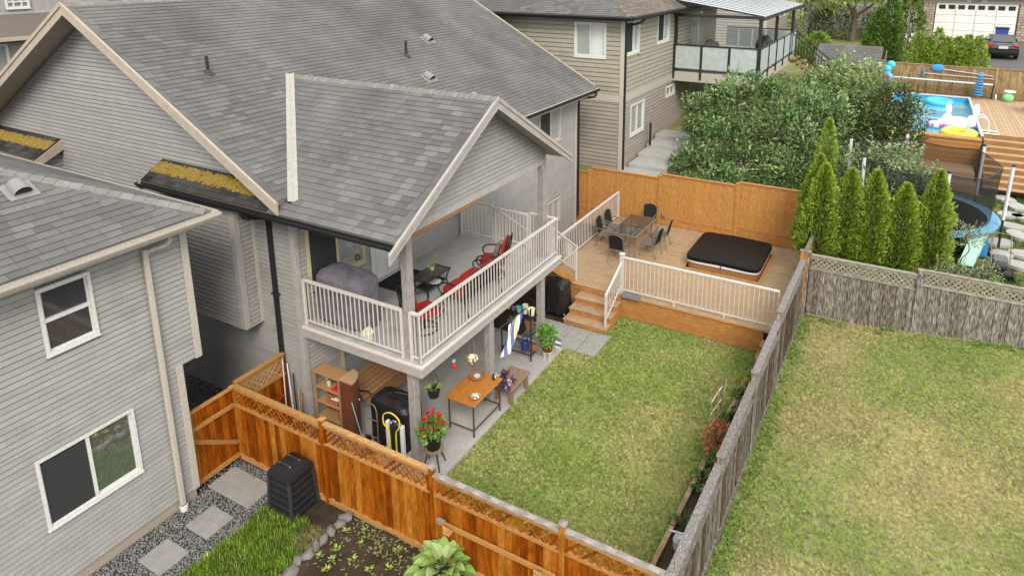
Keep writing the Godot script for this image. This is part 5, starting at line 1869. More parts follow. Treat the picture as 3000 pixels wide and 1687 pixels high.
func build_car(at: Vector3) -> void:
	var c := thing("parked_car", "black sedan parked on the driveway, seen from behind", "car", at)
	# length along +x, rear at x = 0
	var prof := [Vector2(.0, .42), Vector2(-.02, .75), Vector2(.06, 1.02), Vector2(.55, 1.08), Vector2(1.15, 1.42), Vector2(1.9, 1.48), Vector2(2.7, 1.42), Vector2(3.4, 1.02), Vector2(4.4, .88), Vector2(4.6, .6), Vector2(4.6, .3), Vector2(.1, .28)]
	var g := Geo.new()
	var rings := []
	for s in [-1.0, -.93, -.6, 0.0, .6, .93, 1.0]:
		var ring := []
		for p in prof:
			var k := 1.0
			if p.y > 1.05: k = .78
			var z: float = s * .9 * (k if absf(s) > .9 else k)
			var yy: float = p.y - (.04 if absf(s) > .97 else 0.0)
			var xx: float = p.x + (absf(s) * absf(s) * (.14 if p.x < 1 else -.14 if p.x > 4 else 0.0))
			ring.append(V(xx, yy, z))
		rings.append(ring)
	for i in rings.size() - 1:
		for k in prof.size():
			var k2 := (k + 1) % prof.size()
			g.quad(rings[i][k], rings[i][k2], rings[i + 1][k2], rings[i + 1][k])
	for e in [0, rings.size() - 1]:
		var cen := V(2.3, .7, rings[e][0].z)
		for k in prof.size():
			g.tri(cen, rings[e][k], rings[e][(k + 1) % prof.size()])
	geo(c, "body", g, M.car_paint)
	g = Geo.new()
	g.quad(V(.56, 1.11, -.6), V(.56, 1.11, .6), V(1.1, 1.43, .56), V(1.1, 1.43, -.56))
	geo(c, "rear_window", g, M.glass_dark)
	for s in [-1.0, 1.0]:
		var w := sub(c, "side_window")
		var q := Geo.new()
		q.quad(V(.9, 1.08, s * .78), V(3.2, 1.06, s * .80), V(2.6, 1.38, s * .715), V(1.3, 1.4, s * .715))
		geo(w, "pane", q, M.glass_dark)
		cs(c, "tail_light", V(-.0, .82, s * .72 - .14), V(.12, .98, s * .72 + .14), M.tail_red, .02)
		cs(c, "mirror", V(2.85, .98, s * .95 - .09), V(3.0, 1.12, s * .95 + .09), M.car_paint, .03)
		for x in [.85, 3.65]:
			var wh := sub(c, "wheel")
			tube(wh, "tyre", [V(x, .33, s * .72), V(x, .33, s * .93)], .33, M.black_plastic, -1, 18)
			tube(wh, "rim", [V(x, .33, s * .90), V(x, .33, s * .94)], .2, M.steel, -1, 14)
	cs(c, "number_plate", V(-.035, .72, -.26), V(-.015, .88, .26), M.white, .004)
	cs(c, "bumper", V(-.06, .40, -.78), V(.14, .56, .78), M.black_plastic, .03)
	cs(c, "trunk_trim", V(-.035, .92, -.4), V(.0, .95, .4), M.steel, .006)

# ---------------------------------------------------------------- pool
func build_pool() -> void:
	var d := thing("pool_deck", "raised timber pool deck with lattice risers on its broad steps", "deck")
	var y := 3.2
	# deck boards beside the pool run away along x
	for i in 30:
		cs(d, "deck_board", V(30.9, y - .03, 2.95 + i * .142), V(40.3, y, 3.085 + i * .142), pick("pool_wood"), .004)
	# skirt in front of the pool
	for k in 8:
		cs(d, "skirt_board", V(30.66, 1.5 + k * .2, -.6), V(30.72, 1.69 + k * .2, 2.9), pick("cedar_flat"), .006)
	cs(d, "coping_board", V(30.6, 3.1, -.6), V(31.1, 3.17, 2.9), M.cedar_flat[0])
	cs(d, "seat_box", V(29.3, 1.45, -.4), V(30.6, 2.1, 2.7), M.pool_wood[1])
	cs(d, "seat_box", V(28.7, 1.45, -.2), V(29.3, 1.8, 2.8), M.pool_wood[0])
	for k in 8:
		var x := 30.9 - k * .29
		var yy := y - (k + 1) * .195
		var st := sub(d, "step")
		cs(st, "tread", V(x - .3, yy + .155, 2.95), V(x + .05, yy + .195, 7.2), pick("pool_wood"), .005)
		lattice(st, V(x + .0, 0, 2.95), V(0, 0, 1), Vector3.LEFT, 4.2, yy + .2 if k > 0 else yy + .2, yy + .345, "cedar_flat", .09, .03)
		cs(st, "riser_back", V(x + .02, yy - .05, 2.95), V(x + .04, yy + .36, 7.2), M.red_wood)
	var p := thing("swimming_pool", "rectangular blue pool with white rim behind timber skirt", "pool")
	cs(p, "liner_floor", V(31.1, 2.0, -.55), V(40.0, 2.05, 2.9), M.pool_liner)
	cs(p, "liner_wall", V(39.98, 2.0, -.55), V(40.02, 3.2, 2.9), M.pool_liner)
	cs(p, "liner_wall", V(31.06, 2.0, -.55), V(31.1, 3.1, 2.9), M.pool_liner)
	cs(p, "liner_wall", V(31.1, 2.0, 2.9), V(40.0, 3.17, 2.94), M.pool_liner)
	cs(p, "liner_wall", V(31.1, 2.0, -.6), V(40.0, 3.2, -.55), M.pool_liner)
	cs(p, "water", V(31.1, 2.96, -.55), V(39.98, 2.99, 2.9), M.pool_water, .001)
	cs(p, "rim", V(39.95, 3.2, -.65), V(40.12, 3.26, 2.98), M.white)
	cs(p, "rim", V(31.0, 3.2, -.68), V(40.12, 3.26, -.55), M.white)
	cs(p, "rim", V(31.0, 3.19, 2.88), V(40.0, 3.25, 2.97), M.white)
	var f := thing("pool_fence", "tan board fence behind the blue pool", "fence")
	for i in 2:
		fence_panel(f, V(40.7, 0, -1.0 + i * 5.1), V(0, 0, 1), Vector3.LEFT, 5.0, 4.75, 0, ["pool_fence", "pool_fence", "pool_fence"], .17, 3.15, .1)
		fence_post(f, V(40.7, 3.0, 4.05 + i * 5), 1.75, "pool_fence", "pool_fence", .12)
	var sf := thing("pool_fence", "grey-brown side fence with sloping top beside the pool toys", "fence")
	for i in 9:
		bx(sf, "board", V(31.5 + i * .95, 3.6 + i * .06, -1.15), V(.92, 2.0 + i * .1, .03), pick("grey_wood"))
	# reel over the far end
	var r := thing("pool_cover_reel", "long silver pool cover reel with hanging straps", "reel")
	tube(r, "tube", [V(40.25, 4.0, -.7), V(40.25, 3.95, 3.9)], .06, M.steel, -1, 10)
	for i in 7:
		var z := -.3 + i * .6
		tube(r, "strap", [V(40.2, 3.98, z), V(40.0, 3.28, z - .1 + .06 * (i % 3))], .018, M.black_metal, -1, 5)
	for z in [-.75, 3.95]:
		tube(r, "stand", [V(40.25, 3.2, z - .05), V(40.25, 4.0, z)], .03, M.black_metal)
		tube(r, "wheel", [V(40.25, 3.32, z + .12), V(40.25, 3.32, z + .18)], .15, M.toy_white, -1, 14)
	var n := thing("pool_net", "blue pool leaf net on long pole against the fence", "net")
	tube(n, "pole", [V(40.6, 4.55, 1.6), V(40.6, 4.35, 3.9)], .02, M.white)
	var g := Geo.new()
	g.blob(V(40.58, 4.62, 1.35), V(.04, .18, .3))
	geo(n, "net_head", g, M.toy_blue)
	var br := thing("pool_brush", "white pool brush on long pole hung across the fence", "brush")
	tube(br, "pole", [V(40.6, 4.28, .75), V(40.6, 4.2, 3.95)], .018, M.white)
	cs(br, "head", V(40.54, 4.1, .68), V(40.62, 4.5, .76), M.toy_blue)
	# rings and toys on the water
	for q in [[V(38.9, 3.02, 1.55), .52, .15, M.toy_cyan, "light blue swim ring floating near the cover reel"], [V(31.75, 3.02, 2.15), .55, .16, M.toy_yellow, "yellow swim ring floating near the ladder"]]:
		var t := thing("swim_ring", q[4], "swim ring", q[0])
		tube(t, "tube_ring", ring_pts(V(0, .08, 0), q[1], 24), q[2], q[3], -1, 10, true)
	var u := thing("inflatable_animal", "white inflatable animal with purple trim floating in pool", "pool float", V(33.3, 3.0, 2.1))
	g = Geo.new()
	g.blob(V(0, .22, 0), V(.35, .28, .75), null, 0, 16, 10)
	geo(u, "body", g, M.toy_white)
	for q in [[V(.55, .3, -.35), V(.5, .7, -.35)], [V(.55, .3, .6), V(.45, .75, .7)]]:
		g = Geo.new()
		g.blob(q[0], V(.24, .22, .2), null, 0, 12, 8)
		g.blob(q[1], V(.14, .3, .14), null, 0, 12, 8)
		geo(u, "leg", g, M.toy_white)
	g = Geo.new()
	g.blob(V(-.45, .15, -.8), V(.25, .16, .36), null, 0, 14, 8)
	geo(u, "head", g, M.toy_white)
	g = Geo.new()
	for k in 5:
		g.blob(V(-.55 - .05 * (k % 2), .16, -1.05 + k * .14), V(.1, .1, .1), null, 0, 8, 6)
	geo(u, "mane", g, M.toy_purple)
	g = Geo.new()
	g.blob(V(-.1, .12, .95), V(.2, .08, .3), null, 0, 10, 6)
	geo(u, "tail", g, M.toy_purple)
	var ld := thing("pool_ladder", "white curved pool ladder rails at the deck corner", "ladder")
	for z in [0.0, .5]:
		tube(ld, "rail", curve_pts([V(31.4 + z, 2.6, 2.3), V(31.45 + z, 3.5, 2.45), V(31.55 + z, 3.9, 2.8), V(31.6 + z, 3.75, 3.1), V(31.6 + z, 3.2, 3.15)], 5), .03, M.white)
	for z in [0, 1]:
		tube(thing("foam_noodle", ["white pool noodle on the deck, right beside the pool steps", "white pool noodle on the deck, beside the ladder rails"][z], "pool noodle", Vector3.ZERO, 0, "white noodles by the ladder"), "noodle", [V(31.55 + z * .55, 3.25, 2.85), V(31.5 + z * .55, 3.25, 3.5)], .045, M.white)
	# toys hung on the fence
	var tl := thing("beach_toy", "tall light blue inflatable toy hung beside the pool", "inflatable toy", V(39.3, 3.3, -.95))
	g = Geo.new()
	for k in 6:
		g.blob(V(.05 * (k % 2), .4 + k * .22, .12 * sin(k * 1.4)), V(.14, .2, .22), null, 0, 10, 7)
	geo(tl, "tube_body", g, M.toy_cyan)
	tl = thing("beach_toy", "pink patterned inflatable toy drooping beside the pool", "inflatable toy", V(36.6, 3.1, -.95))
	g = Geo.new()
	for k in 6:
		g.blob(V(.06 * (k % 2), .3 + k * .22, .14 * cos(k * 1.7)), V(.13, .2, .24), null, 0, 10, 7)
	geo(tl, "tube_body", g, M.toy_pink)
	tl = thing("beach_toy", "twisted blue inflatable toy by the reel wheel", "inflatable toy", V(40.1, 3.3, 3.3))
	g = Geo.new()
	for k in 9:
		g.tube(ring_pts(V(0, .12 + k * .14, 0), .16 - .01 * k, 12), .05, .05, 6, true)
	geo(tl, "coil", g, M.toy_blue)
	tl = thing("garden_toy", "small green turtle toy with white ring at the fence", "toy", V(40.0, 3.2, 4.6))
	g = Geo.new()
	g.blob(V(0, .18, 0), V(.22, .24, .26), null, 0, 12, 8)
	geo(tl, "shell", g, M.toy_green)
	tube(tl, "ring", ring_pts(V(.1, .5, .05), .22, 16), .05, M.toy_white, -1, 6, true)
	# garden chairs on the deck
	for q in [[V(35.2, 3.2, 5.4), -2.4, "black folding chair next to the slatted pool table"], [V(33.4, 3.2, 5.7), -2.2, "black folding chair nearer the broad pool deck steps"]]:
		var ch := thing("folding_chair", q[2], "chair", q[0], q[1], "black chairs on the pool deck")
		cs(ch, "seat", V(-.25, .40, -.25), V(.25, .43, .25), M.sling)
		cs(ch, "backrest", V(-.25, .5, -.3), V(.25, 1.0, -.27), M.sling)
		for s in [-.27, .27]:
			tube(ch, "leg", [V(s, 0, -.3), V(s, .62, .28)], .014, M.black_metal)
			tube(ch, "leg", [V(s, 0, .3), V(s, 1.0, -.3)], .014, M.black_metal)
	var pt := thing("pool_table", "dark grey slatted table at the pool deck edge", "table", V(37.5, 3.2, 5.9))
	cs(pt, "tabletop", V(-.6, .68, -.9), V(.6, .72, .9), M.tarp)
	for k in [[-1, -1], [1, -1], [1, 1], [-1, 1]]:
		cs(pt, "leg", V(k[0] * .5 - .03, 0, k[1] * .8 - .03), V(k[0] * .5 + .03, .68, k[1] * .8 + .03), M.black_metal)
	# shed roof behind the tree
	var s := thing("garden_shed", "shed with weathered grey shingle roof behind the tree", "shed")
	cs(s, "wall", V(42.8, 3.3, -4.9), V(45.6, 4.15, -1.7), M.pool_fence[0])
	var sro := V(42.5, 4.13, -5.1)
	var sp := PackedVector2Array([Vector2(0, 0), Vector2(3.6, 0), Vector2(3.6, 2.02), Vector2(0, 2.02)])
	roof_slab(s, "roof_board", sro, V(0, 0, 1), V(.86, .51, 0), sp, M.trim_pale)
	shingles(s, sro, V(0, 0, 1), V(.86, .51, 0), sp, "shingle", 60, .16, .4)
	roof_slab(s, "roof_board", V(45.97, 4.13, -5.1), V(0, 0, 1), V(-.86, .51, 0), sp, M.shingle[1])

# ---------------------------------------------------------------- balcony furniture
func swivel_chair(label: String, at: Vector3, turn: float) -> Node3D:
	var c := thing("swivel_armchair", label, "armchair", at, turn, "red cushioned swivel armchairs on the balcony")
	var bk: Material = M.black_metal
	tube(c, "base_ring", ring_pts(V(0, .025, 0), .3, 24), .018, bk, -1, 6, true)
	tube(c, "pedestal", [V(0, .02, 0), V(0, .3, 0)], .035, bk)
	for k in 3:
		tube(c, "spoke", [V(0, .05, 0), V(cos(k * 2.1) * .3, .025, sin(k * 2.1) * .3)], .014, bk, -1, 6)
	var g := Geo.new()
	cushion(g, Transform3D(Basis(Vector3.RIGHT, -.06), V(0, .42, .02)), V(.56, .14, .56))
	geo(c, "seat_cushion", g, M.red_cloth)
	g = Geo.new()
	cushion(g, Transform3D(Basis(Vector3.RIGHT, -.22), V(0, .74, -.29)), V(.54, .58, .1))
	geo(c, "back_cushion", g, M.red_cloth)
	g = Geo.new()
	var tb := Transform3D(Basis(Vector3.RIGHT, -.22), V(0, .72, -.355))
	g.box(tb, V(.58, .66, .012))
	geo(c, "back_sling", g, M.sling)
	for s in [-.31, .31]:
		tube(c, "arm", curve_pts([V(s, .36, -.3), V(s, .62, -.36), V(s * 1.05, .66, -.1), V(s * 1.08, .66, .2), V(s * 1.06, .56, .33), V(s * 1.02, .42, .28), V(s, .33, .1)], 5), .019, bk, -1, 7)
	tube(c, "back_frame", curve_pts([V(-.31, .36, -.3), V(-.3, .8, -.4), V(-.2, 1.06, -.45), V(0, 1.09, -.46), V(.2, 1.06, -.45), V(.3, .8, -.4), V(.31, .36, -.3)], 5), .017, bk, -1, 7)
	return c

func build_balcony_things() -> void:
	var Y := 2.5
	var g := Geo.new()
	var c := thing("covered_grill", "barbecue grill under purple-grey cover in the balcony corner", "grill", V(9.42, Y, -10.08))
	drape(g, V(0, .04, 0), .68, 1.36, 1.2, Vector2(.62, .66), Vector2(.08, -.1), .035, 5)
	geo(c, "cover", g, M.purple_cover)
	g = Geo.new()
	g.tube([V(-.3, .03, -.5), V(-.3, .03, .5)], .03, .03, 8)
	geo(c, "foot", g, M.black_plastic)
	c = thing("door_mat", "black outdoor mat in front of the white door", "mat", V(11.4, Y + .003, -10.34))
	cs(c, "mat", V(-.56, 0, -.37), V(.56, .012, .37), M.mat_black, .004)
	# low glass table
	c = thing("coffee_table", "black metal coffee table with glass top on the balcony", "table", V(11.27, Y, -9.34))
	for q in [[V(0, .45, -.24), V(.9, .03, .03)], [V(0, .45, .24), V(.9, .03, .03)], [V(-.435, .45, 0), V(.03, .03, .45)], [V(.435, .45, 0), V(.03, .03, .45)]]:
		cb(c, "top_frame", q[0], q[1], M.black_metal)
	cb(c, "glass_top", V(0, .456, 0), V(.84, .008, .45), M.smoke_glass, .001)
	cb(c, "lower_shelf", V(0, .2, 0), V(.72, .012, .38), M.mat_black)
	for k in [[-1, -1], [1, -1], [1, 1], [-1, 1]]:
		tube(c, "leg", curve_pts([V(k[0] * .42, .45, k[1] * .23), V(k[0] * .36, .32, k[1] * .2), V(k[0] * .34, .2, k[1] * .18), V(k[0] * .38, .08, k[1] * .2), V(k[0] * .44, .0, k[1] * .24)], 4), .016, M.black_metal, -1, 6)
	var d := thing("table_plant", "tiny bright green plant on the black coffee table", "plant", V(11.4, Y + .462, -9.4))
	lathe(d, "pot", Vector3.ZERO, [Vector2(0, 0), Vector2(.035, 0), Vector2(.05, .06), Vector2(.042, .06), Vector2(0, .05)], M.white_clay, 12)
	g = Geo.new()
	crown(g, V(0, .09, 0), V(.05, .05, .05), 8, 6, .05, [Color(.3, .5, .03)], .03)
	geo(d, "leaves", g, M.leaf)
	d = thing("serving_plate", "white oval plate on the coffee table's lower shelf", "plate", V(11.33, Y + .207, -9.28))
	lathe(d, "plate", Vector3.ZERO, [Vector2(0, .004), Vector2(.1, .005), Vector2(.15, .022), Vector2(.145, .026), Vector2(0, .012)], M.white_clay, 20)
	# two-seat sofa with its back to the railing
	c = thing("red_loveseat", "black framed loveseat with long red seat cushion by the railing", "sofa", V(11.35, Y, -8.28))
	var bk: Material = M.black_metal
	g = Geo.new()
	cushion(g, Transform3D(Basis(), V(-.3, .44, -.06)), V(.62, .14, .62))
	geo(c, "seat_cushion", g, M.red_cloth)
	g = Geo.new()
	cushion(g, Transform3D(Basis(), V(.32, .44, -.06)), V(.62, .14, .62))
	geo(c, "seat_cushion", g, M.red_cloth)
	for x in [-.31, .31]:
		g = Geo.new()
		g.box(Transform3D(Basis(Vector3.RIGHT, .2), V(x, .64, .34)), V(.6, .58, .012))
		geo(c, "back_sling", g, M.sling)
		g = Geo.new()
		cushion(g, Transform3D(Basis(Vector3.RIGHT, .22), V(x, .68, .27)), V(.56, .44, .09))
		geo(c, "back_cushion", g, M.red_cloth)
	for s in [-.66, .66]:
		tube(c, "arm", curve_pts([V(s, .38, .34), V(s, .64, .36), V(s, .66, .1), V(s, .66, -.24), V(s, .56, -.38), V(s, .42, -.33), V(s, .34, -.1)], 5), .019, bk, -1, 7)
		tube(c, "leg", [V(s, .38, .3), V(s, 0, .42)], .017, bk)
		tube(c, "leg", [V(s, .38, -.3), V(s, 0, -.36)], .017, bk)
	tube(c, "back_frame", curve_pts([V(-.66, .38, .3), V(-.64, .9, .42), V(-.3, .95, .43), V(.3, .95, .43), V(.64, .9, .42), V(.66, .38, .3)], 5), .017, bk, -1, 7)
	tube(c, "seat_frame", [V(-.66, .36, -.3), V(.66, .36, -.3), V(.66, .36, .3), V(-.66, .36, .3)], .016, bk, -1, 6, true)
	swivel_chair("red swivel armchair with patterned pillow beside the balcony gate", V(12.62, Y, -8.5), PI + .35)
	d = thing("patterned_pillow", "floral throw pillow leaning in the red armchair", "pillow", V(12.55, Y + .52, -8.5), PI + .35)
	g = Geo.new()
	cushion(g, Transform3D(Basis(Vector3.RIGHT, -.3), V(0, .16, -.14)), V(.38, .38, .13))
	geo(d, "pillow", g, M.patterned)
	swivel_chair("red swivel armchair with its black back to corner post", V(9.86, Y, -8.42), PI / 2 - .35)
	d = thing("bird_house", "cream and teal bird house standing on the balcony edge", "ornament", V(8.98, Y, -9.16))
	cs(d, "house_body", V(-.07, 0, -.09), V(.07, .17, .09), M.cream)
	cs(d, "front_panel", V(-.078, .0, -.09), V(-.07, .1, .0), M.teal, .002)
	g = Geo.new()
	g.prism(PackedVector2Array([Vector2(-.11, .16), Vector2(.11, .16), Vector2(0, .29)]), Vector3.ZERO, V(0, 0, 1), Vector3.UP, .17)
	geo(d, "roof", g, M.cream)
	g = Geo.new()
	for k in 2:
		g.lathe(V(-.08, .08 + .06 * k, .05), [Vector2(0, -.012), Vector2(.014, 0), Vector2(0, .012)], 8)
	geo(d, "entrance_hole", g, M.black_plastic)

# ---------------------------------------------------------------- patio
func pot(parent: Node3D, called: String, at: Vector3, r: float, h: float, m: Material) -> void:
	lathe(parent, called, at, [Vector2(0, 0), Vector2(r * .72, 0), Vector2(r * .95, h * .92), Vector2(r, h * .92), Vector2(r, h), Vector2(r * .88, h), Vector2(r * .84, h * .85), Vector2(0, h * .85)], m, 20)

func build_patio_things() -> void:
	var Y := .03
	var g := Geo.new()
	var c := thing("work_table", "orange wooden table with thin rusty legs on the patio", "table", V(10.65, Y, -7.74))
	for k in 3:
		cb(c, "tabletop_plank", V(0, .80, -.255 + k * .256), V(1.14, .034, .253), M.table_wood, .006)
	for k in [[-1, -1], [1, -1], [1, 1], [-1, 1]]:
		cb(c, "leg", V(k[0] * .51, .39, k[1] * .32), V(.03, .785, .03), M.rust_metal, .003)
	for s in [-1, 1]:
		cb(c, "cross_bar", V(s * .51, .16, 0), V(.025, .025, .64), M.rust_metal, .003)
		cb(c, "cross_bar", V(0, .76, s * .32), V(1.0, .03, .025), M.rust_metal, .003)
	cb(c, "cross_bar", V(0, .16, .32), V(1.0, .025, .025), M.rust_metal, .003)
	var T0 := Y + .818
	var d := thing("wooden_platter", "round wooden platter holding a white candle dish", "platter", V(10.98, T0, -7.9))
	lathe(d, "rim", Vector3.ZERO, [Vector2(0, .0), Vector2(.16, .0), Vector2(.185, .05), Vector2(.165, .055), Vector2(.13, .025), Vector2(0, .02)], M.brown_wood, 26)
	lathe(d, "candle_dish", V(0, .022, 0), [Vector2(0, 0), Vector2(.07, 0), Vector2(.075, .02), Vector2(.06, .022), Vector2(0, .012)], M.white_clay, 20)
	d = thing("shell_bowl", "pale bowl filled with white shells on the orange table", "bowl", V(10.35, T0, -7.5))
	lathe(d, "bowl", Vector3.ZERO, [Vector2(0, 0), Vector2(.06, 0), Vector2(.12, .045), Vector2(.11, .05), Vector2(.05, .015), Vector2(0, .012)], M.tan_wood, 20)
	g = Geo.new()
	for k in 16:
		var a := rnd(0, TAU)
		var q := rnd(0, .085)
		g.blob(V(cos(a) * q, .045 + rnd(0, .02), sin(a) * q), V(rnd(.018, .032), rnd(.012, .022), rnd(.018, .03)), null, 0, 7, 5)
	geo(d, "shells", g, M.white_clay)
	d = thing("table_clock", "small black framed clock standing on the orange table", "clock", V(11.1, T0, -7.52), .5)
	cb(d, "case", V(0, .05, 0), V(.13, .1, .05), M.black_plastic, .01, Basis(Vector3.RIGHT, -.4))
	cb(d, "screen_face", V(0, .056, .026), V(.09, .065, .006), M.acrylic, .002, Basis(Vector3.RIGHT, -.4))
	# garden bench
	c = thing("plank_bench", "low brown plank bench beside the patio edge", "bench", V(11.82, Y, -7.52))
	for k in 2:
		cb(c, "seat_plank", V(0, .39, -.145 + k * .29), V(.86, .045, .28), M.bench_wood, .01)
	for k in [[-1, -1], [1, -1], [1, 1], [-1, 1]]:
		cb(c, "leg", V(k[0] * .34, .185, k[1] * .2), V(.09, .37, .09), M.bench_wood, .008)
	cb(c, "apron", V(0, .3, .2), V(.6, .1, .035), M.bench_wood)
	d = thing("purple_plant", "white ceramic pot of purple leaves on the plank bench", "plant", V(11.48, Y + .413, -7.42))
	pot(d, "pot", Vector3.ZERO, .11, .13, M.white_clay)
	g = Geo.new()
	crown(g, V(0, .2, 0), V(.14, .12, .14), 12, 7, .13, [Color(.06, .03, .07), Color(.10, .05, .11)], .05)
	geo(d, "leaves", g, M.leaf)
	d = thing("white_ornament", "small white house-shaped ornament behind the purple plant", "ornament", V(11.45, Y + .413, -7.68))
	g = Geo.new()
	g.prism(PackedVector2Array([Vector2(-.09, 0), Vector2(.09, 0), Vector2(.09, .18), Vector2(0, .27), Vector2(-.09, .18)]), Vector3.ZERO, V(.8, 0, .6), Vector3.UP, .12)
	geo(d, "body", g, M.white_clay)
	# stool with the flower pot
	c = thing("wooden_stool", "old wooden stool under the red flower pot", "stool", V(9.08, Y, -7.66))
	lathe(c, "seat", V(0, .40, 0), [Vector2(0, 0), Vector2(.19, 0), Vector2(.205, .015), Vector2(.2, .03), Vector2(0, .033)], M.bench_wood, 22)
	for k in 4:
		var a := TAU * (k + .3) / 4
		tube(c, "leg", [V(cos(a) * .12, .40, sin(a) * .12), V(cos(a) * .25, 0, sin(a) * .25)], .02, M.rust_metal, .014, 8)
	d = thing("flower_pot", "black pot of red flowers standing on the wooden stool", "potted plant", V(9.08, Y + .434, -7.66))
	pot(d, "pot", Vector3.ZERO, .185, .3, M.black_plastic)
	g = Geo.new()
	crown(g, V(0, .42, 0), V(.25, .2, .25), 60, 9, .085, [Color(.13, .24, .04), Color(.09, .18, .03), Color(.2, .3, .06)], .07)
	for k in 16:
		var a := rnd(0, TAU)
		g.tint = Color(.1, .17, .04)
		g.tube([V(0, .3, 0), V(cos(a) * .16, rnd(.65, .8), sin(a) * .16)], .004, .003, 4)
	geo(d, "leaves", g, M.leaf)
	for k in 19:
		var a := k * 2.4
		var q := .06 + .2 * sqrt(k / 19.0)
		var o := V(cos(a) * q, .80 - .35 * (k / 19.0) + rnd(-.05, .06), sin(a) * q)
		g = Geo.new()
		for m in 12:
			g.tint = Color(.52, .02, .035) * rnd(.7, 1.2)
			leaf(g, o + rdir() * .012, (rdir() + V(0, .5, 0)).normalized(), rdir(), .05, .035)
		geo(d, "flower", g, M.leaf)
	# hanging planters
	c = thing("hanging_pot", "black hanging pot with trailing spider plant under the balcony", "hanging planter", V(9.24, 1.52, -7.72))
	pot(c, "pot", V(0, 0, 0), .14, .19, M.black_plastic)
	for k in 3:
		var a := TAU * k / 3 + .4
		tube(c, "hanger", [V(cos(a) * .13, .19, sin(a) * .13), V(0, .72, 0)], .005, M.black_metal, -1, 5)
	g = Geo.new()
	for k in 40:
		var a := rnd(0, TAU)
		g.tint = Color(.22, .30, .07) * rnd(.7, 1.2)
		var p0 := V(cos(a) * .04, .18, sin(a) * .04)
		leaf(g, p0, V(cos(a), rnd(.2, 1.0), sin(a)).normalized(), V(0, 1, 0.01), rnd(.12, .22), .02, .1)
	geo(c, "leaves", g, M.leaf)
	c = thing("macrame_planter", "pot in rope macrame hanger above the orange table", "hanging planter", V(10.66, 1.42, -7.78))
	lathe(c, "pot", Vector3.ZERO, [Vector2(0, 0), Vector2(.06, .01), Vector2(.13, .12), Vector2(.12, .16), Vector2(.1, .15), Vector2(0, .12)], M.cream, 18)
	for k in 4:
		var a := TAU * k / 4 + .3
		tube(c, "rope", [V(0, -.12, 0), V(cos(a) * .1, .04, sin(a) * .1), V(cos(a) * .125, .15, sin(a) * .125), V(0, .84, 0)], .007, M.bench_wood, -1, 5)
	g = Geo.new()
	for k in 26:
		var a := rnd(0, TAU)
		g.tint = Color(.16, .13, .07) * rnd(.6, 1.2)
		leaf(g, V(cos(a) * .08, .15, sin(a) * .08), V(cos(a), rnd(-.6, .5), sin(a)).normalized(), V(0, 1, .01), rnd(.08, .2), .03)
	geo(c, "leaves", g, M.leaf)
	c = thing("wind_chime", "red glass wind ornament hanging under the balcony edge", "ornament", V(9.95, 1.78, -7.74))
	g = Geo.new()
	g.blob(V(0, 0, 0), V(.05, .055, .05)); geo(c, "red_ball", g, M.red_gloss)
	g = Geo.new()
	g.blob(V(0, .12, 0), V(.045, .05, .045)); geo(c, "clear_ball", g, M.glass)
	tube(c, "cord", [V(0, .15, 0), V(0, .5, 0)], .004, M.black_metal, -1, 5)
	# flag on the middle post
	c = thing("garden_flag", "striped blue, white and yellow flag on black pole", "flag", V(11.42, 1.84, -7.66))
	tube(c, "pole", [V(0, 0, 0), V(1.2, .02, .1)], .016, M.black_metal)
	for k in 7:
		g = Geo.new()
		var n := 6
		for j in n:
			var f := func(u: float, v: float) -> Vector3:
				return V(.45 + u * .62 - v * .28, -.06 - v * .72 + u * .05, .06 + .05 * sin(u * 7.0 + v * 5.0) * (.3 + v))
			var u0 := k / 7.0
			var u1 := (k + 1) / 7.0
			g.quad(f.call(u0, j / 6.0), f.call(u1, j / 6.0), f.call(u1, (j + 1) / 6.0), f.call(u0, (j + 1) / 6.0))
		geo(c, "stripe", g, [M.striped_white, M.striped_blue, M.striped_white, M.striped_blue, M.striped_yellow, M.striped_white, M.striped_blue][k])
	# wire plant rack
	c = thing("plant_rack", "black wire shelf rack holding pots and watering can", "rack", V(13.43, Y, -8.2))
	for k in [[-1, -1], [1, -1], [1, 1], [-1, 1]]:
		cb(c, "upright", V(k[0] * .27, .75, k[1] * .44), V(.03, 1.5, .03), M.black_metal, .003)
	for y in [.16, .72, 1.16]:
		var sh := sub(c, "shelf")
		for k in 9:
			cb(sh, "wire", V(-.24 + k * .06, y, 0), V(.008, .008, .86), M.black_metal, .001)
		for s in [-1, 1]:
			cb(sh, "edge", V(s * .27, y, 0), V(.02, .02, .88), M.black_metal, .002)
			cb(sh, "edge", V(0, y, s * .44), V(.54, .02, .02), M.black_metal, .002)
	var bg := Geo.new()
	for k in 11:
		bg.bxc(V(.27, .75, -.42 + k * .084), V(.006, 1.4, .006))
	for k in 14:
		bg.bxc(V(.27, .1 + k * .1, 0), V(.006, .006, .86))
	geo(c, "back_grid", bg, M.black_metal)
	var rz := [["yellow_pot", "small yellow pot on the black rack's top shelf", -.38, .06, .09, M.toy_yellow], ["purple_pot", "small purple pot on the black rack's top shelf", -.22, .06, .09, M.toy_purple], ["green_pot", "round green pot on the black rack's top shelf", -.05, .085, .13, M.teal], ["white_jug", "white jug on the black rack's top shelf", .14, .08, .24, M.white_clay], ["cream_pot", "cream pot at the end of the rack's top shelf", .32, .1, .18, M.cream]]
	for q in rz:
		d = thing(q[0], q[1], "pot", V(13.4, Y + 1.172, -8.2 + q[2]))
		pot(d, "body", Vector3.ZERO, q[3], q[4], q[5])
	d = thing("wicker_basket", "brown wicker basket on the rack below the cream pot", "basket", V(13.45, Y + .732, -7.98))
	pot(d, "body", Vector3.ZERO, .13, .2, M.brown_wood)
	d = thing("spider_plant", "spider plant in white pot on rack's middle shelf", "plant", V(13.3, Y + .732, -8.0 + .13))
	d.position = V(13.28, Y + .732, -8.35)
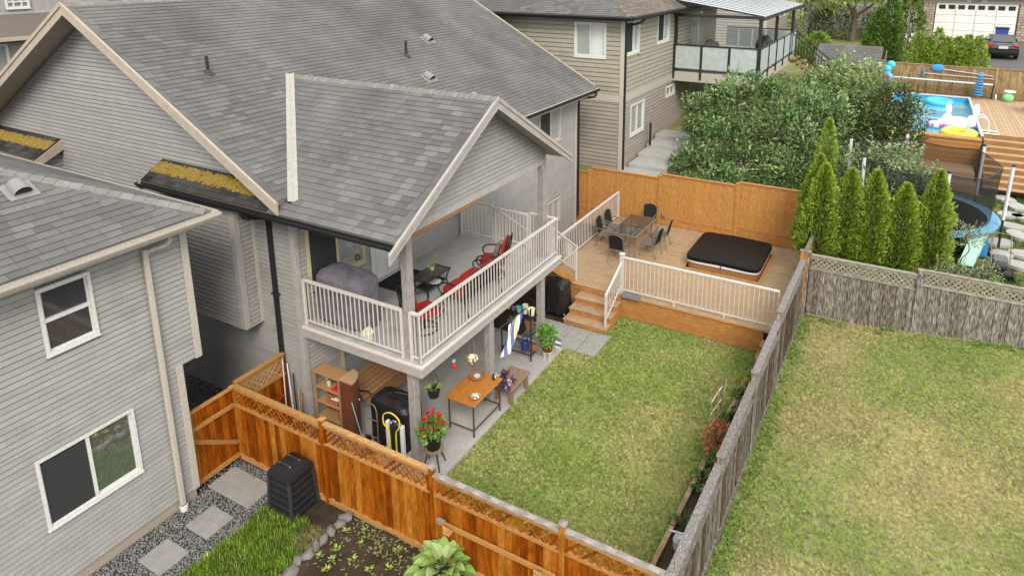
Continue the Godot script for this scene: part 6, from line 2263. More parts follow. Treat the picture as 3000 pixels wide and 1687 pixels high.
	pot(d, "pot", Vector3.ZERO, .1, .16, M.white_clay)
	g = Geo.new()
	for k in 60:
		var a := rnd(0, TAU)
		g.tint = Color(.34, .38, .13) * rnd(.7, 1.2)
		leaf(g, V(0, .15, 0), V(cos(a), rnd(.3, 1.2), sin(a)).normalized(), V(0, 1, .01), rnd(.15, .28), .022, .1)
	geo(d, "leaves", g, M.leaf)
	d = thing("watering_can", "dark blue watering can on rack's lowest shelf", "watering can", V(13.36, Y + .172, -8.05))
	lathe(d, "body", Vector3.ZERO, [Vector2(0, 0), Vector2(.1, 0), Vector2(.105, .2), Vector2(.09, .22), Vector2(0, .2)], M.blue_gloss, 18)
	tube(d, "handle", curve_pts([V(0, .2, .09), V(0, .34, .05), V(0, .34, -.05), V(0, .2, -.09)], 5), .014, M.blue_gloss)
	tube(d, "spout", [V(0, .06, -.09), V(0, .26, -.26)], .022, M.blue_gloss, .014)
	d = thing("clay_pot", "tipped brown clay pot on rack's lowest shelf", "pot", V(13.38, Y + .25, -7.82))
	d.rotation.x = 1.1
	pot(d, "body", V(0, -.08, 0), .09, .15, M.clay)
	d = thing("clay_pot", "brown basket pot with blue lid behind the flag", "pot", V(13.4, Y + .172, -8.5))
	pot(d, "body", Vector3.ZERO, .1, .2, M.blue_gloss)
	# round shrub on a wire stand
	c = thing("plant_stand", "cream scrolled wire stand under the round green shrub", "plant stand", V(13.42, Y, -7.42))
	tube(c, "ring", ring_pts(V(0, .26, 0), .12, 18), .009, M.cream, -1, 6, true)
	for k in 4:
		var a := TAU * k / 4 + .5
		tube(c, "leg", curve_pts([V(cos(a) * .12, .26, sin(a) * .12), V(cos(a) * .09, .12, sin(a) * .09), V(cos(a) * .13, 0.01, sin(a) * .13)], 4), .009, M.cream, -1, 6)
	d = thing("potted_shrub", "round bright green shrub in brown pot on wire stand", "potted plant", V(13.42, Y + .27, -7.42))
	pot(d, "pot", Vector3.ZERO, .17, .24, M.red_wood)
	g = Geo.new()
	crown(g, V(0, .44, 0), V(.24, .25, .24), 90, 10, .075, [Color(.14, .29, .05), Color(.2, .36, .08), Color(.1, .22, .04)], .07)
	geo(d, "leaves", g, M.leaf)
	d = thing("garden_flag", "tiny striped flag stuck in the round shrub's pot", "flag", V(13.42, Y + .6, -7.2))
	tube(d, "pole", [V(0, -.3, 0), V(0, .12, 0)], .005, M.black_metal)
	for k in 4:
		g = Geo.new()
		g.quad(V(.0, .1 - k * .07, .0), V(.02, .1 - k * .07 - .02, .16), V(.03, .03 - k * .07 - .02, .17), V(.0, .03 - k * .07, .01))
		geo(d, "stripe", g, [M.striped_blue, M.striped_white, M.striped_blue, M.striped_yellow][k])
	# covered smoker by the steps
	c = thing("covered_smoker", "round smoker grill under shiny black bag beside deck steps", "grill", V(15.72, Y, -8.32))
	g = Geo.new()
	drape(g, V(0, .1, 0), .62, .6, .98, Vector2(.8, .8), Vector2.ZERO, .05, 9)
	geo(c, "cover", g, M.black_cover)
	for k in 3:
		tube(c, "leg", [V(cos(k * 2.1) * .2, .3, sin(k * 2.1) * .2), V(cos(k * 2.1) * .34, 0, sin(k * 2.1) * .34)], .015, M.steel)
	# shelves and things under the balcony
	c = thing("wooden_shelf", "rough wooden shelf unit at the patio's house corner", "shelf", V(9.0, Y, -10.33))
	for z in [-.36, .36]:
		for x in [-.14, .14]:
			cb(c, "upright", V(x, .67, z), V(.04, 1.34, .04), M.shelf_wood, .004)
	for y in [.25, .62, .98]:
		cb(c, "shelf_board", V(0, y, 0), V(.3, .025, .72), M.shelf_wood, .004)
	for k in 3:
		cb(c, "top_board", V(-.12 + k * .12, 1.355, 0), V(.115, .022, .80), M.shelf_wood, .004)
	d = thing("orchid_pot", "white flowering orchid on the wooden shelf", "plant", V(9.0, Y + .993, -10.42))
	pot(d, "pot", Vector3.ZERO, .05, .09, M.white_clay)
	g = Geo.new()
	for k in 18:
		var a := rnd(0, TAU)
		g.tint = Color(.7, .7, .62) if k % 2 else Color(.1, .15, .05)
		leaf(g, V(0, .1 + rnd(0, .12), 0), V(cos(a), rnd(.2, 1), sin(a)).normalized(), rdir(), .08, .05)
	geo(d, "leaves", g, M.leaf)
	d = thing("clay_trough", "long terracotta trough with shells on the wooden shelf", "planter", V(9.0, Y + .633, -10.25))
	g = Geo.new()
	for q in [[V(0, .06, -.16), V(.2, .12, .015)], [V(0, .06, .16), V(.2, .12, .015)], [V(-.1, .06, 0), V(.015, .12, .335)], [V(.1, .06, 0), V(.015, .12, .335)], [V(0, .05, 0), V(.19, .06, .31)]]:
		g.bxc(q[0], q[1])
	geo(d, "trough", g, M.clay)
	g = Geo.new()
	for k in 6:
		g.blob(V(rnd(-.05, .05), .09, rnd(-.12, .12)), V(.03, .025, .035), null, 0, 7, 5)
	geo(d, "shells", g, M.white_clay)
	d = thing("red_tray", "bright red tray lying on the wooden shelf", "tray", V(9.0, Y + .993, -10.16))
	cs(d, "tray", V(-.1, 0, -.12), V(.1, .025, .12), M.red_gloss, .01)
	d = thing("clay_pot", "terracotta pot on the wooden shelf's lowest board", "pot", V(9.0, Y + .263, -10.1))
	pot(d, "body", Vector3.ZERO, .1, .16, M.clay)
	# the bow-fronted brown cabinet
	c = thing("corner_cabinet", "tall reddish-brown cabinet with curved front and pale top", "cabinet", V(8.84, Y, -9.92))
	var arc := [Vector2(0, 0)]
	for k in 9:
		var a := PI / 2 * k / 8
		arc.append(Vector2(cos(a) * .40, sin(a) * .36))
	g = Geo.new()
	g.prism(PackedVector2Array(arc), V(0, .69, 0), V(1, 0, 0), V(0, 0, 1), 1.38)
	geo(c, "carcass", g, M.red_wood)
	g = Geo.new()
	var arc2 := []
	for q in arc:
		arc2.append(q * 1.05 - Vector2(.01, .01))
	g.prism(PackedVector2Array(arc2), V(0, 1.395, 0), V(1, 0, 0), V(0, 0, 1), .03)
	geo(c, "top", g, M.tan_wood)
	cb(c, "side_trim", V(-.008, .7, .17), V(.014, 1.3, .3), M.red_wood, .004)
	cb(c, "knob", V(.2, .9, .33), V(.03, .03, .03), M.steel, .01)
	tube(thing("green_rod", "thin pale green rod leaning on the brown cabinet", "rod"), "rod", [V(8.82, Y, -9.3), V(8.80, 1.02, -9.56)], .009, M.teal)
	# slatted wooden bench below the window
	c = thing("slatted_bench", "wooden slatted bench with curled metal arm below the window", "bench", V(10.3, Y, -10.15))
	for k in 6:
		cb(c, "back_slat", V(0, .46 + k * .068, -.02 - k * .075 + .16), V(1.5, .022, .092), M.brown_wood, .004, Basis(Vector3.RIGHT, .75))
	for k in 3:
		cb(c, "seat_slat", V(0, .40, .22 + k * .1), V(1.5, .022, .092), M.brown_wood, .004)
	for s in [-.72, .72]:
		tube(c, "arm", curve_pts([V(s, .9, -.25), V(s, .62, .0), V(s, .66, .25), V(s, .58, .42), V(s, .5, .38), V(s, 0, .4)], 5), .018, M.black_metal)
		tube(c, "leg", [V(s, .8, -.28), V(s, 0, -.2)], .018, M.black_metal)
	# second covered grill with the trolleys in front
	c = thing("covered_grill", "barbecue grill under black cover behind the lattice fence", "grill", V(9.36, Y, -8.86))
	g = Geo.new()
	drape(g, Vector3.ZERO, .62, 1.05, 1.12, Vector2(.8, .72), Vector2(0, -.04), .03, 15)
	geo(c, "cover", g, M.black_cover)
	c = thing("hand_truck", "brown tubular hand truck against the black grill cover", "hand truck", V(8.86, Y, -9.12))
	tube(c, "frame", curve_pts([V(0, 0, -.17), V(.0, .72, -.19), V(.02, 1.0, -.14), V(.03, 1.06, 0), V(.02, 1.0, .14), V(0, .72, .19), V(0, 0, .17)], 4), .014, M.bronze)
	for y in [.3, .72]:
		tube(c, "cross_bar", [V(0, y, -.18), V(0, y, .18)], .011, M.bronze)
	cb(c, "toe_plate", V(-.08, .02, 0), V(.2, .012, .34), M.bronze)
	for z in [-.2, .2]:
		tube(c, "wheel", [V(.08, .1, z - .02), V(.08, .1, z + .02)], .1, M.black_plastic, -1, 16)
	c = thing("golf_trolley", "golf bag trolley with yellow frame and silver club heads", "golf trolley", V(8.84, Y, -8.5))
	tube(c, "yellow_frame", curve_pts([V(0, 0, -.1), V(0, .62, -.1), V(-.02, .78, -.22), V(-.02, 1.0, -.2), V(-.02, 1.1, 0), V(-.02, 1.0, .2), V(-.02, .8, .18), V(0, .62, .08), V(0, 0, .08)], 4), .016, M.yellow_metal)
	cb(c, "bag_panel", V(.08, .4, -.2), V(.1, .8, .08), M.acrylic, .02)
	cb(c, "bag_panel", V(.08, .4, .18), V(.1, .8, .08), M.acrylic, .02)
	cb(c, "bag_body", V(.13, .38, 0), V(.16, .74, .3), M.black_plastic, .03)
	for k in 5:
		var q := V(.06 + .03 * (k % 2), .80 + .03 * (k % 3), -.1 + k * .06)
		g = Geo.new()
		g.blob(q, V(.035, .02, .045), null, 0, 8, 6)
		g.tube([q, q - V(-.02, .3, 0)], .006, .006, 5)
		geo(c, "club", g, M.steel)
	# bucket and long tools in the corner behind the lattice
	c = thing("black_bucket", "black bucket of garden soil behind the lattice panel", "bucket", V(8.42, 0, -11.66))
	c.position.y = .02
	pot(c, "bucket", Vector3.ZERO, .17, .36, M.black_plastic)
	lathe(c, "soil", V(0, .3, 0), [Vector2(.14, 0), Vector2(0, .02)], M.gravel_bed, 16)
	tube(c, "bail", curve_pts([V(-.16, .35, 0), V(-.1, .6, .0), V(0, .66, 0), V(.1, .6, 0), V(.16, .35, 0)], 4), .007, M.cream)
	var tl := [["white garden tool handle leaning at the downspout", V(8.42, .02, -11.15), V(8.62, 1.62, -11.36), M.white], ["grey garden tool handle leaning at the downspout", V(8.5, .02, -11.0), V(8.66, 1.5, -11.28), M.acrylic], ["dark garden tool handle leaning at the downspout", V(8.56, .02, -10.98), V(8.66, 1.3, -11.12), M.black_plastic], ["tan wooden stake leaning at house wall", V(8.5, .02, -10.85), V(8.67, .95, -11.0), M.tan_wood], ["split brown stake leaning at house wall", V(8.45, .02, -10.8), V(8.67, .88, -10.92), M.shelf_wood], ["pale aluminium pole leaning at the corner", V(8.3, .02, -11.3), V(8.6, 1.55, -11.5), M.steel]]
	for q in tl:
		tube(thing("garden_tool", q[0], "tool", Vector3.ZERO, 0, "long tools leaning by the downspout"), "handle", [q[1], q[2]], .014, q[3])
	c = thing("red_shovel", "shovel with red plastic handle behind the lattice panel", "shovel", V(8.3, .02, -11.2))
	tube(c, "shaft", [V(0, 0, 0), V(.1, .74, -.05)], .014, M.black_plastic)
	tube(c, "handle", [V(.1, .74, -.05), V(.11, .86, -.12), V(.11, .87, .02)], .016, M.red_gloss, -1, 7, true)

# ---------------------------------------------------------------- wooden deck furniture
func dining_chair(label: String, at: Vector3, turn: float) -> void:
	var c := thing("dining_chair", label, "chair", at, turn, "bronze sling chairs around the glass table")
	var m: Material = M.bronze
	var g := Geo.new()
	for k in 8:
		g.bxc(V(0, .42 + .008 * sin(k), -.2 + k * .058), V(.46, .012, .05))
	geo(c, "seat", g, m)
	g = Geo.new()
	var tb := Transform3D(Basis(Vector3.RIGHT, -.2), V(0, .70, -.285))
	g.prism(PackedVector2Array([Vector2(-.23, -.25), Vector2(.23, -.25), Vector2(.24, .2), Vector2(.12, .265), Vector2(0, .28), Vector2(-.12, .265), Vector2(-.24, .2)]), tb.origin, tb.basis.x, tb.basis.y, .014)
	geo(c, "back_sling", g, M.sling)
	tube(c, "back_frame", [V(-.25, .42, -.22), V(-.255, .72, -.30), V(-.24, .90, -.335), V(-.12, .97, -.345), V(0, .985, -.348), V(.12, .97, -.345), V(.24, .90, -.335), V(.255, .72, -.30), V(.25, .42, -.22)], .014, m, -1, 7)
	for s in [-.25, .25]:
		tube(c, "leg", curve_pts([V(s, .42, -.2), V(s, .2, -.24), V(s * 1.05, 0, -.32)], 4), .015, m, .012, 7)
		tube(c, "leg", curve_pts([V(s, .62, .12), V(s, .42, .22), V(s, .2, .23), V(s * 1.05, 0, .28)], 4), .015, m, .012, 7)
		tube(c, "arm", curve_pts([V(s, .66, -.28), V(s * 1.08, .66, -.05), V(s, .62, .13)], 4), .017, m, -1, 7)

func build_deck_things() -> void:
	var Y := .68
	var c := thing("hot_tub", "square hot tub sunk in the deck under folding black cover", "hot tub", V(20.14, Y, -4.43))
	# rounded square
	var ring := func(s: float, y: float) -> Array:
		var p := []
		for i in 48:
			var a := TAU * i / 48
			p.append(V(signf(cos(a)) * pow(absf(cos(a)), .2) * s, y, signf(sin(a)) * pow(absf(sin(a)), .2) * s))
		return p
	var g := Geo.new()
	var r0: Array = ring.call(1.10, -.1)
	var r1: Array = ring.call(1.10, .2)
	for i in 48:
		var i2 := (i + 1) % 48
		g.quad(r0[i], r1[i], r1[i2], r0[i2])
	geo(c, "cabinet", g, M.bench_wood)
	for i in range(0, 48):
		var p: Vector3 = r1[i]
		var q: Vector3 = r1[(i + 1) % 48]
		var L := (q - p).length()
		var n := maxi(1, int(L / .1))
		for k in n:
			var e := p.lerp(q, (k + .5) / n)
			var dd := (q - p).normalized()
			bx(c, "cabinet_slat", e + V(0, -.1, 0) + dd.cross(Vector3.UP) * -.004, V(L / n - .008, .22, .02), M.brown_wood, Basis(dd, Vector3.UP, dd.cross(Vector3.UP)))
	g = Geo.new()
	var a0: Array = ring.call(1.10, .2)
	var a1: Array = ring.call(1.14, .22)
	var a2: Array = ring.call(1.14, .29)
	for i in 48:
		var i2 := (i + 1) % 48
		g.quad(a0[i], a1[i], a1[i2], a0[i2])
		g.quad(a1[i], a2[i], a2[i2], a1[i2])
	geo(c, "acrylic_rim", g, M.acrylic)
	for s in [-1.0, 1.0]:
		g = Geo.new()
		var poly := []
		for i in 48:
			var a := TAU * i / 48
			var p := Vector2(signf(cos(a)) * pow(absf(cos(a)), .2) * 1.15, signf(sin(a)) * pow(absf(sin(a)), .2) * 1.15)
			poly.append(p)
		var half := Geometry2D.intersect_polygons(PackedVector2Array(poly), PackedVector2Array([Vector2(-2, .004 * s), Vector2(2, .004 * s), Vector2(2, 2 * s), Vector2(-2, 2 * s)]))
		var hp: PackedVector2Array = half[0]
		var yt := func(p: Vector2) -> float: return .38 + (.02 if absf(p.y) < .02 else 0.0)
		var cen := V(0, .405, s * .5)
		for i in hp.size():
			var p := hp[i]
			var q := hp[(i + 1) % hp.size()]
			var P := V(p.x, yt.call(p), p.y)
			var Q := V(q.x, yt.call(q), q.y)
			var pin := V(p.x * .965, yt.call(p) + .02, p.y * .965)
			var qin := V(q.x * .965, yt.call(q) + .02, q.y * .965)
			for t3 in [[cen, pin, qin], [pin, P, Q], [pin, Q, qin], [P, P - V(0, .1, 0), Q - V(0, .1, 0)], [P, Q - V(0, .1, 0), Q]]:
				var nn: Vector3 = (t3[1] - t3[0]).cross(t3[2] - t3[0])
				var outw: Vector3 = (t3[0] + t3[1] + t3[2]) / 3.0 - V(0, .2, s * .5)
				if nn.dot(outw) > 0: g.tri(t3[0], t3[1], t3[2])
				else: g.tri(t3[0], t3[2], t3[1])
		geo(c, "cover_half", g, M.tub_cover)
	tube(c, "cover_strap", [V(-1.16, .38, 0), V(-1.17, .18, .0)], .012, M.black_metal)
	cs(c, "cover_hinge", V(-1.1, .405, -.03), V(1.1, .418, .03), M.tub_cover, .006)
	cs(c, "step_trim", V(-1.2, .0, -1.2), V(-1.13, .03, 1.2), M.orange_z[0], .006)
	cs(c, "step_trim", V(-1.13, .0, 1.13), V(1.15, .03, 1.2), M.orange_wood[0], .006)
	cs(c, "step_trim", V(-1.13, .0, -1.2), V(1.15, .03, -1.13), M.orange_wood[0], .006)
	# dining set
	c = thing("dining_table", "bronze dining table with smoked glass top on the wooden deck", "table", V(19.8, Y, -7.63))
	for q in [[V(0, .72, -.46), V(1.84, .03, .05)], [V(0, .72, .46), V(1.84, .03, .05)], [V(-.9, .72, 0), V(.05, .03, .88)], [V(.9, .72, 0), V(.05, .03, .88)], [V(0, .715, 0), V(.04, .025, .88)]]:
		cb(c, "top_frame", q[0], q[1], M.bronze, .008)
	for s in [-1, 1]:
		cb(c, "glass_top", V(s * .45, .735, 0), V(.86, .006, .87), M.smoke_glass, .001)
	for k in [[-1, -1], [1, -1], [1, 1], [-1, 1]]:
		tube(c, "leg", curve_pts([V(k[0] * .82, .71, k[1] * .4), V(k[0] * .78, .3, k[1] * .36), V(k[0] * .84, 0, k[1] * .42)], 4), .024, M.bronze, .018, 8)
	dining_chair("dining chair at the table end facing the hot tub fence", V(18.52, Y, -7.6), PI / 2)
	dining_chair("dining chair at the table end against the tan fence", V(21.05, Y, -7.6), -PI / 2)
	dining_chair("dining chair on the railing side, beside the balcony stair end", V(19.4, Y, -8.42), 0.05)
	dining_chair("dining chair on the railing side, nearer the tan fence", V(20.1, Y, -8.42), -0.05)
	dining_chair("dining chair on the hot tub side, nearer the balcony", V(19.38, Y, -6.85), PI - .08)
	dining_chair("dining chair on the hot tub side, nearer the tan fence", V(20.2, Y, -6.8), PI + .06)
	c = thing("rail_planter", "empty grey plastic planter box hung on the deck railing", "planter", V(16.3, .71, -6.28))
	for q in [[V(-.07, .07, 0), V(.012, .14, .5)], [V(.07, .07, 0), V(.012, .14, .5)], [V(0, .07, -.25), V(.15, .14, .012)], [V(0, .07, .25), V(.15, .14, .012)], [V(0, .008, 0), V(.13, .012, .48)]]:
		cb(c, "side", q[0], q[1], M.vent_grey, .003)

# ---------------------------------------------------------------- garden in front of the cedar fence
func build_near_garden() -> void:
	var pv := [[6.57, 7.17, -11.25, -10.09], [5.76, 6.31, -10.73, -10.13], [4.92, 5.45, -10.76, -10.15], [4.08, 4.6, -10.76, -10.15], [3.2, 3.75, -10.76, -10.15]]
	for i in pv.size():
		var p: Array = pv[i]
		var o := cs(self, numbered("paving_slab"), V(p[0], -.03, p[2]), V(p[1], .022, p[3]), M.paver, .008)
		tag(o, ["large concrete slab on gravel beside the compost bin", "concrete stepping slab by the beige house downspout", "concrete stepping slab below the sliding window", "concrete stepping slab further along gravel path", "last concrete stepping slab along gravel path"][i], "paving slab", "slabs in the gravel path")
	# timber edge between gravel and grass
	var e := thing("path_edging", "thin timber edging between gravel path and green lawn strip", "edging")
	cs(e, "edging_board", V(0, -.04, -9.795), V(6.86, .03, -9.77), M.timber, .004)
	# gravel
	var st := Geo.new()
	var nz := FastNoiseLite.new()
	nz.frequency = 2.0
	st.blob(Vector3.ZERO, V(.02, .012, .016), nz, .4, 6, 4)
	var xf := []
	var cl := []
	for area in [[2.5, 7.36, -11.19, -9.8, 11000], [6.9, 8.7, -16.5, -11.5, 2600], [6.4, 7.36, -11.6, -11.2, 200]]:
		for i in area[4]:
			var p := V(rnd(area[0], area[1]), 0, rnd(area[2], area[3]))
			var hit := false
			for q in pv:
				if p.x > q[0] - .01 and p.x < q[1] + .01 and p.z > q[2] - .01 and p.z < q[3] + .01:
					hit = true
			if hit: continue
			var s := rnd(.5, 1.15)
			xf.append(Transform3D(Basis.from_euler(V(rnd(0, 6), rnd(0, 6), rnd(0, 6))) * Basis.from_scale(V(s, s, s)), p + V(0, rnd(-.015, .006), 0)))
			var k := rnd(.15, .33)
			cl.append(Color(k, k * .985, k * .97))
	scatter("gravel", "loose grey crushed stone of the side path", st.mesh(), M.stone, xf, cl)
	# compost bin
	var c := thing("compost_bin", "black plastic compost bin with ribbed sides and hinged lid", "compost bin", V(7.03, 0, -9.37))
	var g := Geo.new()
	var lo := .30
	var hi := .255
	var b := []
	var t := []
	for k in [[-1, -1], [1, -1], [1, 1], [-1, 1]]:
		b.append(V(k[0] * lo, 0, k[1] * lo)); t.append(V(k[0] * hi, .78, k[1] * hi))
	for i in 4:
		g.quad(b[i], t[i], t[(i + 1) % 4], b[(i + 1) % 4])
	geo(c, "body", g, M.black_plastic)
	for i in 4:
		for r in 5:
			var k := (r + .5) / 5.0 * .92 + .03
			var p: Vector3 = b[i].lerp(t[i], k)
			var q: Vector3 = b[(i + 1) % 4].lerp(t[(i + 1) % 4], k)
			var out := (p + q).normalized()
			bar(c, "rib", p.lerp(q, .08) + V(out.x, 0, out.z) * .008, p.lerp(q, .92) + V(out.x, 0, out.z) * .008, .022, .018, M.dark_plastic)
			bar(c, "slat_panel", p.lerp(q, .06) + V(out.x, .07, out.z) * V(.004, 1, .004), p.lerp(q, .94) + V(out.x, .07, out.z) * V(.004, 1, .004), .012, .1, M.black_plastic)
	for i in 4:
		bar(c, "corner_post", b[i] * V(1.02, 1, 1.02), t[i] * V(1.03, 1, 1.03), .05, .05, M.dark_plastic)
	cs(c, "lid_rim", V(-.29, .78, -.29), V(.29, .84, .29), M.black_plastic, .02)
	g = Geo.new()
	var rr := [[.285, .84], [.25, .92], [.12, 1.0], [.0, 1.01]]
	for j in 3:
		for i in 4:
			var kk := [[-1, -1], [1, -1], [1, 1], [-1, 1]]
			var A: Array = kk[i]
			var B: Array = kk[(i + 1) % 4]
			var r0: float = rr[j][0]
			var r1: float = rr[j + 1][0]
			g.quad(V(A[0] * r0, rr[j][1], A[1] * r0), V(A[0] * r1, rr[j + 1][1], A[1] * r1), V(B[0] * r1, rr[j + 1][1], B[1] * r1), V(B[0] * r0, rr[j][1], B[1] * r0))
	geo(c, "lid", g, M.black_plastic)
	cb(c, "lid_panel", V(-.165, .955, 0), V(.17, .02, .3), M.lid_panel, .012, Basis(V(0, 0, 1), .52))
	cb(c, "lid_panel", V(.165, .955, 0), V(.17, .02, .3), M.lid_panel, .012, Basis(V(0, 0, 1), -.52))
	# stone border of the bed
	var rk := [[7.26, -8.27, .13, .09], [7.08, -8.26, .12, .1], [6.9, -8.28, .12, .1], [6.72, -8.25, .1, .11], [6.56, -8.29, .12, .1], [6.36, -8.25, .14, .1], [6.18, -8.3, .13, .1], [5.98, -8.24, .14, .1], [5.76, -8.28, .14, .1], [5.5, -8.25, .14, .1]]
	var rn := FastNoiseLite.new()
	rn.frequency = .8
	for i in rk.size():
		var q: Array = rk[i]
		var o := thing("border_stone", "rough grey stone in the row edging the soil bed", "stone", V(q[0], .02, q[1]), rnd(0, 6), "stones edging the soil bed")
		g = Geo.new()
		rn.seed = i
		g.blob(V(0, .02, 0), V(q[2] * rnd(.85, 1.2), q[3] * .8, q[2] * rnd(.6, .8)), rn, .9, 9, 6)
		geo(o, "rock", g, M.rock)
	# hosta with big leaves, each a part
	var h := thing("hosta_plant", "large hosta with broad light green leaves by the fence", "plant", V(7.12, .02, -5.92))
	var lm := []
	for v in 3:
		g = Geo.new()
		var n := 7
		var L := .24 + v * .03
		for i in n:
			for s in [-1.0, 1.0]:
				var f := func(k: float, w: float) -> Vector3:
					var wid := .5 * L * .72 * pow(sin(PI * clampf(pow(k, .75), 0, 1)), .8)
					return V(w * wid, .10 * L * 4 * k * (1 - k * .9) + absf(w) * wid * .35, k * L)
				var k0 := float(i) / n
				var k1 := float(i + 1) / n
				if s > 0: g.quad(f.call(k0, 0.0), f.call(k0, s), f.call(k1, s), f.call(k1, 0.0))
				else: g.quad(f.call(k0, s), f.call(k0, 0.0), f.call(k1, 0.0), f.call(k1, s))
		g.tube([V(0, -.03, -.12), V(0, .0, 0)], .006, .006, 4)
		lm.append(g.mesh())
	for i in 4:
		mk("hosta_%d" % i, lin([.26, .32, .21, .36][i], [.40, .45, .34, .47][i], [.10, .14, .08, .19][i]), .5, {"tex": "fine", "sc": V(2, 2, 2), "back": lin(.06, .1, .02)})
	for i in 46:
		var ringk := i / 46.0
		var a := i * 2.399
		var rad := .06 + .34 * ringk
		var p := V(cos(a) * rad, .36 - .26 * ringk * ringk + rnd(-.03, .03), sin(a) * rad)
		var tl := lerpf(-.75, .25, ringk) + rnd(-.15, .15)
		put(h, "leaf", lm[i % 3], M["hosta_%d" % (rng.randi() % 4)], Transform3D(Basis(Vector3.UP, PI / 2 - a) * Basis(Vector3.RIGHT, tl), p))
	# seedlings in the bed
	var ps := [[6.7, -7.92], [6.45, -8.07], [6.49, -7.83], [6.66, -7.51], [6.31, -7.76], [6.65, -7.12], [6.96, -7.6], [6.82, -6.85], [7.18, -6.98], [7.05, -8.05], [6.2, -7.4], [6.35, -7.0], [7.22, -7.75]]
	for q in ps:
		var o := thing("seedling", "small leafy green seedling growing in the dark soil bed", "plant", V(q[0], .02, q[1]), 0, "seedlings in the soil bed")
		g = Geo.new()
		for k in 16:
			var a := rnd(0, TAU)
			g.tint = Color(.24, .33, .07) * rnd(.75, 1.3)
			leaf(g, V(cos(a) * .015, .01, sin(a) * .015), V(cos(a), rnd(.15, .9), sin(a)).normalized(), Vector3.UP, rnd(.05, .1), rnd(.02, .032), .15)
		geo(o, "leaves", g, M.leaf)
	g = Geo.new()
	for i in 420:
		var p := V(rnd(5.0, 7.36), .02, rnd(-8.15, -6.2))
		if rng.randf() < .45: p = V(rnd(6.9, 7.36), .02, rnd(-8.1, -6.4))
		for k in 3:
			var a := rnd(0, TAU)
			g.tint = Color(.27, .30, .10) * rnd(.6, 1.3)
			leaf(g, p, V(cos(a), rnd(.1, .6), sin(a)).normalized(), Vector3.UP, rnd(.02, .045), rnd(.012, .02), .15)
	var w := geo(self, "weeds", g, M.leaf)
	tag(w, "tiny sprouting weeds spread over the dark soil bed", "", "", "stuff")

func scatter(called: String, label: String, mesh: Mesh, m: Material, xf: Array, cl: Array) -> void:
	var mm := MultiMesh.new()
	mm.transform_format = MultiMesh.TRANSFORM_3D
	mm.use_colors = true
	mm.mesh = mesh
	mm.instance_count = xf.size()
	for i in xf.size():
		mm.set_instance_transform(i, xf[i])
		mm.set_instance_color(i, cl[i])
	var o := MultiMeshInstance3D.new()
	o.multimesh = mm
	o.material_override = m
	o.name = numbered(called)
	add_child(o)
	tag(o, label, "", "", "stuff")

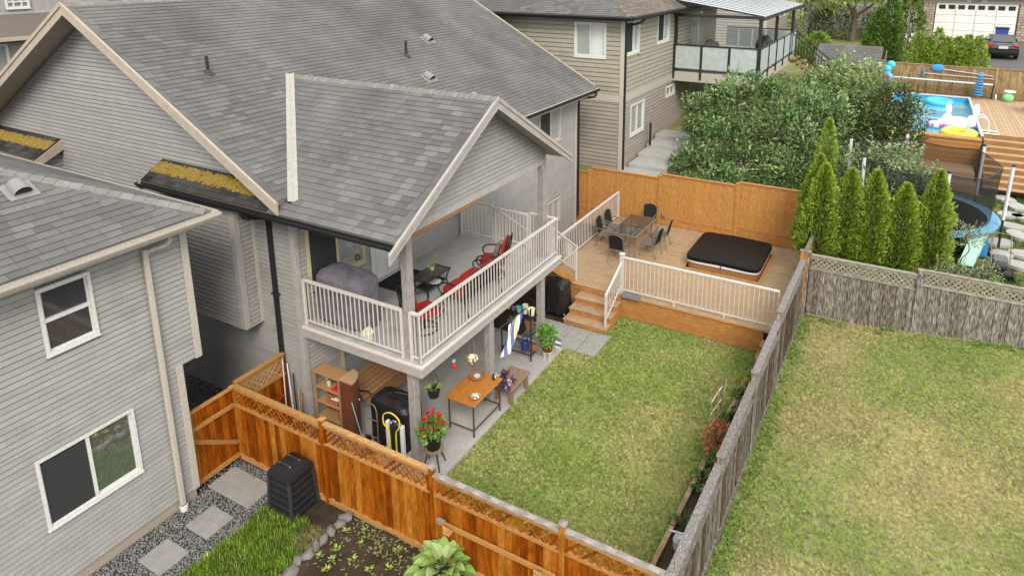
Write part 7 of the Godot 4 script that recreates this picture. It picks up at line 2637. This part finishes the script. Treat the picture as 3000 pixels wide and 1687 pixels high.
func build_planter() -> void:
	var p := thing("raised_planter", "timber-edged planting strip along the weathered fence", "planter")
	var a := V(7.6, 0, -2.92)
	var b := V(16.25, 0, -2.62)
	for i in 4:
		var k0 := i / 4.0
		var k1 := (i + 1) / 4.0
		bar(p, "edging_timber", a.lerp(b, k0 + .002) + V(0, .1, 0), a.lerp(b, k1 - .002) + V(0, .1, 0), .09, .22, M.timber)
	bar(p, "end_timber", V(7.58, .1, -2.9), V(7.58, .1, -2.3), .09, .22, M.timber)
	bar(p, "soil", a + V(0, .04, .36), b + V(0, .04, .3), .62, .2, M.earth)
	cs(p, "end_block", V(16.0, .1, -2.62), V(16.36, .42, -2.5), M.timber)
	var g := Geo.new()
	var o := thing("barberry_bush", "rusty red barberry bush in the raised planter", "shrub", V(12.1, .14, -2.66))
	crown(g, V(0, .3, 0), V(.36, .26, .3), 90, 10, .06, [Color(.34, .13, .06), Color(.42, .20, .09), Color(.26, .09, .05), Color(.36, .05, .05)], .09)
	geo(o, "leaves", g, M.leaf)
	g = Geo.new()
	for k in 12:
		var d := rdir(); d.y = absf(d.y) + .4
		g.tube([Vector3.ZERO, d.normalized() * .45], .008, .003, 5)
	geo(o, "stems", g, M.bark)
	o = thing("plant_trellis", "leaning wooden trellis with dead stems behind the red bush", "trellis", V(12.5, .14, -2.8))
	for k in 3:
		tube(o, "stake", [V(.1 * k, 0, .02), V(-.16 + .26 * k, 1.0 + .1 * k, -.12 + .1 * k)], .012, M.tan_wood)
	for k in 3:
		tube(o, "cross_bar", [V(-.14 + .02 * k, .3 + .28 * k, -.1), V(.34, .36 + .32 * k, .0)], .009, M.white_clay)
	g = Geo.new()
	for k in 14:
		var d := V(rnd(-.4, .4), 1, rnd(-.25, .25)).normalized()
		g.tube([V(.1, 0, 0), V(.1, 0, 0) + d * rnd(.5, 1.1)], .005, .002, 4)
	geo(o, "dead_stems", g, M.bark)
	o = thing("wire_basket", "dark twig basket standing in the raised planter", "basket", V(13.35, .14, -2.55))
	pot(o, "basket", Vector3.ZERO, .14, .18, M.rust_metal)
	tube(o, "handle", curve_pts([V(-.13, .16, 0), V(-.08, .34, 0), V(.08, .34, 0), V(.13, .16, 0)], 4), .012, M.bench_wood)
	o = thing("conifer_sprig", "bright yellow-green dwarf conifer at the fence post", "shrub", V(14.45, .14, -2.5))
	g = Geo.new()
	crown(g, V(0, .24, 0), V(.2, .24, .2), 40, 9, .07, [Color(.28, .30, .03), Color(.2, .24, .03)], .06)
	geo(o, "leaves", g, M.leaf)
	o = thing("grassy_plant", "tufted grassy plant in the raised planter's bare end", "plant", V(9.95, .14, -2.68))
	g = Geo.new()
	for k in 90:
		var an := rnd(0, TAU)
		g.tint = Color(.15, .24, .08) * rnd(.7, 1.3)
		leaf(g, V(cos(an) * .06, 0, sin(an) * .06), V(cos(an), rnd(.6, 2.0), sin(an)).normalized(), Vector3.RIGHT, rnd(.15, .34), .016, .05)
	geo(o, "leaves", g, M.leaf)
	o = thing("tulip", "single red tulip between the planter shrubs", "flower", V(11.35, .14, -2.52))
	tube(o, "stem", [Vector3.ZERO, V(.01, .3, 0)], .006, M.toy_green)
	g = Geo.new()
	g.blob(V(.01, .33, 0), V(.03, .045, .03))
	geo(o, "petals", g, M.red_gloss)
	var fol := [["low leafy green plant beside the red tulip", 11.0, .26], ["broad-leaved green plant below the twig basket", 12.95, .22], ["dark leafy plant near the dwarf conifer", 14.0, .2], ["soft green plant at the planter's deck end", 15.2, .22], ["small leafy plant under the barberry bush", 11.7, .18]]
	for q in fol:
		o = thing("planter_plant", q[0], "plant", V(q[1], .14, -2.58))
		g = Geo.new()
		crown(g, V(0, .12, 0), V(q[2] * 1.2, .13, q[2]), 30, 8, .075, [Color(.08, .15, .045), Color(.13, .22, .06)], .06)
		geo(o, "leaves", g, M.leaf)
	o = thing("watering_jug", "pale blue watering jug lying in the planter soil", "watering can", V(9.42, .14, -2.62))
	lathe(o, "body", Vector3.ZERO, [Vector2(0, 0), Vector2(.09, 0), Vector2(.1, .16), Vector2(.07, .24), Vector2(.06, .24), Vector2(0, .2)], M.foam_grey, 16)
	tube(o, "handle", [V(-.02, .3, -.16), V(.02, .3, .12)], .018, M.foam_grey)
	tube(o, "spout", [V(0, .1, .08), V(.05, .26, .2)], .018, M.foam_grey)
	o = thing("stone_block", "pale square block in the planter's end corner", "block", V(8.5, .14, -2.5), .3)
	cs(o, "block", V(-.14, 0, -.1), V(.14, .18, .1), M.paver, .015)

# ---------------------------------------------------------------- trampoline garden
func build_back_garden() -> void:
	var Y := 1.45
	var c := thing("trampoline", "round trampoline with blue pad and black safety net", "trampoline", V(23.45, Y, .78))
	var R := 2.13
	var h := .85
	var g := Geo.new()
	g.lathe(V(0, h, 0), [Vector2(0, -.03), Vector2(R * .5, -.025), Vector2(R * .91, .0)], 36)
	for i in g.n.size():
		g.n[i] = V(0, 1, 0)
	geo(c, "jumping_mat", g, M.mat_grey)
	g = Geo.new()
	g.lathe(V(0, h, 0), [Vector2(R * 1.05, -.05), Vector2(R * 1.05, .01), Vector2(R * 1.02, .035), Vector2(R * .89, .03), Vector2(R * .89, .0)], 40)
	geo(c, "edge_pad", g, M.pad_blue)
	tube(c, "rim_frame", ring_pts(V(0, h - .06, 0), R * 1.02, 32), .03, M.steel, -1, 7, true)
	for k in 6:
		var a := TAU * k / 6 + 1.85
		var d := V(cos(a), 0, sin(a))
		tube(c, "leg", [d * R + V(0, h - .06, 0), d * R, d * R * .8], .025, M.steel)
		var p := sub(c, "net_pole")
		tube(p, "lower_sleeve", [d * R * 1.08 + V(0, .2, 0), d * R * 1.08 + V(0, 1.1, 0)], .035, M.black_metal)
		tube(p, "foam_sleeve", [d * R * 1.08 + V(0, 1.1, 0), d * R * 1.1 + V(0, 2.75, 0)], .05, M.foam_grey)
		g = Geo.new(); g.blob(d * R * 1.1 + V(0, 2.8, 0), V(.06, .05, .06), null, 0, 8, 6)
		geo(p, "cap", g, M.black_metal)
	g = Geo.new()
	for i in 60:
		var a := TAU * i / 60
		var b := TAU * (i + 1) / 60
		var sag := func(q: float) -> float: return 2.68 - .16 * absf(sin((q - 1.85) * 3.0))
		var rw := R * .92
		g.quad(V(cos(a) * rw, h, sin(a) * rw), V(cos(a) * rw * 1.06, sag.call(a), sin(a) * rw * 1.06), V(cos(b) * rw * 1.06, sag.call(b), sin(b) * rw * 1.06), V(cos(b) * rw, h, sin(b) * rw))
	geo(c, "safety_net", g, M.net)
	var top := []
	for i in 60:
		var a := TAU * i / 60
		top.append(V(cos(a) * R * .975, 2.68 - .16 * absf(sin((a - 1.85) * 3.0)), sin(a) * R * .975))
	tube(c, "net_cord", top, .015, M.black_metal, -1, 5, true)
	c = thing("toy_slide", "mint green child's slide with blue steps in the garden", "slide", V(21.75, Y, 2.25))
	g = Geo.new()
	var prev := []
	for i in 11:
		var k := i / 10.0
		var ctr := V(-.5 + 1.0 * k, .06 + .8 * pow(k, 1.2), -.15 + .35 * k)
		var row := [ctr + V(-.06, .1, -.22), ctr + V(0, 0, -.18), ctr + V(0, 0, .18), ctr + V(.06, .1, .22)]
		if i > 0:
			for j in 3:
				g.quad(prev[j], prev[j + 1], row[j + 1], row[j])
		prev = row
	geo(c, "chute", g, M.mint_slide)
	for k in 3:
		cs(c, "step", V(.52 + k * .14, .0, .0), V(.62 + k * .14, .66 - k * .22, .42), M.toy_blue, .02)
	c = thing("lawn_mower", "black lawn mower with folded chrome handle by the fence", "lawn mower", V(21.0, Y, 2.9))
	cs(c, "deck_housing", V(-.3, .1, -.25), V(.32, .25, .25), M.black_plastic, .06)
	cs(c, "engine", V(-.12, .25, -.14), V(.16, .42, .14), M.dark_plastic, .04)
	for k in [[-1, -1], [1, -1], [1, 1], [-1, 1]]:
		tube(c, "wheel", [V(k[0] * .26, .11, k[1] * .27), V(k[0] * .26, .11, k[1] * .32)], .11, M.black_plastic, -1, 14)
	tube(c, "handle", curve_pts([V(.2, .25, -.22), V(.75, .85, -.24), V(.85, .98, -.2), V(.85, .98, .2), V(.75, .85, .24), V(.2, .25, .22)], 4), .015, M.bronze)
	cs(c, "grass_bag", V(.32, .15, -.2), V(.7, .42, .2), M.tarp, .05)
	var stn := [[1560, 460], [1640, 510], [1590, 570], [1600, 650], [1640, 710], [1520, 770], [1530, 855], [1680, 850], [1670, 930], [1700, 590]]
	for q in stn:
		var p := ony(2300 + q[0] * .4142, 400 + q[1] * .4142, 1.46)
		var o := thing("stepping_stone", "flat grey stepping stone set in the trampoline garden grass", "stepping stone", p, rnd(0, 3), "stepping stones in the trampoline garden")
		g = Geo.new()
		var nn := FastNoiseLite.new()
		nn.seed = int(q[0])
		var poly := []
		for i in 14:
			var a := TAU * i / 14
			var r := .36 * (1 + .25 * nn.get_noise_2d(cos(a) * 60, sin(a) * 60))
			poly.append(Vector2(cos(a) * r * 1.15, sin(a) * r * .8))
		g.prism(PackedVector2Array(poly), V(0, .06, 0), Vector3.RIGHT, V(0, 0, 1), .12)
		geo(o, "slab", g, M.concrete)

func build_trees() -> void:
	var green := [Color(.115, .195, .065), Color(.155, .25, .09), Color(.08, .14, .05), Color(.24, .33, .15)]
	var P := func(px: float, py: float, x: float) -> Vector3: return onx(px, py, x)
	var base := V(26.6, 1.75, -4.9)
	var bl := []
	for q in [[2110, 420, 26.0, 1.25, 70], [2180, 320, 26.8, 1.5, 95], [2310, 335, 27.5, 1.5, 95], [2290, 420, 26.4, 1.5, 95], [2060, 340, 26.5, .9, 40], [2170, 500, 25.2, 1.0, 60], [2300, 520, 25.0, .9, 50], [2395, 360, 27.0, 1.3, 70], [2035, 490, 25.0, .85, 50], [2110, 540, 24.3, .7, 40], [2420, 480, 25.6, .9, 50]]:
		bl.append([P.call(q[0], q[1], q[2]), Vector3.ONE * q[3], q[4], .36])
	tree("leafy_tree", "dense broad leafy tree crowding the tan house stairs", "tree", base, bl, .17, 24, green, .16)
	base = V(29.0, 2.2, -2.6)
	bl = []
	for q in [[2495, 250, 29.5, 1.15, 60], [2440, 315, 29.0, 1.3, 70], [2540, 290, 29.2, 1.2, 70], [2500, 380, 28.4, 1.2, 70], [2425, 265, 30.0, 1.0, 50], [2560, 380, 28.6, .9, 45]]:
		bl.append([P.call(q[0], q[1], q[2]), Vector3.ONE * q[3], q[4], .36])
	tree("leafy_tree", "pale olive-green tree between the tan house and pool", "tree", base, bl, .17, 22, [Color(.19, .27, .095), Color(.27, .35, .15), Color(.13, .19, .07)], .13)
	base = V(27.6, 1.5, -.4)
	bl = []
	for q in [[2620, 300, 28.0, .75, 34], [2660, 330, 28.0, .7, 30], [2590, 370, 27.4, .7, 30], [2650, 400, 27.4, .6, 24]]:
		bl.append([P.call(q[0], q[1], q[2]), V(q[3], q[3] * .7, q[3]), q[4], .3])
	tree("young_maple", "young dark-leaved tree overhanging the blue pool", "tree", base, bl, .16, 16, [Color(.055, .085, .02), Color(.10, .125, .025), Color(.035, .06, .02)], .06)
	base = V(22.3, 1.45, -.4)
	bl = []
	for q in [[2560, 500, 22.6, .7, 50], [2620, 480, 22.8, .75, 50], [2540, 590, 22.0, .7, 45], [2640, 580, 22.2, .75, 55], [2680, 540, 22.6, .6, 40]]:
		bl.append([P.call(q[0], q[1], q[2]), Vector3.ONE * q[3], q[4], .28])
	tree("dogwood_shrub", "pale variegated shrub behind the small cypresses", "shrub", base, bl, .15, 14, [Color(.20, .27, .12), Color(.28, .34, .18), Color(.14, .20, .08)], .05)
	# small cypresses behind the lattice fence
	var tq := [["small cypress at the fence corner by the wooden deck", 20.1, -1.82, 2.85, .55], ["small cypress crowded against the corner one, set further back", 20.7, -2.05, 2.95, .5], ["small cypress, second in the row behind the lattice fence", 20.3, -1.12, 2.75, .54], ["small cypress, middle of the row behind the lattice fence", 20.3, -.46, 2.8, .52], ["small cypress next to the one shading the trampoline pad", 20.4, .32, 2.5, .53], ["small cypress, last of the row, in front of trampoline", 20.6, 1.1, 2.95, .48]]
	for q in tq:
		thuja(q[0], V(q[1], 1.42, q[2]), q[3], q[4], 9000, .10)
	thuja("slim dark cypress growing between leafy tree and pale shrub", V(24.0, 1.5, -2.2), 3.3, .4, 2600, .1, "")
	# feathery shrubs beside the mower
	var fe := [Color(.22, .27, .15), Color(.28, .32, .19), Color(.15, .2, .1)]
	for q in [["feathery pale shrub in front of the trampoline rim", 2830, 690, 20.6, .55], ["feathery low shrub between slide and lattice fence", 2790, 800, 20.0, .5], ["feathery pale shrub beside the lawn mower", 2890, 800, 20.3, .4]]:
		var c: Vector3 = P.call(q[1], q[2], q[3])
		var b := V(c.x, 1.42, c.z)
		tree("feathery_shrub", q[0], "shrub", b, [[c, V(q[4], q[4] * .45, q[4]), 46, .14]], .07, 12, fe, .025)
	thuja("tiny clipped conifer at the lattice fence beside the mower", V(19.5, 1.4, 2.55), .55, .2, 500, .06, "")

func build_grass() -> void:
	# blades in tufts
	var g := Geo.new()
	for k in 7:
		var a := TAU * k / 7 + .4
		var lean := V(cos(a), 1.6, sin(a)).normalized()
		var L := .045 + .012 * (k % 3)
		var p := V(cos(a), 0, sin(a)) * .018
		var s := V(-sin(a), 0, cos(a)) * .005
		g.tri(p - s, p + s, p + lean * L)
		g.tri(p + s, p - s, p + lean * L * .99)
	var m := g.mesh()
	var n := FastNoiseLite.new()
	n.seed = 8
	n.frequency = .35
	n.fractal_octaves = 4
	var xf := []
	var cl := []
	var add := func(p: Vector3, s: float, c: Color) -> void:
		xf.append(Transform3D(Basis(Vector3.UP, rnd(0, TAU)) * Basis.from_scale(V(s, s * rnd(.6, 1.5), s)), p))
		var k := rnd(.7, 1.25)
		var roll := rng.randf()
		if roll < .02: c = Color(.78, .76, .52)
		elif roll < .09: c = Color(.22, .32, .08)
		cl.append(Color(c.r * k, c.g * k, c.b * k))
	var grn := Color(.45, .58, .15)
	var dry := Color(.74, .66, .35)
	for i in 46000:
		var p := V(rnd(7.55, 16.36), -.01, rnd(-7.29, -2.72))
		var d := clampf(.26 + n.get_noise_2d(p.x * 1.1, p.z * 1.1) * 1.2 + .22 * sin((p.z + 4.6) * 1.5) + rnd(-.2, .2), 0, 1)
		add.call(p, rnd(.5, .95), grn.lerp(dry, d * .8))
	scatter("lawn_grass", "short green and yellowing grass of the fenced yard", m, M.grass_blade, xf, cl)
	xf.clear(); cl.clear()
	for i in 74000:
		var p := V(rnd(6.0, 18.7), 0, rnd(-2.05, 5.2))
		if not in_photo(p, 60): continue
		p.y = neighbour_y(p.x, p.z) + .002
		var d := clampf(.56 + n.get_noise_2d(p.x * .8 + 40, p.z * .8) * 1.5 + rnd(-.22, .22), 0, 1)
		if p.z < -1.7: d *= .4
		add.call(p, rnd(.5, .95), grn.lerp(dry, d * .9))
	scatter("lawn_grass", "dry tan-green grass beyond the weathered fence", m, M.grass_blade, xf, cl)
	xf.clear(); cl.clear()
	for i in 9000:
		var p := V(rnd(3.8, 6.85), -.01, rnd(-9.76, -8.3))
		if not in_photo(p, 80): continue
		if p.x > 6.3 and p.z > -8.95 + rnd(-.3, .3):
			if rng.randf() < .5: add.call(p, rnd(.7, 1.3), Color(.30, .33, .10).lerp(Color(.45, .36, .2), rng.randf()))
			continue
		add.call(p, rnd(1.2, 2.2), Color(.20, .34, .04).lerp(Color(.32, .44, .07), rng.randf()))
	scatter("lawn_grass", "lush bright green grass strip beside the gravel", m, M.grass_blade, xf, cl)
	xf.clear(); cl.clear()
	for i in 9000:
		var p := V(rnd(19.3, 30.5), 1.45, rnd(-2.0, 6.0))
		if not in_photo(p, 60): continue
		add.call(p, rnd(1.4, 2.4), Color(.09, .18, .03).lerp(Color(.16, .26, .04), rng.randf()))
	scatter("garden_grass", "deep green grass around the stepping stones", m, M.grass_blade, xf, cl)
	# weeds and long grass along the foot of the fences, and a bare patch of earth by the corner
	var w := Geo.new()
	for i in 1500:
		var p := V(rnd(7.6, 18.6), 0, -2.02 + absf(rng.randfn(0, .12)))
		p.z += .016 * (p.x - 9.9)
		if rng.randf() < .3: p = V(18.72 - absf(rng.randfn(0, .14)), 0, rnd(-1.8, 4.5))
		if n.get_noise_2d(p.x * 2.0, 90.0 + p.z * 2.0) < -.12: continue
		p.y = neighbour_y(p.x, p.z)
		for k in 5:
			var a := rnd(0, TAU)
			w.tint = Color(.17, .25, .06) * rnd(.6, 1.4)
			leaf(w, p, V(cos(a), rnd(.4, 1.8), sin(a)).normalized(), V(0, 1, .01), rnd(.05, .13), rnd(.015, .035), .15)
	for i in 500:
		var p := V(rnd(7.6, 16.2), 0, 0)
		p.z = -2.97 + (p.x - 7.6) * .034 - absf(rng.randfn(0, .05))
		for k in 4:
			var a := rnd(0, TAU)
			w.tint = Color(.24, .33, .07) * rnd(.6, 1.3)
			leaf(w, p, V(cos(a), rnd(.8, 2.2), sin(a)).normalized(), V(0, 1, .01), rnd(.05, .11), rnd(.01, .02), .1)
	var wo := geo(self, "fence_weeds", w, M.leaf)
	tag(wo, "leafy weeds and long grass along the fence foot", "", "", "stuff")
